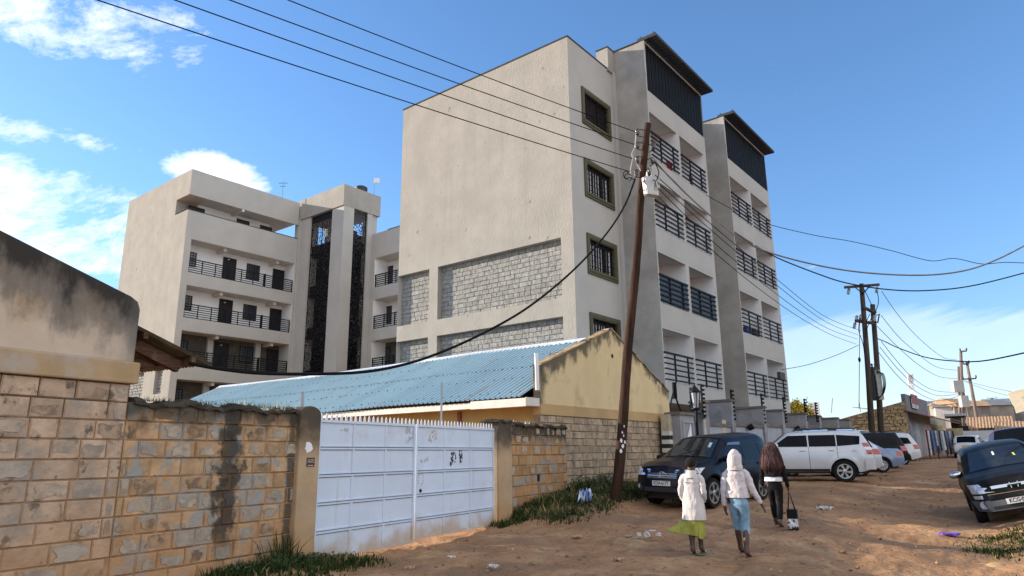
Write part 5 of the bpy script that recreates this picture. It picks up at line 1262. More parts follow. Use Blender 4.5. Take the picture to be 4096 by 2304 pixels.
# --- white SUV broadside behind it
def big_white(pt):
    L, W, H = 4.78, 1.885, 1.85
    return dict(L=L, W=W, H=H, wb=2.79, r=.39, zb=.36, belt=1.20, sh=.0, prof=[(-L/2, .62), (-L/2+.02, 1.20), (-L/2+.10, 1.36), (-L/2+.30, 1.76), (-L/2+.42, 1.83), (-1.0, 1.83), (.1, 1.80), (.45, 1.75), (1.12, 1.24), (1.9, 1.15), (L/2-.15, 1.06), (L/2-.04, .9), (L/2, .55)], lean=.22, tr=.12, re=.12)
def white_suv():
    pt = paint('pearl_white_paint', (.60, .61, .63), .25); P = big_white(pt); L, W = P['L'], P['W']
    hd = Vector((-.945, .33, 0)).normalized(); lf = Vector((-hd.y, hd.x, 0))      # its left side faces us
    c = at_h(2128, 1213, 28.3)+hd*(P['wb']/2)-lf*(W*.43)
    s = Car('suv', c, hd, pt, P, 'large pearl white SUV parked broadside with black roof rails and silver wheels'); s.body()
    s.screen('windscreen', .5, 1.10, .07, .05, CGL)
    for sg in (1, -1):
        s.side('side_glass', sg, ((-.24, 1.26), (1.0, 1.26), (.42, 1.66), (-.24, 1.67)), CGL, nu=16); s.side('side_glass', sg, ((-1.2, 1.265), (-.29, 1.26), (-.29, 1.67), (-1.2, 1.675)), CGL); s.side('side_glass', sg, ((-1.98, 1.33), (-1.24, 1.27), (-1.24, 1.675), (-2.02, 1.62)), CGL)
        s.line(sg, 1.0, .5, 1.25); s.line(sg, -.265, .45, 1.25); s.line(sg, -1.22, .85, 1.26)
        s.handle(sg, -.05, 1.12, pt); s.handle(sg, -1.02, 1.13, pt); s.mirror(sg, .82, 1.22, pt, (.11, .15, .11))
        s.side('sill_step', sg, ((-.92, .37), (.92, .37), (.92, .47), (-.92, .47)), TRIM, off=.03)
        s.wrap('tail_lamp', -1, sg, .70, 1.02, .98, .70, .99, 1.38, RED); s.wrap('tail_lamp_strip', -1, sg, .70, 1.03, 1.13, .70, 1.02, 1.24, M('clear_lamp', (.65, .66, .7), .15, .1, 9, coat=1), off=.012, parent=s.bd)
        fl = MB(); y = s.y(-1.9, 1.05); fl.lathe([(.10, 0), (.10, .003), (.09, .004)], (-1.78, sg*(y+.002), 1.05), (0, sg, 0), 18); fl.build('fuel_flap', pt, s.bd)
        rr = MB(); y = s.y(-.4, 1.82)-.02
        rr.tube([(-1.9, sg*y, 1.86), (-1.8, sg*y, 1.90), (.0, sg*y, 1.90), (.15, sg*y, 1.85)], .025, 6); rr.box(-1.3, -1.0, sg*y-.04, sg*y+.04, 1.84, 1.92); rr.box(-.15, .1, sg*y-.04, sg*y+.04, 1.83, 1.90); rr.build('roof_rail', TRIM, s.e)
        s.side('mud_flap', sg, ((-1.86, .20), (-1.83, .20), (-1.83, .5), (-1.86, .5)), TRIM, off=-.05)
        s.wrap('headlamp', 1, sg, .5, 1.2, .85, .5, 1.35, 1.03, LAMPG)
    sp = MB(); sp.prism([(-L/2+.28, -.7, 1.83), (-L/2+.03, -.68, 1.80), (-L/2+.03, -.68, 1.77), (-L/2+.3, -.7, 1.79)], (0, 1.4, 0)); sp.build('rear_spoiler', pt, s.bd)
    s.wrap('rear_bumper', -1, 1, -1.12, 1.12, .45, -1.14, 1.14, .82, pt, off=.06, nu=40); s.wrap('rear_glass', -1, 1, -.62, .62, 1.40, -.55, .55, 1.70, CGL); s.wheels(6, .66)
white_suv()
def simple_car(name, px, py, D, which, hd, P, pt, label, glass, extras, spokes=7, rimr=.66):
    """which = ('rl') wheel corner standing on the pixel"""
    hd = Vector((hd[0], hd[1], 0)).normalized(); lf = Vector((-hd.y, hd.x, 0))
    c = at_h(px, py, D)-hd*(P['wb']/2*which[0])-lf*(P['W']*.43*which[1])
    s = Car(name, c, hd, pt, P, label); s.body()
    for sg in (1, -1):
        for q in glass: s.side('side_glass', sg, q, CGL)
        s.mirror(sg, P['mx'], P['belt']+.02, pt)
        s.wrap('tail_lamp', -1, sg, P['W']*.34, P['W']*.60, P['tl'][0], P['W']*.34, P['W']*.57, P['tl'][1], RED)
        s.wrap('headlamp', 1, sg, P['W']*.30, P['W']*.62, P['hl'][0], P['W']*.27, P['W']*.68, P['hl'][1], LAMPG)
        s.line(sg, glass[0][1][0]+.02, .4, P['belt']); s.line(sg, glass[0][0][0]-.02, .4, P['belt']+.02); s.handle(sg, glass[0][0][0]+.2, P['belt']-.09, pt)
    s.screen('windscreen', P['ws'][0], P['ws'][1], .06, .05, CGL); s.screen('rear_glass', P['rs'][0], P['rs'][1], .10, .06, CGL)
    s.wrap('bumper_trim', -1, 1, -.8, .8, .36, -.8, .8, .44, TRIM)
    s.plate(-1, P.get('rp', .78), None, P.get('pm', PLATEY), dx=.012); s.wheels(spokes, rimr)
    extras and extras(s); return s
def sedan(L=4.6, W=1.77, H=1.43):
    return dict(L=L, W=W, H=H, wb=2.72, r=.32, zb=.24, belt=.93, prof=[(-L/2, .48), (-L/2+.02, .88), (-L/2+.12, 1.0), (-L/2+.75, 1.03), (-1.05, 1.33), (-.7, 1.39), (-.1, 1.395), (.3, 1.35), (1.1, 1.0), (1.8, .88), (L/2-.2, .74), (L/2-.03, .62), (L/2, .42)], lean=.33, ws=(.36, 1.06), rs=(-1.60, -1.05), mx=.78, tl=(.72, .93), hl=(.56, .70))
def hatch(L=4.5, W=1.8, H=1.66):
    return dict(L=L, W=W, H=H, wb=2.6, r=.35, zb=.28, belt=1.03, prof=[(-L/2, .55), (-L/2+.02, 1.0), (-L/2+.15, 1.22), (-L/2+.42, H-.06), (-L/2+.6, H-.03), (0, H-.03), (.4, H-.09), (1.15, 1.08), (1.9, .98), (L/2-.12, .85), (L/2-.03, .7), (L/2, .48)], lean=.25, ws=(.46, 1.12), rs=(-L/2+.17, -L/2+.42), mx=.85, tl=(.85, 1.10), hl=(.68, .85))
SG = [((-.12, .98), (.82, .98), (.34, 1.29), (-.12, 1.32)), ((-1.05, .985), (-.17, .98), (-.17, 1.32), (-.85, 1.30))]
HG = [((-.1, 1.08), (.95, 1.08), (.45, 1.50), (-.1, 1.53)), ((-1.05, 1.10), (-.15, 1.08), (-.15, 1.53), (-1.05, 1.52)), ((-1.85, 1.16), (-1.1, 1.11), (-1.1, 1.52), (-1.7, 1.48))]
simple_car('sedan', 2222, 1187, 36.6, (-1, 1), (-.95, .31), sedan(), paint('grey_blue_paint', (.17, .22, .33), .3), 'grey blue sedan parked beyond the large white SUV, its tail to the road', SG, None, 9)
simple_car('hatchback', 2166, 1194, 32.2, (-1, 1), (-.93, .36), dict(hatch(4.3, 1.75, 1.50), tl=(.88, 1.1)), paint('white_paint_car', (.58, .58, .59), .3), 'white car almost hidden behind the large white SUV, only its red lamp and tail showing', HG, None)
simple_car('suv', 2236, 1172, 41.0, (-1, 1), (-.97, .24), hatch(4.6, 1.84, 1.80), paint('black_car_paint', (.012, .012, .014), .25), 'black SUV with dark glass standing behind the grey blue sedan', HG, None)
simple_car('suv', 2272, 1160, 45.5, (-1, 1), (-.95, .30), hatch(4.5, 1.8, 1.76), paint('white_paint_car', (.6, .6, .6), .3), 'white SUV with grey rear glass, farthest of the parked row beside the rubble building', HG, None)
def far_white():
    hd = Vector((.60, .80, 0)); P = hatch(4.2, 1.70, 1.50); P['prof'][1:4] = [(-2.08, .90), (-2.0, .99), (-1.66, 1.43)]; P['pm'] = PLATEY; c = at_h(2437, 1146, 57)+hd.normalized()*1.6
    s = Car('hatchback', c, hd, paint('white_paint_car', (.6, .6, .6), .3), P, 'small white car seen from behind, driving away up the road'); s.body()
    for sg in (1, -1):
        for q in HG: s.side('side_glass', sg, tuple((a, b-.12) for a, b in q), CGL)
        s.mirror(sg, .85, 1.0, s.paint); s.wrap('tail_lamp', -1, sg, .48, 1.0, .92, .5, .98, 1.03, RED); s.wrap('indicator', -1, sg, .62, .82, .92, .62, .82, .98, AMBER, off=.014)
    s.screen('rear_glass', -1.98, -1.68, .10, .08, CGL); s.wrap('bumper_trim', -1, 1, -.7, .7, .40, -.7, .7, .47, TRIM); s.plate(-1, .80, None, PLATEY, dx=.012); s.wheels(6)
far_white()
simple_car('suv', 2520, 1150, 27.5, (-1, 1), (.80, .60), hatch(4.6, 1.85, 1.78), paint('blue_grey_paint', (.05, .06, .11), .3), 'blue grey SUV half hidden behind the near black SUV at the right edge', HG, None)
# --- near dark SUV at the right edge
def near_suv():
    L, W, H = 4.52, 1.82, 1.68
    P = dict(L=L, W=W, H=H, wb=2.62, r=.35, zb=.30, belt=1.05, sh=.0, prof=[(-L/2, .6), (-L/2+.03, 1.0), (-L/2+.2, 1.25), (-L/2+.5, 1.58), (-1.2, 1.63), (-.2, 1.635), (.15, 1.60), (.38, 1.54), (1.30, 1.10), (1.75, 1.02), (2.0, .95), (L/2-.10, .83), (L/2-.03, .68), (L/2, .48)], lean=.30, tf=.26)
    hd = Vector((-.50, -.866, 0)).normalized(); lf = Vector((-hd.y, hd.x, 0))
    f0 = at_h(2474, 1310, 20.2); c = f0-hd*(P['wb']/2)+lf*(W*.43)
    pt = paint('black_dusty_paint', (.008, .0076, .008), .35, (.045, .04, .036), .5, .85)
    s = Car('suv', c, hd, pt, P, 'near black SUV with plate KCG 082J tilted on the grass bank at the right edge'); s.body()
    s.screen('windscreen', .43, 1.27, .06, .05, M('tinted_windscreen_blue', (.014, .017, .024), .05, .3, 3, spec=.5, coat=.1, col2=(.03, .033, .036), s2=2.2, lo=.5, hi=.75))
    s.screen('windscreen_sticker', .80, .92, .06, .05, M('sticker_yellow', (.65, .60, .05), .5, .2, 9), off=.013, yl=.50, yr=.56, n=4); s.screen('windscreen_sticker', .62, .78, .06, .05, PAP, off=.013, yl=-.13, yr=-.06, n=4)
    for sg in (1, -1):
        s.side('side_glass', sg, ((-.35, 1.09), (1.0, 1.09), (.42, 1.47), (-.35, 1.52)), CGL, nu=14); s.side('side_glass', sg, ((-1.3, 1.12), (-.4, 1.09), (-.4, 1.52), (-1.25, 1.50)), CGL)
        s.line(sg, 1.02, .45, 1.06); s.line(sg, -.38, .4, 1.08); s.handle(sg, -.15, .97, pt)
        s.mirror(sg, .90, 1.04, CHROME, (.10, .15, .085))
        s.wrap('headlamp', 1, sg, .40, 1.00, .70, .64, 1.08, .90, M('clear_headlamp', (.62, .65, .7), .06, .15, 9, spec=.8, coat=1, col2=(.40, .43, .48), s2=10, lo=.45, hi=.6))
        s.wrap('side_marker', 1, sg, .66, 1.0, .585, .66, 1.0, .66, M('clear_lamp', (.65, .66, .7), .15, .1, 9, coat=1))
        fg = s.wrap('fog_recess', 1, sg, .56, .88, .36, .58, .88, .53, M('grey_bumper_plastic', (.11, .115, .125), .55, .1, 6), off=.012)
        q = MB(); d, p = s.contour(.45, 1); x = float(np.interp(.72, d, p[:, 0])); y = float(np.interp(.72, d, p[:, 1]))
        q.lathe([(.085, 0), (.085, .03), (.07, .035), (.06, .02), (.01, .02)], (x+.005, sg*y, .45), (.9, sg*.4, 0), 16); q.build('fog_lamp', M('fog_lamp', (.4, .42, .45), .1, .2, 9, coat=1), fg)
    s.wrap('lower_bumper', 1, 1, -1.3, 1.3, .30, -1.3, 1.3, .54, MATS['grey_bumper_plastic'], off=.006, nu=40)
    s.wrap('intake', 1, 1, -.52, .52, .33, -.54, .54, .40, TRIM, off=.012)
    g = s.wrap('upper_grille', 1, 1, -.40, .40, .72, -.46, .46, .88, TRIM, off=.008); s.wrap('lower_grille', 1, 1, -.56, .56, .58, -.56, .56, .665, TRIM, off=.008)
    s.wrap('chrome_bar', 1, 1, -.44, .44, .765, -.45, .45, .825, CHROME, off=.03, parent=g); s.wrap('chrome_strip', 1, 1, -.56, .56, .645, -.56, .56, .662, CHROME, off=.016, nv=2, parent=g)
    e = MB(); x = L/2-.035
    for q in (-1, 1): e.beam((x+.02, q*.062, .735), (x+.012, q*.078, .855), .02, .03, (1, 0, 0))
    e.beam((x+.02, -.06, .795), (x+.02, .06, .795), .02, .022, (1, 0, 0))
    e.build('emblem', CHROME, g)
    em = MB(); em.beam((x+.0, -.13, .795), (x+.0, .13, .795), .02, .14, (1, 0, 0)); em.build('emblem_backing', TRIM, g)
    s.plate(1, .475, 'KCG\u00b7082J', PLATEW, y=0, dx=.035, w=.52, h=.12); s.wheels(5, .68)
near_suv()
# ---------------------------------------------------------------- poles and overhead lines
POLEM = M('creosoted_pole', (.05, .025, .016), .9, .3, 3, .6, 14, st=(4, 4, .4), bst=(4, 4, .3), col2=(.022, .014, .010), s2=2, lo=.48, hi=.72, st2=(3, 3, .4), spec=.15)
GPOLE = M('weathered_pole', (.075, .058, .048), .9, .25, 3, .4, 14, st=(4, 4, .4)); TPOLE = M('new_timber_pole', (.20, .155, .135), .85, .2, 3, .3, 14, st=(4, 4, .4))
PORC = M('porcelain', (.06, .03, .025), .3, .2, 6, coat=.5); WIRE = M('wire_black', (.010, .010, .011), .9, .1, 4, spec=.1); WIREP = M('wire_pale', (.42, .40, .38), .6, .15, 4); BOXG = M('enclosure_grey', (.46, .47, .46), .5, .08, 4)
def path(pix, D0, D1):
    """points on the drawn line of a cable, distance running from D0 to D1 (straight in plan)"""
    d = [0]
    for p, q in zip(pix[:-1], pix[1:]): d.append(d[-1]+math.hypot(q[0]-p[0], q[1]-p[1]))
    out = []; n = max(24, len(pix)*6)
    P = np.array(pix, float); t = np.array(d)/d[-1]
    # smooth (Catmull-Rom) resampling
    for i in range(n+1):
        s_ = i/n; k = min(int(np.searchsorted(t, s_, 'right'))-1, len(pix)-2); k = max(k, 0); f = (s_-t[k])/(t[k+1]-t[k])
        p0, p1, p2, p3 = P[max(k-1, 0)], P[k], P[k+1], P[min(k+2, len(pix)-1)]
        q = .5*((2*p1)+(-p0+p2)*f+(2*p0-5*p1+4*p2-p3)*f*f+(-p0+3*p1-3*p2+p3)*f**3)
        out.append(at_h(q[0], q[1], 1/((1-s_)/D0+s_/D1)))
    return out
def cable(name, pts, r, mat, label, group=None, cat='cable'):
    o0 = pts[0]; b = MB(); b.tube([Vector(p)-Vector(o0) for p in pts], r, 6); o = b.build(name, mat, smooth=True); o.location = o0; tag(o, label, cat, group); return o
def main_pole():
    a = at_h(1549, 1262, 18.3); t = at_h(1629, 312, 18.5); zb = gz(a.x, a.y)-.3; e = empty('utility_pole', (a.x, a.y, zb), 0, 'leaning dark timber utility pole with a grey meter box, nearest to the camera', 'pole')
    O = Vector((a.x, a.y, zb)); b = MB(); d = (t-a); n = 26
    pts = [a-O+d*(k/n)+Vector((.02*math.sin(k*.5), .02*math.cos(k*.37), 0)) for k in range(-1, n+1)]
    b.tube(pts, [.14-.05*k/(n+1)+.004*math.sin(k*2.1) for k in range(n+2)], 14); b.build('shaft', POLEM, e, smooth=True).data.set_sharp_from_angle(angle=R(50))
    side = Vector((-math.cos(.5), .2, 0)).normalized(); rgt = -side
    def ins(px, py, mat=PORC):
        p = at_h(px, py, 18.35)-O; f = (py-312)/950; c = a-O+d*(1-f*.99); c.z = p.z-.02
        q = MB(); q.lathe([(.02, -.09), (.05, -.08), (.065, -.03), (.04, 0), (.065, .03), (.05, .08), (.02, .09)], p, (0, 0, 1), 10); q.build('insulator', mat, e, smooth=True)
        g = MB(); g.tube([p+Vector((0, 0, .11)), c+(p-c)*.3+Vector((0, 0, .11))], .012, 5); g.tube([p-Vector((0, 0, .11)), c+(p-c)*.3-Vector((0, 0, .11))], .012, 5); g.tube([p-Vector((0, 0, .12)), p+Vector((0, 0, .12))], .012, 5); g.build('bracket', BLACK, e)
    for px, py in ((1603, 333), (1603, 366), (1603, 402), (1600, 436), (1645, 368), (1642, 405), (1634, 432)): ins(px, py)
    bx = MB(); c = at_h(1636, 470, 18.25)-O; u = Vector((.80, .35, 0)).normalized(); v = Vector((u.y, -u.x, 0))
    bx.obox(c, u*.19, v*.10, Vector((-.02, 0, .27))); bo = bx.build('meter_box', BOXG, e, bevel=.02)
    b2 = MB(); b2.obox(c+Vector((.16, .35, .33)), u*.17, v*.09, Vector((0, 0, .26))); b2.build('meter_box', BOXG, e, bevel=.02)
    tr = MB(); f0 = c+v*.104
    P3 = [f0+u*.04+Vector((0, 0, -.12)), f0+u*.16+Vector((0, 0, -.12)), f0+u*.10+Vector((0, 0, .13))]
    for i in range(3): tr.beam(P3[i], P3[(i+1) % 3], .004, .018, v)
    tr.beam(f0+u*.105+Vector((0, 0, .05)), f0+u*.09+Vector((0, 0, -.02)), .004, .016, v); tr.beam(f0+u*.09+Vector((0, 0, -.02)), f0+u*.11+Vector((0, 0, -.02)), .004, .014, v); tr.beam(f0+u*.11+Vector((0, 0, -.02)), f0+u*.095+Vector((0, 0, -.09)), .004, .014, v); tr.build('warning_triangle', INK, bo)
    for pix, r, m, nm in ((((1600, 340), (1597, 370), (1592, 400), (1586, 430), (1590, 446), (1600, 440)), .016, WIREP, 'loop_wire'), (((1596, 372), (1590, 390), (1600, 408), (1612, 430)), .016, WIREP, 'loop_wire'), (((1585, 440), (1575, 430), (1568, 438), (1574, 450), (1586, 446), (1594, 452), (1600, 446)), .012, WIRE, 'loop_wire'), (((1580, 452), (1571, 444), (1580, 436), (1590, 446), (1583, 456)), .012, WIRE, 'loop_wire'),
                          (((1645, 405), (1655, 425), (1657, 440), (1650, 455), (1643, 452)), .014, WIRE, 'loop_wire'), (((1612, 470), (1608, 482), (1614, 492), (1624, 488)), .014, WIRE, 'loop_wire'), (((1630, 415), (1638, 432), (1640, 445)), .014, WIREP, 'loop_wire'), (((1620, 452), (1628, 470), (1618, 480)), .012, WIRE, 'loop_wire')):
        q = MB(); q.tube([p-O for p in path(list(pix), 18.1, 18.15)], r, 5); q.build(nm, m, e, smooth=True)
    pp = MB(); rnd = random.Random(4)
    for px, py in ((1566, 1088), (1569, 1096), (1563, 1108), (1567, 1122), (1572, 1112), (1570, 1072), (1562, 1135)):
        c = at_h(px, py, 18.3-.155)-O; s_ = rnd.uniform(.02, .05); n = 6; w = Vector((.95, -.1, 0))
        pp.poly([c+w*s_*rnd.uniform(.5, 1)*math.cos(2*math.pi*i/n)+Vector((0, 0, 1.8*s_*rnd.uniform(.5, 1)*math.sin(2*math.pi*i/n))) for i in range(n)])
    pp.build('torn_poster', WHITEP, e)
main_pole()
def lines():
    for i, (p0, p1, lab) in enumerate((((1603, 333), (725, 0), 'uppermost of the four bare lines running up left from the leaning pole'), ((1603, 366), (578, 0), 'second highest of the four bare lines running up left from the leaning pole'), ((1600, 402), (440, 0), 'third highest of the four bare lines running up left from the leaning pole'), ((1585, 432), (245, 0), 'lowest of the four bare lines running up left from the leaning pole'))):
        A = at_h(p0[0], p0[1], 18.35); d = ray(*p1); tn = d.z/math.hypot(d.x, d.y); B = at_h(p1[0], p1[1], (A.z-.35-EYE)/tn); E_ = A+(B-A)*2.6; E_.z = A.z-.1
        pts = []
        for k in range(41):
            s_ = k/40; p = A+(E_-A)*s_; sag = (A.z+(E_.z-A.z)/2.6-B.z)/(4*(1/2.6)*(1-1/2.6)); p.z -= 4*sag*s_*(1-s_); pts.append(p)
        cable('power_line', pts, .0125, WIRE, lab, 'bare lines left of the leaning pole', 'power line')
    cable('service_cable', path([(1597, 452), (1570, 520), (1520, 595), (1440, 682), (1330, 772), (1220, 836), (1100, 890), (1000, 921), (900, 937), (760, 941), (640, 938), (540, 926), (478, 914)], 18.2, 10.4), .026, WIRE, 'thick sagging black cable from the leaning pole across to the near house eaves')
    cable('service_cable', path([(1642, 398), (1700, 462), (1790, 545), (1870, 606), (1950, 640), (2080, 672), (2200, 688), (2330, 692), (2430, 680), (2510, 652), (2600, 606)], 18.2, 24), .022, M('bundle_grey', (.16, .15, .145), .6, .2, 6), 'pale twisted cable bundle sweeping from the leaning pole to the top right edge')
    cable('service_cable', path([(1640, 402), (1695, 455), (1760, 520), (1850, 592), (1930, 635), (1970, 655), (2060, 690), (2130, 712), (2230, 728), (2330, 731), (2450, 718), (2620, 675)], 18.3, 26), .018, WIRE, 'black cable dipping past the top of the transformer poles to the right edge')
    cable('telephone_wire', path([(1775, 490), (1850, 530), (1930, 563), (2050, 592), (2140, 607), (2240, 630), (2340, 656), (2400, 650), (2470, 664), (2530, 660), (2620, 664)], 22, 24), .010, WIRE, 'thin wavy wire from the upper balcony across the sky to the right', None, 'wire')
    for i, (a, mid, b, lab) in enumerate((((1648, 440), ((1790, 565), (1950, 699), (2070, 793)), (2166, 832), 'uppermost of four wires from the leaning pole to the transformer poles'), ((1650, 455), ((1790, 580), (1950, 714), (2070, 805)), (2160, 843), 'second of four wires from the leaning pole to the transformer poles'), ((1652, 470), ((1790, 605), (1950, 737), (2070, 820)), (2157, 853), 'third of four wires from the leaning pole to the transformer poles'), ((1650, 488), ((1790, 628), (1950, 757), (2070, 832)), (2154, 866), 'lowest of four wires from the leaning pole to the transformer poles'))):
        cable('power_line', path([a, *mid, b], 18.3, 49.5), .012, WIRE, lab, 'lines from the leaning pole to the transformer', 'power line')
    cable('service_cable', path([(2208, 852), (2228, 860), (2262, 876), (2330, 899), (2400, 908), (2480, 907), (2620, 878)], 50, 33), .03, WIRE, 'thick black cable hanging from the transformer poles to the right edge')
    cable('service_drop', path([(1966, 930), (2030, 918), (2100, 895), (2160, 868)], 46, 49.8), .018, WIRE, 'thin cable rising from the second balcony bay to the transformer poles', None, 'wire')
    z3 = lambda x, y: ((3100+x/1.9317)/1.5901, (1000+y/1.9317)/1.5901)
    for pts, lab in ((((825, 320), (950, 500), (1100, 670), (1290, 825), (1400, 845)), 'topmost thin wire between the transformer poles and the far poles'), (((820, 505), (950, 665), (1080, 780), (1240, 900), (1405, 930)), 'second thin wire between the transformer poles and the far poles'), (((790, 590), (940, 740), (1100, 880), (1260, 975), (1410, 995)), 'third thin wire between the transformer poles and the far poles'), (((820, 705), (960, 880), (1080, 1000), (1230, 1085), (1420, 1100)), 'fourth thin wire between the transformer poles and the far poles'), (((810, 750), (960, 930), (1100, 1055), (1260, 1125), (1420, 1110)), 'fifth thin wire between the transformer poles and the far poles'), (((800, 790), (950, 975), (1100, 1100), (1260, 1165), (1420, 1130)), 'lowest thin wire between the transformer poles and the far poles')):
        cable('power_line', path([z3(*p) for p in pts], 51, 86), .02, M('wire_grey', (.06, .06, .065), .6, .1, 4), lab, 'lines beyond the transformer', 'power line')
    for pts, lab in ((((1465, 1015), (1620, 1075), (1780, 1120), (1960, 1160)), 'lower far wire running right from the far poles'), (((1465, 1010), (1640, 1055), (1800, 1090), (1960, 1125)), 'upper far wire running right from the far poles')):
        cable('power_line', path([z3(*p) for p in pts], 86, 70), .022, MATS['wire_grey'], lab, 'far lines at the right', 'power line')
lines()
def transformer():
    D = 50.0; a1, t1 = at_h(2193, 1092, D), at_h(2167, 714, D); a2, t2 = at_h(2216, 1092, D+1.2), at_h(2195, 766, D+1.2)
    O = Vector((a1.x, a1.y, gz(a1.x, a1.y)-.3)); e = empty('transformer_poles', O, 0, 'pair of timber poles carrying a crossarm and a dark transformer', 'utility poles')
    def pole(a, t, r0, r1):
        b = MB(); d = (t-a)/(t.z-a.z); base = a-d*(a.z-O.z); b.tube([base-O, (base+t)/2-O+Vector((.05, 0, 0)), t-O], [r0, (r0+r1)/2, r1], 10); b.build('pole', GPOLE, e, smooth=True)
    pole(a1, t1, .20, .14); pole(a2, t2, .19, .15)
    def A(px, py, dD=0): return at_h(px, py, D+dD)-O
    c = MB(); c.beam(A(2124, 723, -.3), A(2212, 716, .6), .12, .16); c.build('crossarm', GPOLE, e)
    c = MB(); c.beam(A(2150, 722, -.2), A(2170, 738, -.2), .05, .06); c.beam(A(2188, 720, .2), A(2170, 740, -.2), .05, .06); c.build('brace', BLACK, e)
    c = MB(); c.beam(A(2152, 807, -.3), A(2203, 814, .8), .14, .18); c.beam(A(2170, 772, -.3), A(2203, 786, .8), .12, .14); c.beam(A(2172, 775, -.3), A(2200, 790, .8), .06, .08); c.build('crossarm', GPOLE, e)
    for px, py in ((2135, 732), (2206, 728), (2155, 800), (2165, 798), (2150, 818), (2200, 800)):
        q = MB(); p = A(px, py); q.lathe([(.03, -.25), (.12, -.18), (.06, -.12), (.12, -.05), (.06, .02), (.12, .08), (.04, .2)], p, (.3, 0, 1), 8); q.build('insulator', M('glass_insulator', (.30, .36, .36), .25, .1, 5), e, smooth=True)
    f = MB(); f.tube([A(2200, 795, .6), A(2212, 790, .8), A(2208, 812, .8), A(2198, 808, .6)], .05, 5); f.build('fuse_bracket', BLACK, e)
    t = MB(); p = A(2200, 970, .5); t.obox(p, (.26, .07, 0), (-.07, .25, 0), (0, 0, .95)); 
    for k in range(5): t.obox(p+Vector((-.2+.1*k, -.34, -.05)), (.015, 0, 0), (0, .09, 0), (0, 0, .7))
    t.lathe([(.3, 0), (.34, .1), (.34, .16), (.1, .2)], p+Vector((0, 0, .98)), (0, 0, 1), 12)
    for k in (-1, 0, 1): t.lathe([(.05, 0), (.09, .1), (.04, .18), (.08, .26), (.03, .34)], p+Vector((.2*k, 0, 1.1)), (0, 0, 1), 8)
    t.build('transformer', M('transformer_grey', (.035, .035, .038), .6, .15, 3), e)
    s = MB(); s.obox(A(2210, 968, .2), (.17, 0, 0), (0, .15, 0), (0, 0, .95)); s.build('fuse_box', M('fuse_box_grey', (.30, .30, .28), .6, .15, 3), e)
    for k in range(4):
        q = MB(); q.tube([p-O for p in path([(2205, 930+3*k), (2216+2*k, 940), (2222+2*k, 965), (2220+1*k, 990), (2208, 1006-2*k)], D, D)], .02, 5); q.build('looped_cable', WIRE, e, smooth=True)
    for pts in (((2167, 715), (2180, 740), (2194, 770)), ((2206, 730), (2210, 760), (2200, 790)), ((2165, 800), (2160, 830), (2172, 870), (2178, 940), (2185, 1060)), ((2188, 790), (2180, 810), (2178, 830)), ((2192, 800), (2182, 825), (2178, 850))):
        q = MB(); q.tube([p-O for p in path(list(pts), D-.3, D-.2)], .025, 5); q.build('jumper_wire', WIRE, e, smooth=True)
    q = MB(); g0 = A(2163, 800, -1); g1 = at_h(2161, 1028, D-1)-O; q.tube([g0, g1], .02, 5); q.lathe([(.05, -.15), (.09, 0), (.05, .15)], A(2162, 905, -1), (0, 0, 1), 8); q.build('stay_wire', WIRE, e)
transformer()
def pole(px0, py0, px1, py1, D, r, mat, label, arms=(), name='utility_pole', lamp=False, boxes=(), group='far utility poles'):
    a, t = at_h(px0, py0, D), at_h(px1, py1, D); zb = min(gz(a.x, a.y), a.z)-.3; d = (t-a)/(t.z-a.z); base = a+d*(zb-a.z); e = empty(name, base, 0, label, 'pole', group)
    b = MB(); b.tube([(0, 0, 0), (t-base)*.5, t-base], [r, r*.85, r*.65], 8); b.build('shaft', mat, e, smooth=True)
    for (x0, y0, x1, y1) in arms:
        c = MB(); c.beam(at_h(x0, y0, D-.2)-base, at_h(x1, y1, D-.2)-base, .12, .14)
        for (x, y) in ((x0, y0), (x1, y1)): c.lathe([(.05, 0), (.1, .08), (.05, .16), (.08, .22), (.03, .3)], at_h(x, y, D-.2)-base+Vector((0, 0, .05)), (0, 0, 1), 6)
        c.build('crossarm', GPOLE, e)
    for (x, y, w, h) in boxes:
        c = MB(); p = at_h(x, y, D-.4)-base; c.obox(p, (w, 0, 0), (0, .25, 0), (0, 0, h)); c.build('meter_box', BOXG, e, bevel=.03)
    return e
pole(2423, 1090, 2417, 884, 88, .22, TPOLE, 'tallest of the four far poles, topped by a short arm', ((2416, 884, 2432, 883),))
pole(2416, 1092, 2411, 922, 87, .16, TPOLE, 'shorter far pole with a white box on its left side', (), boxes=((2409, 972, .55, .6), (2425, 1010, .4, .6)))
pole(2447, 1093, 2423, 985, 88, .17, TPOLE, 'slanting brace pole propped against the far poles', ())
pole(2467, 1104, 2432, 911, 86, .20, TPOLE, 'far pole on the right with two crossarms, leaning left', ((2423, 916, 2438, 915), (2423, 954, 2456, 952)))
pole(2504, 1062, 2495, 1001, 240, .5, GPOLE, 'distant high pole with three level crossarms near the right edge', ((2484, 1002, 2508, 1001), (2485, 1014, 2510, 1013), (2487, 1026, 2511, 1025)), group=None)
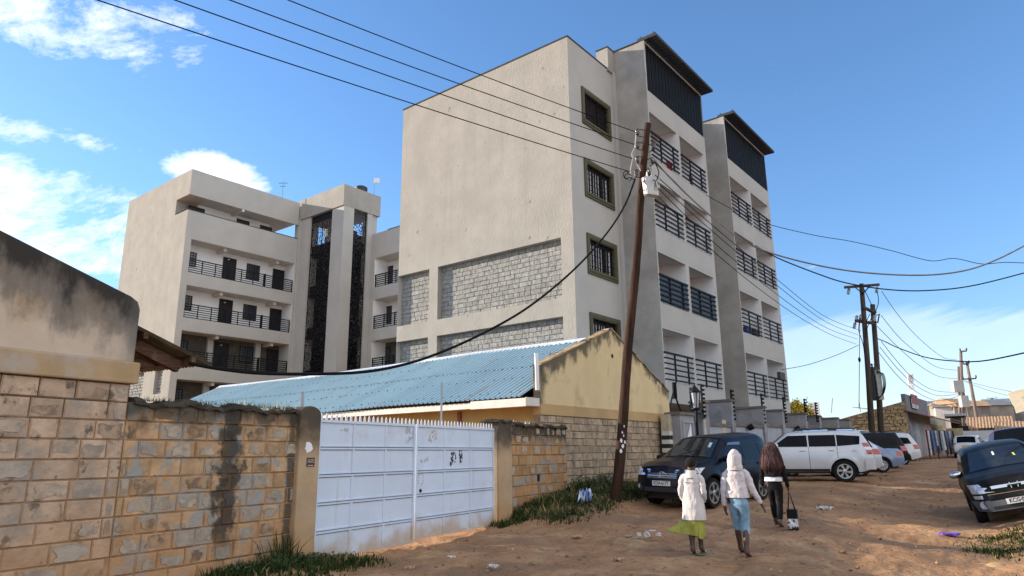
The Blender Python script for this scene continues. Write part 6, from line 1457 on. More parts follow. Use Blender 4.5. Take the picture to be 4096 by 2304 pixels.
def mast():
    D = 260; a, t = at_h(2300, 1020, D), at_h(2295, 943, D); e = empty('radio_mast', (a.x, a.y, gz(a.x, a.y)), 0, 'thin red and white lattice mast above the grey shop parapet', 'mast'); O = Vector((a.x, a.y, gz(a.x, a.y)))
    for j, (m, off) in enumerate(((M('mast_white', (.7, .7, .72), .6, .05, 3), 0), (M('mast_red', (.5, .33, .32), .6, .05, 3), 1))):
        b = MB(); n = 10
        for k in range(n):
            if k % 2 != off: continue
            z0, z1 = (t.z-O.z)*k/n, (t.z-O.z)*(k+1)/n; w0, w1 = 1.0*(1-.7*k/n), 1.0*(1-.7*(k+1)/n)
            for q in range(4):
                c, s_ = (1 if q in (0, 3) else -1), (1 if q < 2 else -1); c2, s2 = ((-s_), c) if False else ((1 if (q+1) % 4 in (0, 3) else -1), (1 if (q+1) % 4 < 2 else -1))
                b.tube([(c*w0, s_*w0, z0), (c*w1, s_*w1, z1)], .08, 4); b.tube([(c*w0, s_*w0, z0), (c2*w1, s2*w1, z1)], .05, 4)
        b.build('lattice', m, e)
    b = MB()
    for k in range(3): b.box(-.9+.7*k, -.5+.7*k, -.3, .2, t.z-O.z-3+k*.4, t.z-O.z+.3)
    b.build('aerial', MATS['mast_white'], e)
mast()

# ---------------------------------------------------------------- far end of the road
RUB = M('rubble_stone', (.50, .36, .205), .95, .22, 4, .8, 8, isl=.3, col2=(.36, .25, .14), s2=2.5, lo=.5, hi=.66); RUBM = M('rubble_mortar', (.30, .22, .14), .95, .2, 3)
def rubble():
    g = at_h(2294, 1138, 56.0); q = w2loc(g); xc, yc = q[0], q[1]; zg = gz(g.x, g.y)
    e = empty('rubble_stone_building', loc2w(xc, yc, zg), -YAW, 'brown rubble stone building with a grey parapet and rusty canopy', 'building')
    def rel(p): return (p[0]-xc, p[1]-yc, p[2]-zg)
    r = rel(onY(2290, 1008, yc)); l = rel(onY(2100, 1058, yc)); zr, zl, xl = r[2], l[2], l[0]
    w = MB(); w.prism([(xl, .05, -.5), (0, .05, -.5), (0, .05, zr), (xl, .05, zl)], (0, 8, 0)); w.build('mortar', RUBM, e)
    s = MB(); rnd = random.Random(2); z = -.4; ht = zr
    tmp = MB()
    while z < ht:
        h = rnd.uniform(.18, .30); x = xl-rnd.random()*.3
        while x < 0:
            L = rnd.uniform(.2, .5); x1 = min(x+L, -.02); zt_ = zl+(zr-zl)*((x+x1)/2-xl)/(-xl)
            if z+h < zt_ and x1-x > .1:
                j = lambda k=.05: rnd.uniform(-k, k); dd = rnd.uniform(.0, .07)
                B = [(x+.02+j(), .05, z+.02+j()), (x1-.02+j(), .05, z+.02+j()), (x1-.02+j(), .05, z+h-.02+j()), (x+.02+j(), .05, z+h-.02+j())]
                s.add(B+[(p[0]*.96+.04*(x+x1)/2, -.01-dd, p[2]) for p in B], [(4, 5, 6, 7), (0, 1, 5, 4), (1, 2, 6, 5), (2, 3, 7, 6), (3, 0, 4, 7)])
            x = x1+.0 if x1 > x+.01 else 0
            if x >= -.03: break
        z += h
    s.build('rubble_wall', RUB, e)
    yk = rel(onX(2331, 1020, xc))[1]; zk = rel(onX(2331, 1020, xc))[2]; zlo = rel(onX(2331, 1047, xc))[2]
    b = MB(); b.box(-.2, .05, .06, yk, zlo, zk+.35); b.build('parapet', M('dark_grey_block', (.17, .17, .185), .9, .15, 3, .3, 12), e)
    b = MB(); b.box(-.19, .04, .06, yk, -.5, zlo-.002); b.build('front_wall', M('pale_shop_wall', (.34, .32, .29), .9, .15, 2), e)
    b = MB(); b.prism([(-.1, -.1, zlo+.12), (1.6, -.1, zlo-.45), (1.6, -.1, zlo-.52), (-.1, -.1, zlo+.05)], (0, yk+5.0, 0)); b.build('canopy', M('rusty_sheet', (.20, .085, .05), .8, .3, 3), e)
    for k in range(5):
        y0 = .15+k*(yk-.2)/5; m = [M('grey_door_sheet', (.27, .27, .29), .7, .2, 4), M('pale_door_sheet', (.42, .41, .41), .7, .2, 4), M('pink_door_sheet', (.46, .30, .31), .7, .2, 4)][(0, 1, 0, 2, 2)[k]]
        b = MB(); b.box(.06, .10, y0, y0+(yk-.2)/5-.04, -.3, 2.5); b.build('door', m, e)
    s0, s1 = rel(onX(2290, 1000, xc+.1)), rel(onX(2309, 1030, xc+.1))
    b = MB(); b.box(.12, .18, s0[1], s1[1], s1[2], s0[2]+.25); sg = b.build('signboard', M('sign_white', (.50, .49, .48), .7, .05, 3, col2=(.12, .11, .11), s2=5, lo=.52, hi=.58), e)
    b = MB(); b.box(.181, .19, s0[1], s1[1], s0[2]-.45, s0[2]+.25); b.build('sign_band', M('sign_red', (.22, .06, .05), .7, .05, 3), sg)
    b = MB()
    for k in range(3): b.tube([(-3-2*k, .4, zr-.6), (-3-2*k+.2*k, .4, zr+.3+.2*k)], .02, 4)
    b.build('rooftop_weeds', M('dry_stem', (.08, .06, .03), .9, .2, 3), e)
    # shop beyond and its clothes rail
    y1 = yk+.3; f = empty('shop', loc2w(xc-.6, yc+y1, zg), -YAW, 'low pale block shop with a grey tin roof between rubble building and shacks', 'building')
    h0 = rel(onX(2340, 1038, xc))[2]; w_ = rel(onX(2394, 1046, xc))[1]-y1
    b = MB(); b.box(-5, 0, 0, w_, -.4, h0*.97); b.build('wall', M('pale_shop_block', (.40, .355, .27), .9, .2, 1.5), f)
    b = MB(); b.prism([(.5, -.1, h0*.92), (.5, w_*.35, h0*.94), (-5, w_*.35, h0*1.2), (-5, -.1, h0*1.18)], (0, 0, .06)); b.build('roof', M('grey_tin_roof', (.24, .28, .30), .6, .15, 2), f)
    b = MB(); b.box(.003, .03, .3, w_*.8, h0*.55, h0*.78); b.build('shutter', M('ochre_shutter', (.32, .25, .12), .8, .2, 3), f)
    cols = [(.45, .44, .45), (.03, .035, .06), (.10, .13, .24), (.05, .07, .12), (.35, .35, .38), (.12, .14, .2), (.02, .02, .025), (.22, .23, .27)]
    P0, P1 = at_h(2338, 1140, 54.5), at_h(2404, 1140, 58); n = 15; rnd = random.Random(6); zt_ = at_h(2338, 1083, 54.5).z
    rk = empty('clothes_rail', (P0.x, P0.y, gz(P0.x, P0.y)), 0, 'timber rail for clothes for sale in front of the shops', 'rail')
    b = MB(); O = Vector((P0.x, P0.y, gz(P0.x, P0.y)))
    for k in range(4):
        p = P0+(P1-P0)*k/3; b.tube([(p.x-O.x, p.y-O.y, gz(p.x, p.y)-O.z-.2), (p.x-O.x, p.y-O.y, zt_-O.z+.05)], .05, 5)
    b.tube([(0, 0, zt_-O.z), (P1.x-O.x, P1.y-O.y, zt_-O.z)], .035, 5); b.build('rail', GPOLE, rk)
    nm = ['pale grey', 'black', 'blue', 'dark navy', 'light grey', 'slate blue', 'jet black', 'grey']
    for k in range(n):
        c = k % 8; p = P0+(P1-P0)*(k+.5)/n; L = rnd.uniform(1.0, 1.75); w = (P1-P0).length/n*.46; d = (P1-P0).normalized(); b = MB(); nn = Vector((-d.y, d.x, 0))
        b.grid(lambda u, v: d*((u-.5)*2*w*(1+.15*v))+nn*(.05*math.sin(u*9+k)*v-.08)+Vector((0, 0, -L*v)), 9, 6)
        o = b.build('hanging_garment', M('cloth_%d' % c if False else 'garment_cloth_'+nm[c].replace(' ', '_'), cols[c], .9, .25, 4), smooth=True); o.location = (p.x, p.y, zt_); tag(o, '%s garment hanging on the shop clothes rail' % nm[c], 'garment', 'garments on the clothes rail')
rubble()
def shack(name, px0, px1, pyt, pyb, D, dep, mat, roofm, label, rise=.3, group=None, over=.4):
    a, b_ = at_h(px0, pyb, D), at_h(px1, pyb, D); t = at_h(px0, pyt, D); z0 = min(gz(a.x, a.y), gz(b_.x, b_.y)); d = (b_-a); d.z = 0; w = d.length; e = empty(name, (a.x, a.y, z0), math.atan2(d.y, d.x), label, 'building' if name != 'sheet_fence' else 'fence', group); h = t.z-z0
    m = MB(); m.box(0, w, 0, dep, -.5, h); m.build('wall' if name != 'sheet_fence' else 'sheets', mat, e)
    if roofm:
        r = MB(); n = 30; r.grid(lambda u, v: (-over+(w+2*over)*u, -over+(dep+2*over)*v, h+.02+rise*(1-abs(2*v-1))*1+.03*math.sin(u*n*3)), n*2, 5); r.build('roof', roofm, e)
        k = MB(); k.box(w*.4, w*.4+.9, -.03, -.003, -.3, min(2, h-.2)); k.build('door', DOORM, e)
    return e
TIN = M('pale_tin_sheet', (.55, .56, .56), .6, .06, 3, st=(8, 1, 1)); TANR = M('tan_roof', (.36, .23, .14), .8, .25, 3); DKS = M('dark_shack', (.06, .055, .05), .9, .3, 2); GRR = M('grey_old_roof', (.16, .165, .17), .7, .25, 2)
shack('shack', 2396, 2424, 1048, 1092, 70, 4, DKS, GRR, 'dark shack with a grey roof right of the pale shop', .3)
shack('sheet_fence', 2376, 2425, 1078, 1096, 66, .06, M('ochre_sheet', (.42, .33, .18), .8, .2, 3, st=(6, 1, 1)), None, 'ochre sheet fence below the far poles, left of the pale one')
shack('sheet_fence', 2426, 2600, 1084, 1110, 64, .06, TIN, None, 'long pale tin sheet fence behind the small white car')
shack('shack', 2462, 2530, 1078, 1100, 78, 9, TIN, TANR, 'low shack with a tan rusty roof behind the pale tin fence', 1.2, None, .8)
shack('shack', 2534, 2610, 1082, 1100, 74, 6, DKS, TANR, 'dark shack with a tan roof at the right edge behind the pale tin fence', .8, None, .8)
shack('shack', 2428, 2462, 1066, 1092, 92, 6, DKS, GRR, 'dark shack with a grey roof behind the far poles', .4)
shack('white_building', 2042, 2066, 1013, 1062, 120, 8, M('white_render', (.62, .62, .66), .8, .05, 1), None, 'plain white block seen beyond the yellow flowering tree')
def far_town():
    rnd = random.Random(44); walls = [(.42, .40, .38), (.30, .26, .22), (.50, .48, .46), (.20, .18, .17), (.36, .28, .2)]; proto = {}
    for k in range(46):
        px = rnd.uniform(2380, 2600); D = rnd.uniform(150, 330); P = at_h(px, 1070, D); z = gz(P.x, P.y); w, d, h = rnd.uniform(4, 9), rnd.uniform(4, 8), rnd.uniform(2.6, 4.2)
        o = empty('far_house', (P.x, P.y, z), rnd.uniform(-.6, .6), 'small distant house on the skyline at the right', 'house', 'houses on the far skyline'); c = walls[k % 5]
        b = MB(); b.box(-w/2, w/2, -d/2, d/2, -1, h); b.build('wall', M('far_wall_'+'abcde'[k % 5] if False else ('far_wall', 'far_wall_brown', 'far_wall_pale', 'far_wall_dark', 'far_wall_tan')[k % 5], c, .9, .2, .5), o)
        b = MB(); b.prism([(-w/2-.3, -d/2-.4, h), (-w/2-.3, d/2+.4, h), (-w/2-.3, 0, h+1.1)], (w+.6, 0, 0)); b.build('roof', (GRR, TANR, GRR, M('far_blue_roof', (.14, .19, .24), .7, .2, 2))[k % 4], o)
    for k in range(26):
        px = rnd.uniform(2300, 2600); D = rnd.uniform(160, 320); P = at_h(px, 1070, D); z = gz(P.x, P.y); r = rnd.uniform(.8, 1.7)
        e = empty('far_tree', (P.x, P.y, z), 0, 'small dark tree among the distant houses on the skyline', 'tree', 'trees on the far skyline')
        b = MB(); b.tube([(0, 0, -.3), (0, 0, r*1.2)], .15, 5); b.build('trunk', MATS['bark'], e); b = MB(); crown(b, (0, 0, r*1.4), r, r, r*.8, 260, .3, rnd); b.build('crown', DG, e)
far_town()
def awning():
    a = at_h(2549, 1018, 23); b_ = at_h(2556, 1040, 21.5); r = Vector((.85, -.25, 0)); e = empty('kiosk_awning', (a.x+2.2, a.y-.6, gz(a.x, a.y)), 0, 'corner of a beige awning roof jutting in at the right edge', 'awning'); O = Vector(e.location)
    t = at_h(2576, 998, 23.2); m = M('beige_awning', (.48, .40, .29), .85, .15, 3, col2=(.30, .28, .16), s2=3, lo=.5, hi=.65)
    s = MB(); P = [a, a+Vector((.25, .5, .35)), a+r*4+Vector((.25, .5, 1.3)), a+r*4+Vector((0, 0, 1.0))]; s.prism([p-O for p in P], (0, 0, -.05)); s.build('sheet', m, e)
    s = MB(); P = [a, a+r*4+Vector((0, 0, 1.0)), b_+r*4+Vector((0, 0, 1.0)), b_]; s.prism([p-O for p in P], (.04, .06, .03)); s.build('valance', m, e)
    s = MB(); s.tube([(0, 0, -.2), (0, 0, a.z-O.z+.5)], .05, 6); s.build('post', GPOLE, e)
awning()
# small things on the balconies and the corridor
def hanging(px, py, w, h, mat, label, x=BS-.1):
    q = onX(px, py, x); b = MB(); b.grid(lambda u, v: (.03*math.sin(u*7)*v, (u-.5)*w*(1-.3*v), -h*v), 8, 6); o = b.build('washing', mat, smooth=True); o.location = loc2w(q[0], q[1], q[2]); o.rotation_euler = (0, 0, -YAW); tag(o, label, 'washing', 'washing on the balcony rails')
hanging(1683, 407, .75, .6, M('red_cloth', (.30, .02, .03), .9, .2, 4), 'red cloth hung over the topmost left balcony rail of the near bay'); hanging(1737, 440, .5, .55, M('dark_red_cloth', (.14, .015, .02), .9, .2, 4), 'dark red cloth hung over the topmost right balcony rail of the near bay')
def drum(px, py, r, h, mat, label, cat='container'):
    q = onX(px, py, BS-.5); b = MB(); b.lathe([(r*.9, 0), (r, .03), (r, h*.3), (r*.95, h*.34), (r, h*.38), (r, h*.8), (r*.6, h*.95), (r*.3, h), (r*.3, h*1.08), (.01, h*1.08)], n=16); o = b.build('water_container', mat, smooth=True); o.location = loc2w(q[0], q[1], TOPS[1]-2.55+.0); tag(o, label, cat, 'containers on a balcony')
drum(1877, 840, .3, .62, M('blue_container', (.01, .03, .22), .4, .1, 3), 'blue plastic container behind the second floor left rail of the farther bay'); drum(1897, 845, .3, .62, M('black_container', (.01, .01, .012), .4, .1, 3), 'black container beside the blue one behind the farther bay rail')
# ---------------------------------------------------------------- people (local: +y is the way they walk, +x their right, z up)
SKIN = M('dark_skin', (.075, .038, .025), .5, .1, 6)
def skin_mesh(name, V, E, mat, parent, sub=2, root=0):
    me = bpy.data.meshes.new(name); me.from_pydata([v[:3] for v in V], E, []); o = bpy.data.objects.new(name, me); COL.objects.link(o)
    bm = bmesh.new(); bm.from_mesh(me); L = bm.verts.layers.skin.verify(); bm.verts.ensure_lookup_table()
    for i, v in enumerate(V):
        r = v[3]; bm.verts[i][L].radius = r if isinstance(r, tuple) else (r, r); bm.verts[i][L].use_root = (i == root)
    bm.to_mesh(me); bm.free()
    s = o.modifiers.new('skin', 'SKIN'); s.use_smooth_shade = True; b = o.modifiers.new('sub', 'SUBSURF'); b.levels = sub; b.render_levels = sub
    dg = bpy.context.evaluated_depsgraph_get(); dg.update(); m2 = bpy.data.meshes.new_from_object(o.evaluated_get(dg)); bpy.data.objects.remove(o); bpy.data.meshes.remove(me)
    m2.name = name; m2.materials.clear(); m2.materials.append(mat); m2.shade_smooth(); ob = bpy.data.objects.new(name, m2); COL.objects.link(ob); ob.parent = parent; return ob
def loft(name, rings, mat, parent, n=24, wob=0, seed=0, close=(True, True), fold=7):
    """rings: (cx, cy, cz, rx, ry[, tilt])"""
    b = MB(); vs = []
    for i, r in enumerate(rings):
        for j in range(n):
            a = 2*math.pi*j/n; w = 1+wob*math.sin(fold*a+seed+i*.5)+wob*.6*math.sin((fold+4)*a+seed*2-i*.9); sx, sy = math.copysign(abs(math.cos(a))**.85, math.cos(a)), math.copysign(abs(math.sin(a))**.85, math.sin(a))
            vs.append((r[0]+r[3]*sx*w, r[1]+r[4]*sy*w, r[2]+(r[5]*sy if len(r) > 5 else 0)+(wob*.12*math.sin(5*a+seed) if i == 0 else 0)))
    k = len(rings); fs = [(i*n+j, i*n+(j+1) % n, (i+1)*n+(j+1) % n, (i+1)*n+j) for i in range(k-1) for j in range(n)]
    if close[0]: fs.append(tuple(range(n))[::-1])
    if close[1]: fs.append(tuple((k-1)*n+j for j in range(n)))
    b.add(vs, fs); o = b.build(name, mat, parent, smooth=True); s = o.modifiers.new('sub', 'SUBSURF'); s.levels = 1; s.render_levels = 1; return o
def person(px, py, D, fwd, label, H, J, hair):
    P = at_h(px, py, D); P.z = gz(P.x, P.y); f = Vector(fwd).normalized(); e = empty('person', P, math.atan2(f.y, f.x)-math.pi/2, label, 'person')
    k = H/1.62; V = []; E = []
    def v(p, r): V.append((p[0]*k, p[1]*k, p[2]*k, tuple(q*k for q in r) if isinstance(r, tuple) else r*k)); return len(V)-1
    def ln(a, b): E.append((a, b))
    pel = v((0, 0, .90), (.125, .095)); sp = v((0, .0, 1.06), (.105, .08)); ch = v((0, .01, 1.25), (.125, .09)); nk = v((0, .0, 1.385), .052); hb = v((0, .02, 1.45), .07); hd = v((0, .025, 1.53), .088); ht = v((0, .015, 1.59), .062)
    for a, b in ((pel, sp), (sp, ch), (ch, nk), (nk, hb), (hb, hd), (hd, ht)): ln(a, b)
    nose = v((0, .118, 1.50), .012); ln(hd, nose); chin = v((0, .085, 1.435), .03); ln(hb, chin)
    for s in (-1, 1):
        ear = v((s*.09, .01, 1.51), .018); ln(hd, ear)
        sh, el, wr, pm = J['arm'][s]; a = v((s*.125, 0, 1.325), .05); b = v(sh, .047); c = v(el, .038); d = v(wr, .027); g = v(pm, (.034, .022)); ln(ch, a); ln(a, b); ln(b, c); ln(c, d); ln(d, g)
        w = Vector(pm)-Vector(wr); w.normalize(); sd = Vector((0, 1, 0)); sd = (sd-w*sd.dot(w)).normalized(); nn = w.cross(sd)
        for q in range(4):
            Lf = (.062, .072, .068, .052)[q]; o0 = Vector(pm)+sd*(.030-.020*q)+w*.028; o1 = o0+w*Lf*.5+nn*s*-.006; o2 = o1+w*Lf*.42+nn*s*-.020
            i0 = v(o0, .0098); i1 = v(o1, .0088); i2 = v(o2, .0072); ln(g, i0); ln(i0, i1); ln(i1, i2)
        t0 = Vector(pm)+sd*.036-w*.02; t1 = t0+sd*.024+w*.028; t2 = t1+w*.03+nn*s*-.006; i0 = v(t0, .011); i1 = v(t1, .0098); i2 = v(t2, .008); ln(g, i0); ln(i0, i1); ln(i1, i2)
        hp, kn, ak, to = J['leg'][s]; a = v(hp, .082); b = v(kn, .055); m = v((Vector(kn)*.62+Vector(ak)*.38)+Vector((0, -.018, 0)), .057); c = v(ak, .033); h = v(Vector(ak)+(Vector(ak)-Vector(to)).normalized()*.05+Vector((0, 0, -.035)), .030); d = v((Vector(ak)*.35+Vector(to)*.65)+Vector((0, 0, -.005)), (.04, .024)); g = v(to, (.034, .017)); ln(pel, a); ln(a, b); ln(b, m); ln(m, c); ln(c, h); ln(c, d); ln(d, g)
    bo = skin_mesh('body', V, E, SKIN, e)
    for s in (-1, 1):
        q = MB(); q.lathe([(.001, 0), (.010, .004), (.012, .010), (.006, .016), (.001, .018)], (s*.032*k, .098*k, 1.525*k), (0, 1, 0), 8); q.build('eye', M('eye_white', (.6, .58, .55), .3, .02, 5), bo, smooth=True)
    q = MB(); q.beam((-.025*k, .108*k, 1.463*k), (.025*k, .108*k, 1.463*k), .012, .012); q.build('mouth', M('lips', (.10, .03, .028), .5, .1, 5), bo)
    return e, bo, k
def sole(e, J, k, s, mat, strap):
    hp, kn, ak, to = J['leg'][s]; d = (Vector(to)-Vector(ak)); d.z = 0; d.normalize(); n_ = Vector((-d.y, d.x, 0)); c = Vector(ak)*.45+Vector(to)*.55; b = MB(); pts = []
    up = (Vector(to)-Vector(ak)).normalized(); pit = (Vector(ak).z-.075)-(Vector(to).z-.022)
    for i in range(14):
        a = 2*math.pi*i/14; u, w_ = .128*math.cos(a), .043*math.sin(a)*(1+.15*math.cos(a)); p = c+d*u+n_*w_; p.z = Vector(to).z-.026+max(0, pit)*(1-(math.cos(a)+1)/2)*.9; pts.append(p*k)
    b.prism(pts, (0, 0, .016)); b.build('sandal', mat, e)
    b = MB(); m0 = Vector(to)*.8+Vector(ak)*.2; b.tube([(m0+n_*.045+Vector((0, 0, -.01)))*k, (m0+Vector((0, 0, .03)))*k, (m0-n_*.045+Vector((0, 0, -.01)))*k], .009, 5); b.build('sandal_strap', strap, e)
def sleeve(name, J, s, k, rs, mat, e, upto=1.0, off=(0, 0, 0)):
    sh, el, wr, pm = J['arm'][s]; P = [Vector((s*.09, 0, 1.325)), Vector(sh), (Vector(sh)+Vector(el))/2, Vector(el), (Vector(el)+Vector(wr))/2, Vector(wr)+(Vector(wr)-Vector(el)).normalized()*(.02 if upto >= 1 else -.05)]
    # rounded through the joints
    Q = []; rr = []
    for i in range(len(P)-1):
        for t in (0, .34, .67): Q.append(P[i]*(1-t)+P[i+1]*t); rr.append(rs[i]*(1-t)+rs[i+1]*t)
    Q.append(P[-1]); rr.append(rs[-1])
    for _ in range(2): Q = [Q[0]]+[(Q[i-1]+Q[i]*2+Q[i+1])/4 for i in range(1, len(Q)-1)]+[Q[-1]]
    b = MB(); b.tube([q*k for q in Q], [r*k*(1+.04*math.sin(i*2.3)) for i, r in enumerate(rr)], 14); return b.build(name, mat, e, smooth=True)
def trousers(J, k, mat, e, cut, rw=1.0, hem=.05, name='trousers'):
    V = [(0, 0, .965*k, (.145*k*rw, .108*k*rw)), (0, -.015*k, .90*k, (.155*k*rw, .125*k*rw)), (0, -.01*k, .85*k, (.13*k*rw, .12*k*rw))]; E = [(0, 1), (1, 2)]
    for s in (-1, 1):
        hp, kn, ak, to = [Vector(q) for q in J['leg'][s]]; n0 = len(V); c = cut[s]
        mid_ = [(kn*.66+ak*.34+Vector((0, -.016, 0)), .072*rw)] if c > .6 else []
        for p, r in [(hp*.75+kn*.25+Vector((s*.012, -.01, 0)), .098*rw), (hp*.4+kn*.6, .082*rw), (kn, .066*rw)]+mid_+[(kn*(1-c)+ak*c, hem*1.06)]: V.append((p.x*k, p.y*k, p.z*k, r*k))
        E += [(2, n0)]+[(q_, q_+1) for q_ in range(n0, len(V)-1)]
    return skin_mesh(name, V, E, mat, e, 2)
def folds(o, size=.11, strength=.022, sub=1, vert=1.0):
    t = bpy.data.textures.get('cloth_fold_%d' % int(size*1000)) or bpy.data.textures.new('cloth_fold_%d' % int(size*1000), 'CLOUDS'); t.noise_scale = size; t.noise_depth = 2
    if sub: s_ = o.modifiers.new('fine', 'SUBSURF'); s_.levels = sub; s_.render_levels = sub
    d = o.modifiers.new('folds', 'DISPLACE'); d.texture = t; d.strength = strength; d.mid_level = .5; d.texture_coords = 'LOCAL'
def fold_children(e):
    for o in e.children:
        n = o.name.split('.')[0]
        if n in ('coat', 'jacket', 'hood'): folds(o, .10, .030)
        elif n in ('coat_sleeve', 'jacket_sleeve'): folds(o, .06, .024, 2)
        elif n in ('cropped_jeans', 'trousers'): folds(o, .07, .020)
        elif n in ('skirt', 'shirt'): folds(o, .06, .02)
def walkers():
    # --- pale coat, lime skirt
    J = dict(arm={1: ((.165, -.01, 1.26), (.205, -.05, 1.03), (.15, .12, .90), (.10, .17, .88)), -1: ((-.165, -.01, 1.26), (-.20, -.04, 1.02), (-.165, .10, .86), (-.11, .16, .84))},
             leg={1: ((.08, 0, .86), (.07, .07, .48), (.055, .10, .10), (.06, .24, .035)), -1: ((-.08, 0, .86), (-.06, .0, .47), (-.045, -.07, .09), (-.05, .06, .03))})
    e, bo, k = person(1753, 1393, 12.0, (.50, .86, 0), 'slim person in a long pale quilted coat over a lime green skirt, walking away', 1.50, J, None)
    COAT = M('pale_coat', (.62, .57, .55), .85, .08, 4, .9, 9, bst=(1, 1, .5), bd=.03)
    loft('coat', [(0, -.0, .585*k, .205*k, .15*k), (0, -.005, .70*k, .20*k, .145*k), (0, 0, .86*k, .188*k, .135*k), (0, 0, 1.0*k, .165*k, .12*k), (0, 0, 1.12*k, .156*k, .112*k), (0, 0, 1.24*k, .165*k, .112*k), (0, 0, 1.32*k, .15*k, .10*k), (0, 0, 1.352*k, .115*k, .09*k), (0, 0, 1.375*k, .085*k, .078*k), (0, .005, 1.40*k, .072*k, .072*k), (0, .008, 1.415*k, .074*k, .074*k)], COAT, e, 26, .018, 1, (False, False))
    for s in (-1, 1): sleeve('coat_sleeve', J, s, k, [.060, .066, .062, .060, .054, .046], COAT, e)
    hd = MB(); hd.grid(lambda u, v: (math.sin(u*2*math.pi)*.078*k*(1-.1*v), (-.05-.055*v+.06*math.cos(u*2*math.pi)*(.9-.3*v))*k, (1.40-.11*v)*k), 16, 5, True); hd.build('coat_hood', COAT, e, smooth=True)
    sm = MB(); sm.tube([(-.17*k, -.118*k, 1.235*k), (-.08*k, -.134*k, 1.215*k), (.08*k, -.134*k, 1.215*k), (.17*k, -.118*k, 1.235*k)], .006, 5); sm.build('coat_yoke_seam', M('coat_seam', (.42, .38, .37), .9, .1, 5), e)
    loft('hair', [(0, -.02, 1.47*k, .07*k, .065*k), (0, -.012, 1.51*k, .094*k, .092*k), (0, -.005, 1.555*k, .097*k, .098*k), (0, 0, 1.60*k, .084*k, .086*k), (0, .0, 1.632*k, .045*k, .05*k), (0, 0, 1.64*k, .01, .01)], M('short_hair', (.022, .018, .016), .95, .3, 30, .6, 60), bo, 16)
    SK = M('lime_skirt', (.32, .315, .07), .85, .2, 6, .2, 20)
    b = MB(); n = 56
    def fn(u, v):
        a = 2*math.pi*u; rx = .15+.015*v; ry = .12+.02*v; x, y = rx*math.cos(a), ry*math.sin(a); z = .66-.36*v
        bl = max(0, -math.cos(a-.25))**2.2*v**1.3; x -= .33*bl; y -= .05*bl; z += .13*bl*v
        x += .02*math.sin(9*a)*v; y += .02*math.sin(11*a+1)*v; z += .03*v*math.sin(3*a)
        return (x*k, y*k, z*k)
    b.grid(fn, n, 10, True); o = b.build('skirt', SK, e, smooth=True); o.modifiers.new('s', 'SOLIDIFY').thickness = .004
    for s in (-1, 1): sole(e, J, k, s, M('green_sandal', (.04, .10, .07), .6, .1, 5), M('white_strap', (.55, .55, .5), .6, .1, 5))
    fold_children(e)
    # --- hooded light jacket and pale blue capri jeans
    J = dict(arm={1: ((.17, 0, 1.27), (.235, .0, 1.04), (.335, .06, .84), (.365, .08, .775)), -1: ((-.17, 0, 1.27), (-.215, -.04, 1.02), (-.22, .0, .79), (-.22, .02, .72))},
             leg={1: ((.085, 0, .86), (.085, .02, .47), (.09, -.10, .095), (.10, .03, .035)), -1: ((-.085, 0, .86), (-.07, .12, .50), (-.065, .20, .12), (-.06, .33, .05))})
    e, bo, k = person(1868, 1393, 11.95, (.50, .86, 0), 'person with a raised pale hood, light jacket and pale blue cropped jeans, walking away', 1.60, J, None)
    JK = M('pale_jacket', (.58, .52, .52), .85, .10, 5, .9, 10, bst=(1, 1, .8), bd=.03); JE = M('pale_blue_jeans', (.21, .34, .46), .85, .18, 6, .8, 12, bst=(1, 1, 1.6), bd=.02)
    trousers(J, k, JE, e, {1: .42, -1: .36}, 1.0, .062, 'cropped_jeans')
    loft('jacket', [(0, -.005, .915*k, .182*k, .138*k), (0, -.005, .97*k, .183*k, .138*k), (0, 0, 1.06*k, .168*k, .12*k), (0, 0, 1.16*k, .158*k, .115*k), (0, 0, 1.26*k, .168*k, .115*k), (0, 0, 1.325*k, .15*k, .10*k), (0, -.005, 1.39*k, .10*k, .09*k)], JK, e, 26, .016, 4, (False, False))
    for s in (-1, 1): sleeve('jacket_sleeve', J, s, k, [.058, .064, .058, .053, .047, .040], JK, e)
    loft('hood', [(0, -.03, 1.345*k, .125*k, .10*k), (0, -.025, 1.40*k, .115*k, .105*k), (0, -.015, 1.46*k, .112*k, .118*k), (0, -.005, 1.53*k, .113*k, .128*k), (0, .0, 1.59*k, .098*k, .112*k), (0, -.005, 1.64*k, .062*k, .075*k), (0, -.01, 1.672*k, .018, .025)], JK, e, 20, .012, 2, (False, True))
    sm = MB(); sm.tube([(0, -.15*k, 1.40*k), (0, -.145*k, 1.52*k), (0, -.10*k, 1.63*k)], .005, 5); sm.build('hood_seam', M('jacket_seam', (.40, .36, .37), .9, .1, 5), e)
    for s in (-1, 1): sole(e, J, k, s, M('brown_sandal', (.12, .06, .035), .7, .1, 5), M('purple_strap', (.06, .03, .10), .6, .1, 5))
    fold_children(e)
    # --- long dark red hair, black clothes
    J = dict(arm={1: ((.17, 0, 1.27), (.22, -.02, 1.03), (.25, .05, .80), (.252, .07, .735)), -1: ((-.17, 0, 1.27), (-.215, -.02, 1.03), (-.235, .06, .82), (-.232, .09, .755))},
             leg={1: ((.085, 0, .86), (.075, .02, .47), (.06, -.10, .10), (.07, .03, .04)), -1: ((-.085, 0, .86), (-.075, .13, .50), (-.07, .22, .12), (-.065, .35, .055))})
    e, bo, k = person(1957, 1322, 15.4, (.50, .86, 0), 'person with long dark red hair, black jacket and trousers, white shirt hem showing', 1.64, J, None)
    BK = M('black_cloth', (.010, .010, .012), .85, .2, 5, .2, 20); trousers(J, k, BK, e, {1: .90, -1: .90}, .95, .047, 'trousers')
    loft('shirt', [(0, -.005, .90*k, .176*k, .14*k), (0, -.005, .96*k, .172*k, .134*k), (0, 0, 1.05*k, .15*k, .11*k)], M('white_shirt', (.62, .62, .66), .8, .05, 5), e, 22, .015, 3, (False, False))
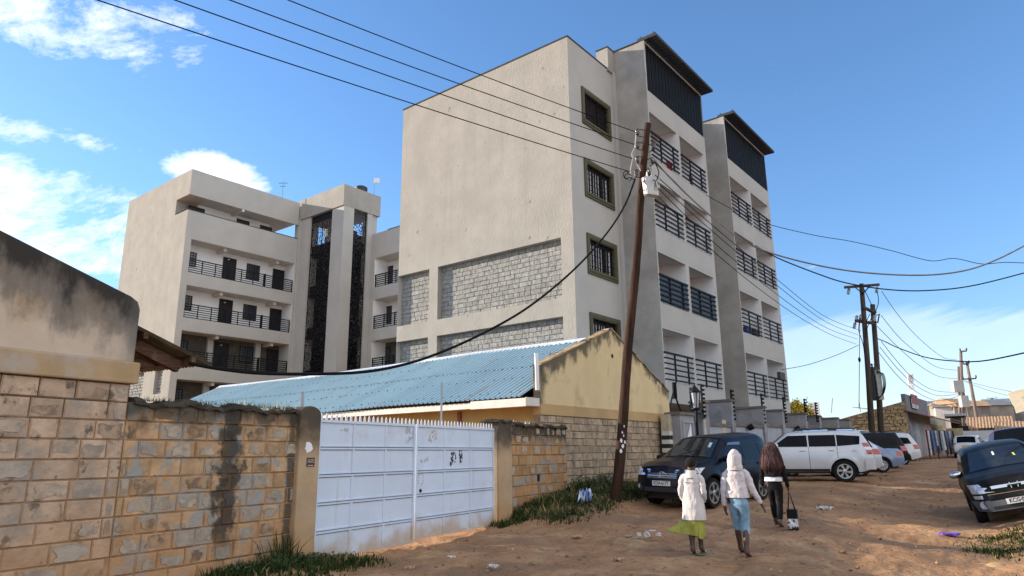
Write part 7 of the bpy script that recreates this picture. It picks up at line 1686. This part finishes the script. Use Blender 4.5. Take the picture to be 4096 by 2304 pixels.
    loft('jacket', [(0, -.0, .985*k, .182*k, .142*k), (0, 0, 1.06*k, .165*k, .125*k), (0, 0, 1.16*k, .158*k, .118*k), (0, 0, 1.26*k, .168*k, .116*k), (0, 0, 1.325*k, .15*k, .10*k), (0, 0, 1.41*k, .08*k, .075*k)], BK, e, 24, .014, 6, (False, False))
    for s in (-1, 1): sleeve('jacket_sleeve', J, s, k, [.056, .062, .056, .050, .044, .036], BK, e)
    HR = M('dark_red_hair', (.050, .012, .012), .7, .35, 22, .9, 60, st=(1, 1, .15), bst=(1, 1, .12))
    loft('hair', [(0, -.085, 1.09*k, .16*k, .055*k), (0, -.09, 1.16*k, .205*k, .09*k), (0, -.08, 1.26*k, .215*k, .115*k), (0, -.055, 1.36*k, .195*k, .125*k), (0, -.025, 1.46*k, .165*k, .135*k), (0, -.01, 1.54*k, .138*k, .13*k), (0, .0, 1.61*k, .108*k, .11*k), (0, 0, 1.655*k, .06*k, .065*k), (0, 0, 1.668*k, .01, .01)], HR, bo, 40, .035, 2, (True, True), 11)
    st = MB(); rnd = random.Random(3)
    for i in range(160):
        a = rnd.uniform(math.pi*.85, math.pi*2.15); z0 = rnd.uniform(1.2, 1.6); f = lambda z: np.interp(z, [1.05, 1.16, 1.26, 1.36, 1.46, 1.56, 1.66], [.14, .205, .22, .20, .17, .135, .05])
        pts = []
        for t in range(5):
            z = z0-t*.045; r = f(z)+.008; pts.append((r*math.cos(a+.08*math.sin(t+i))*k, (-.05+r*.62*math.sin(a))*k, z*k))
        st.tube(pts, .006, 4)
    st.build('hair_strands', HR, bo)
    for s in (-1, 1): sole(e, J, k, s, M('brown_sandal', (.12, .06, .035), .7, .1, 5), M('dark_strap', (.03, .02, .015), .6, .1, 5))
    fold_children(e)
    # handbag held in the right hand
    f = Vector((.50, .86, 0)).normalized(); rg = Vector((f.y, -f.x, 0)); hand = Vector(e.location)+rg*.254*k+f*.085*k+Vector((0, 0, .69*k))
    b = empty('handbag', hand-Vector((0, 0, .72)), math.atan2(f.y, f.x)-math.pi/2, 'black and white patterned shopping bag hanging from the right hand of the red haired person', 'bag')
    z = MB(); pr = [(.10, .04, 0), (.115, .055, .05), (.12, .06, .2), (.11, .045, .38)]
    vs = [(.02+a*sx*.75, c*sy, h) for (a, c, h) in pr for (sx, sy) in ((-1, -1), (1, -1), (1, 1), (-1, 1))]
    fs = [(i*4+j, i*4+(j+1) % 4, (i+1)*4+(j+1) % 4, (i+1)*4+j) for i in range(3) for j in range(4)]+[(3, 2, 1, 0)]
    z.add(vs, fs); u_ = MB(); u_.lathe([(.10, .0), (.10, .005)], (.02, 0, .21), (0, 0, 1), 4) if False else u_.box(-.075, .115, -.061, .061, .21, .385); u_.build('bag_top', BLACK, b)
    z.build('bag_body', M('patterned_bag', (.60, .60, .62), .6, .1, 5, col2=(.02, .02, .025), s2=14, lo=.50, hi=.53), b)
    q = MB(); q.prism([(.02-.09, -.042, -.001), (.02+.09, -.042, -.001), (.02+.092, -.05, .05), (.02-.092, -.05, .05)], (0, .09, 0)); q.build('bag_base', BLACK, b)
    h = MB()
    for y in (-.03, .03): h.tube([(-.05, y, .37), (-.02, y*.6, .6), (0.0, 0, .715), (.03, y*.6, .6), (.085, y, .37)], .009, 5)
    h.build('bag_handle', BLACK, b)
walkers()
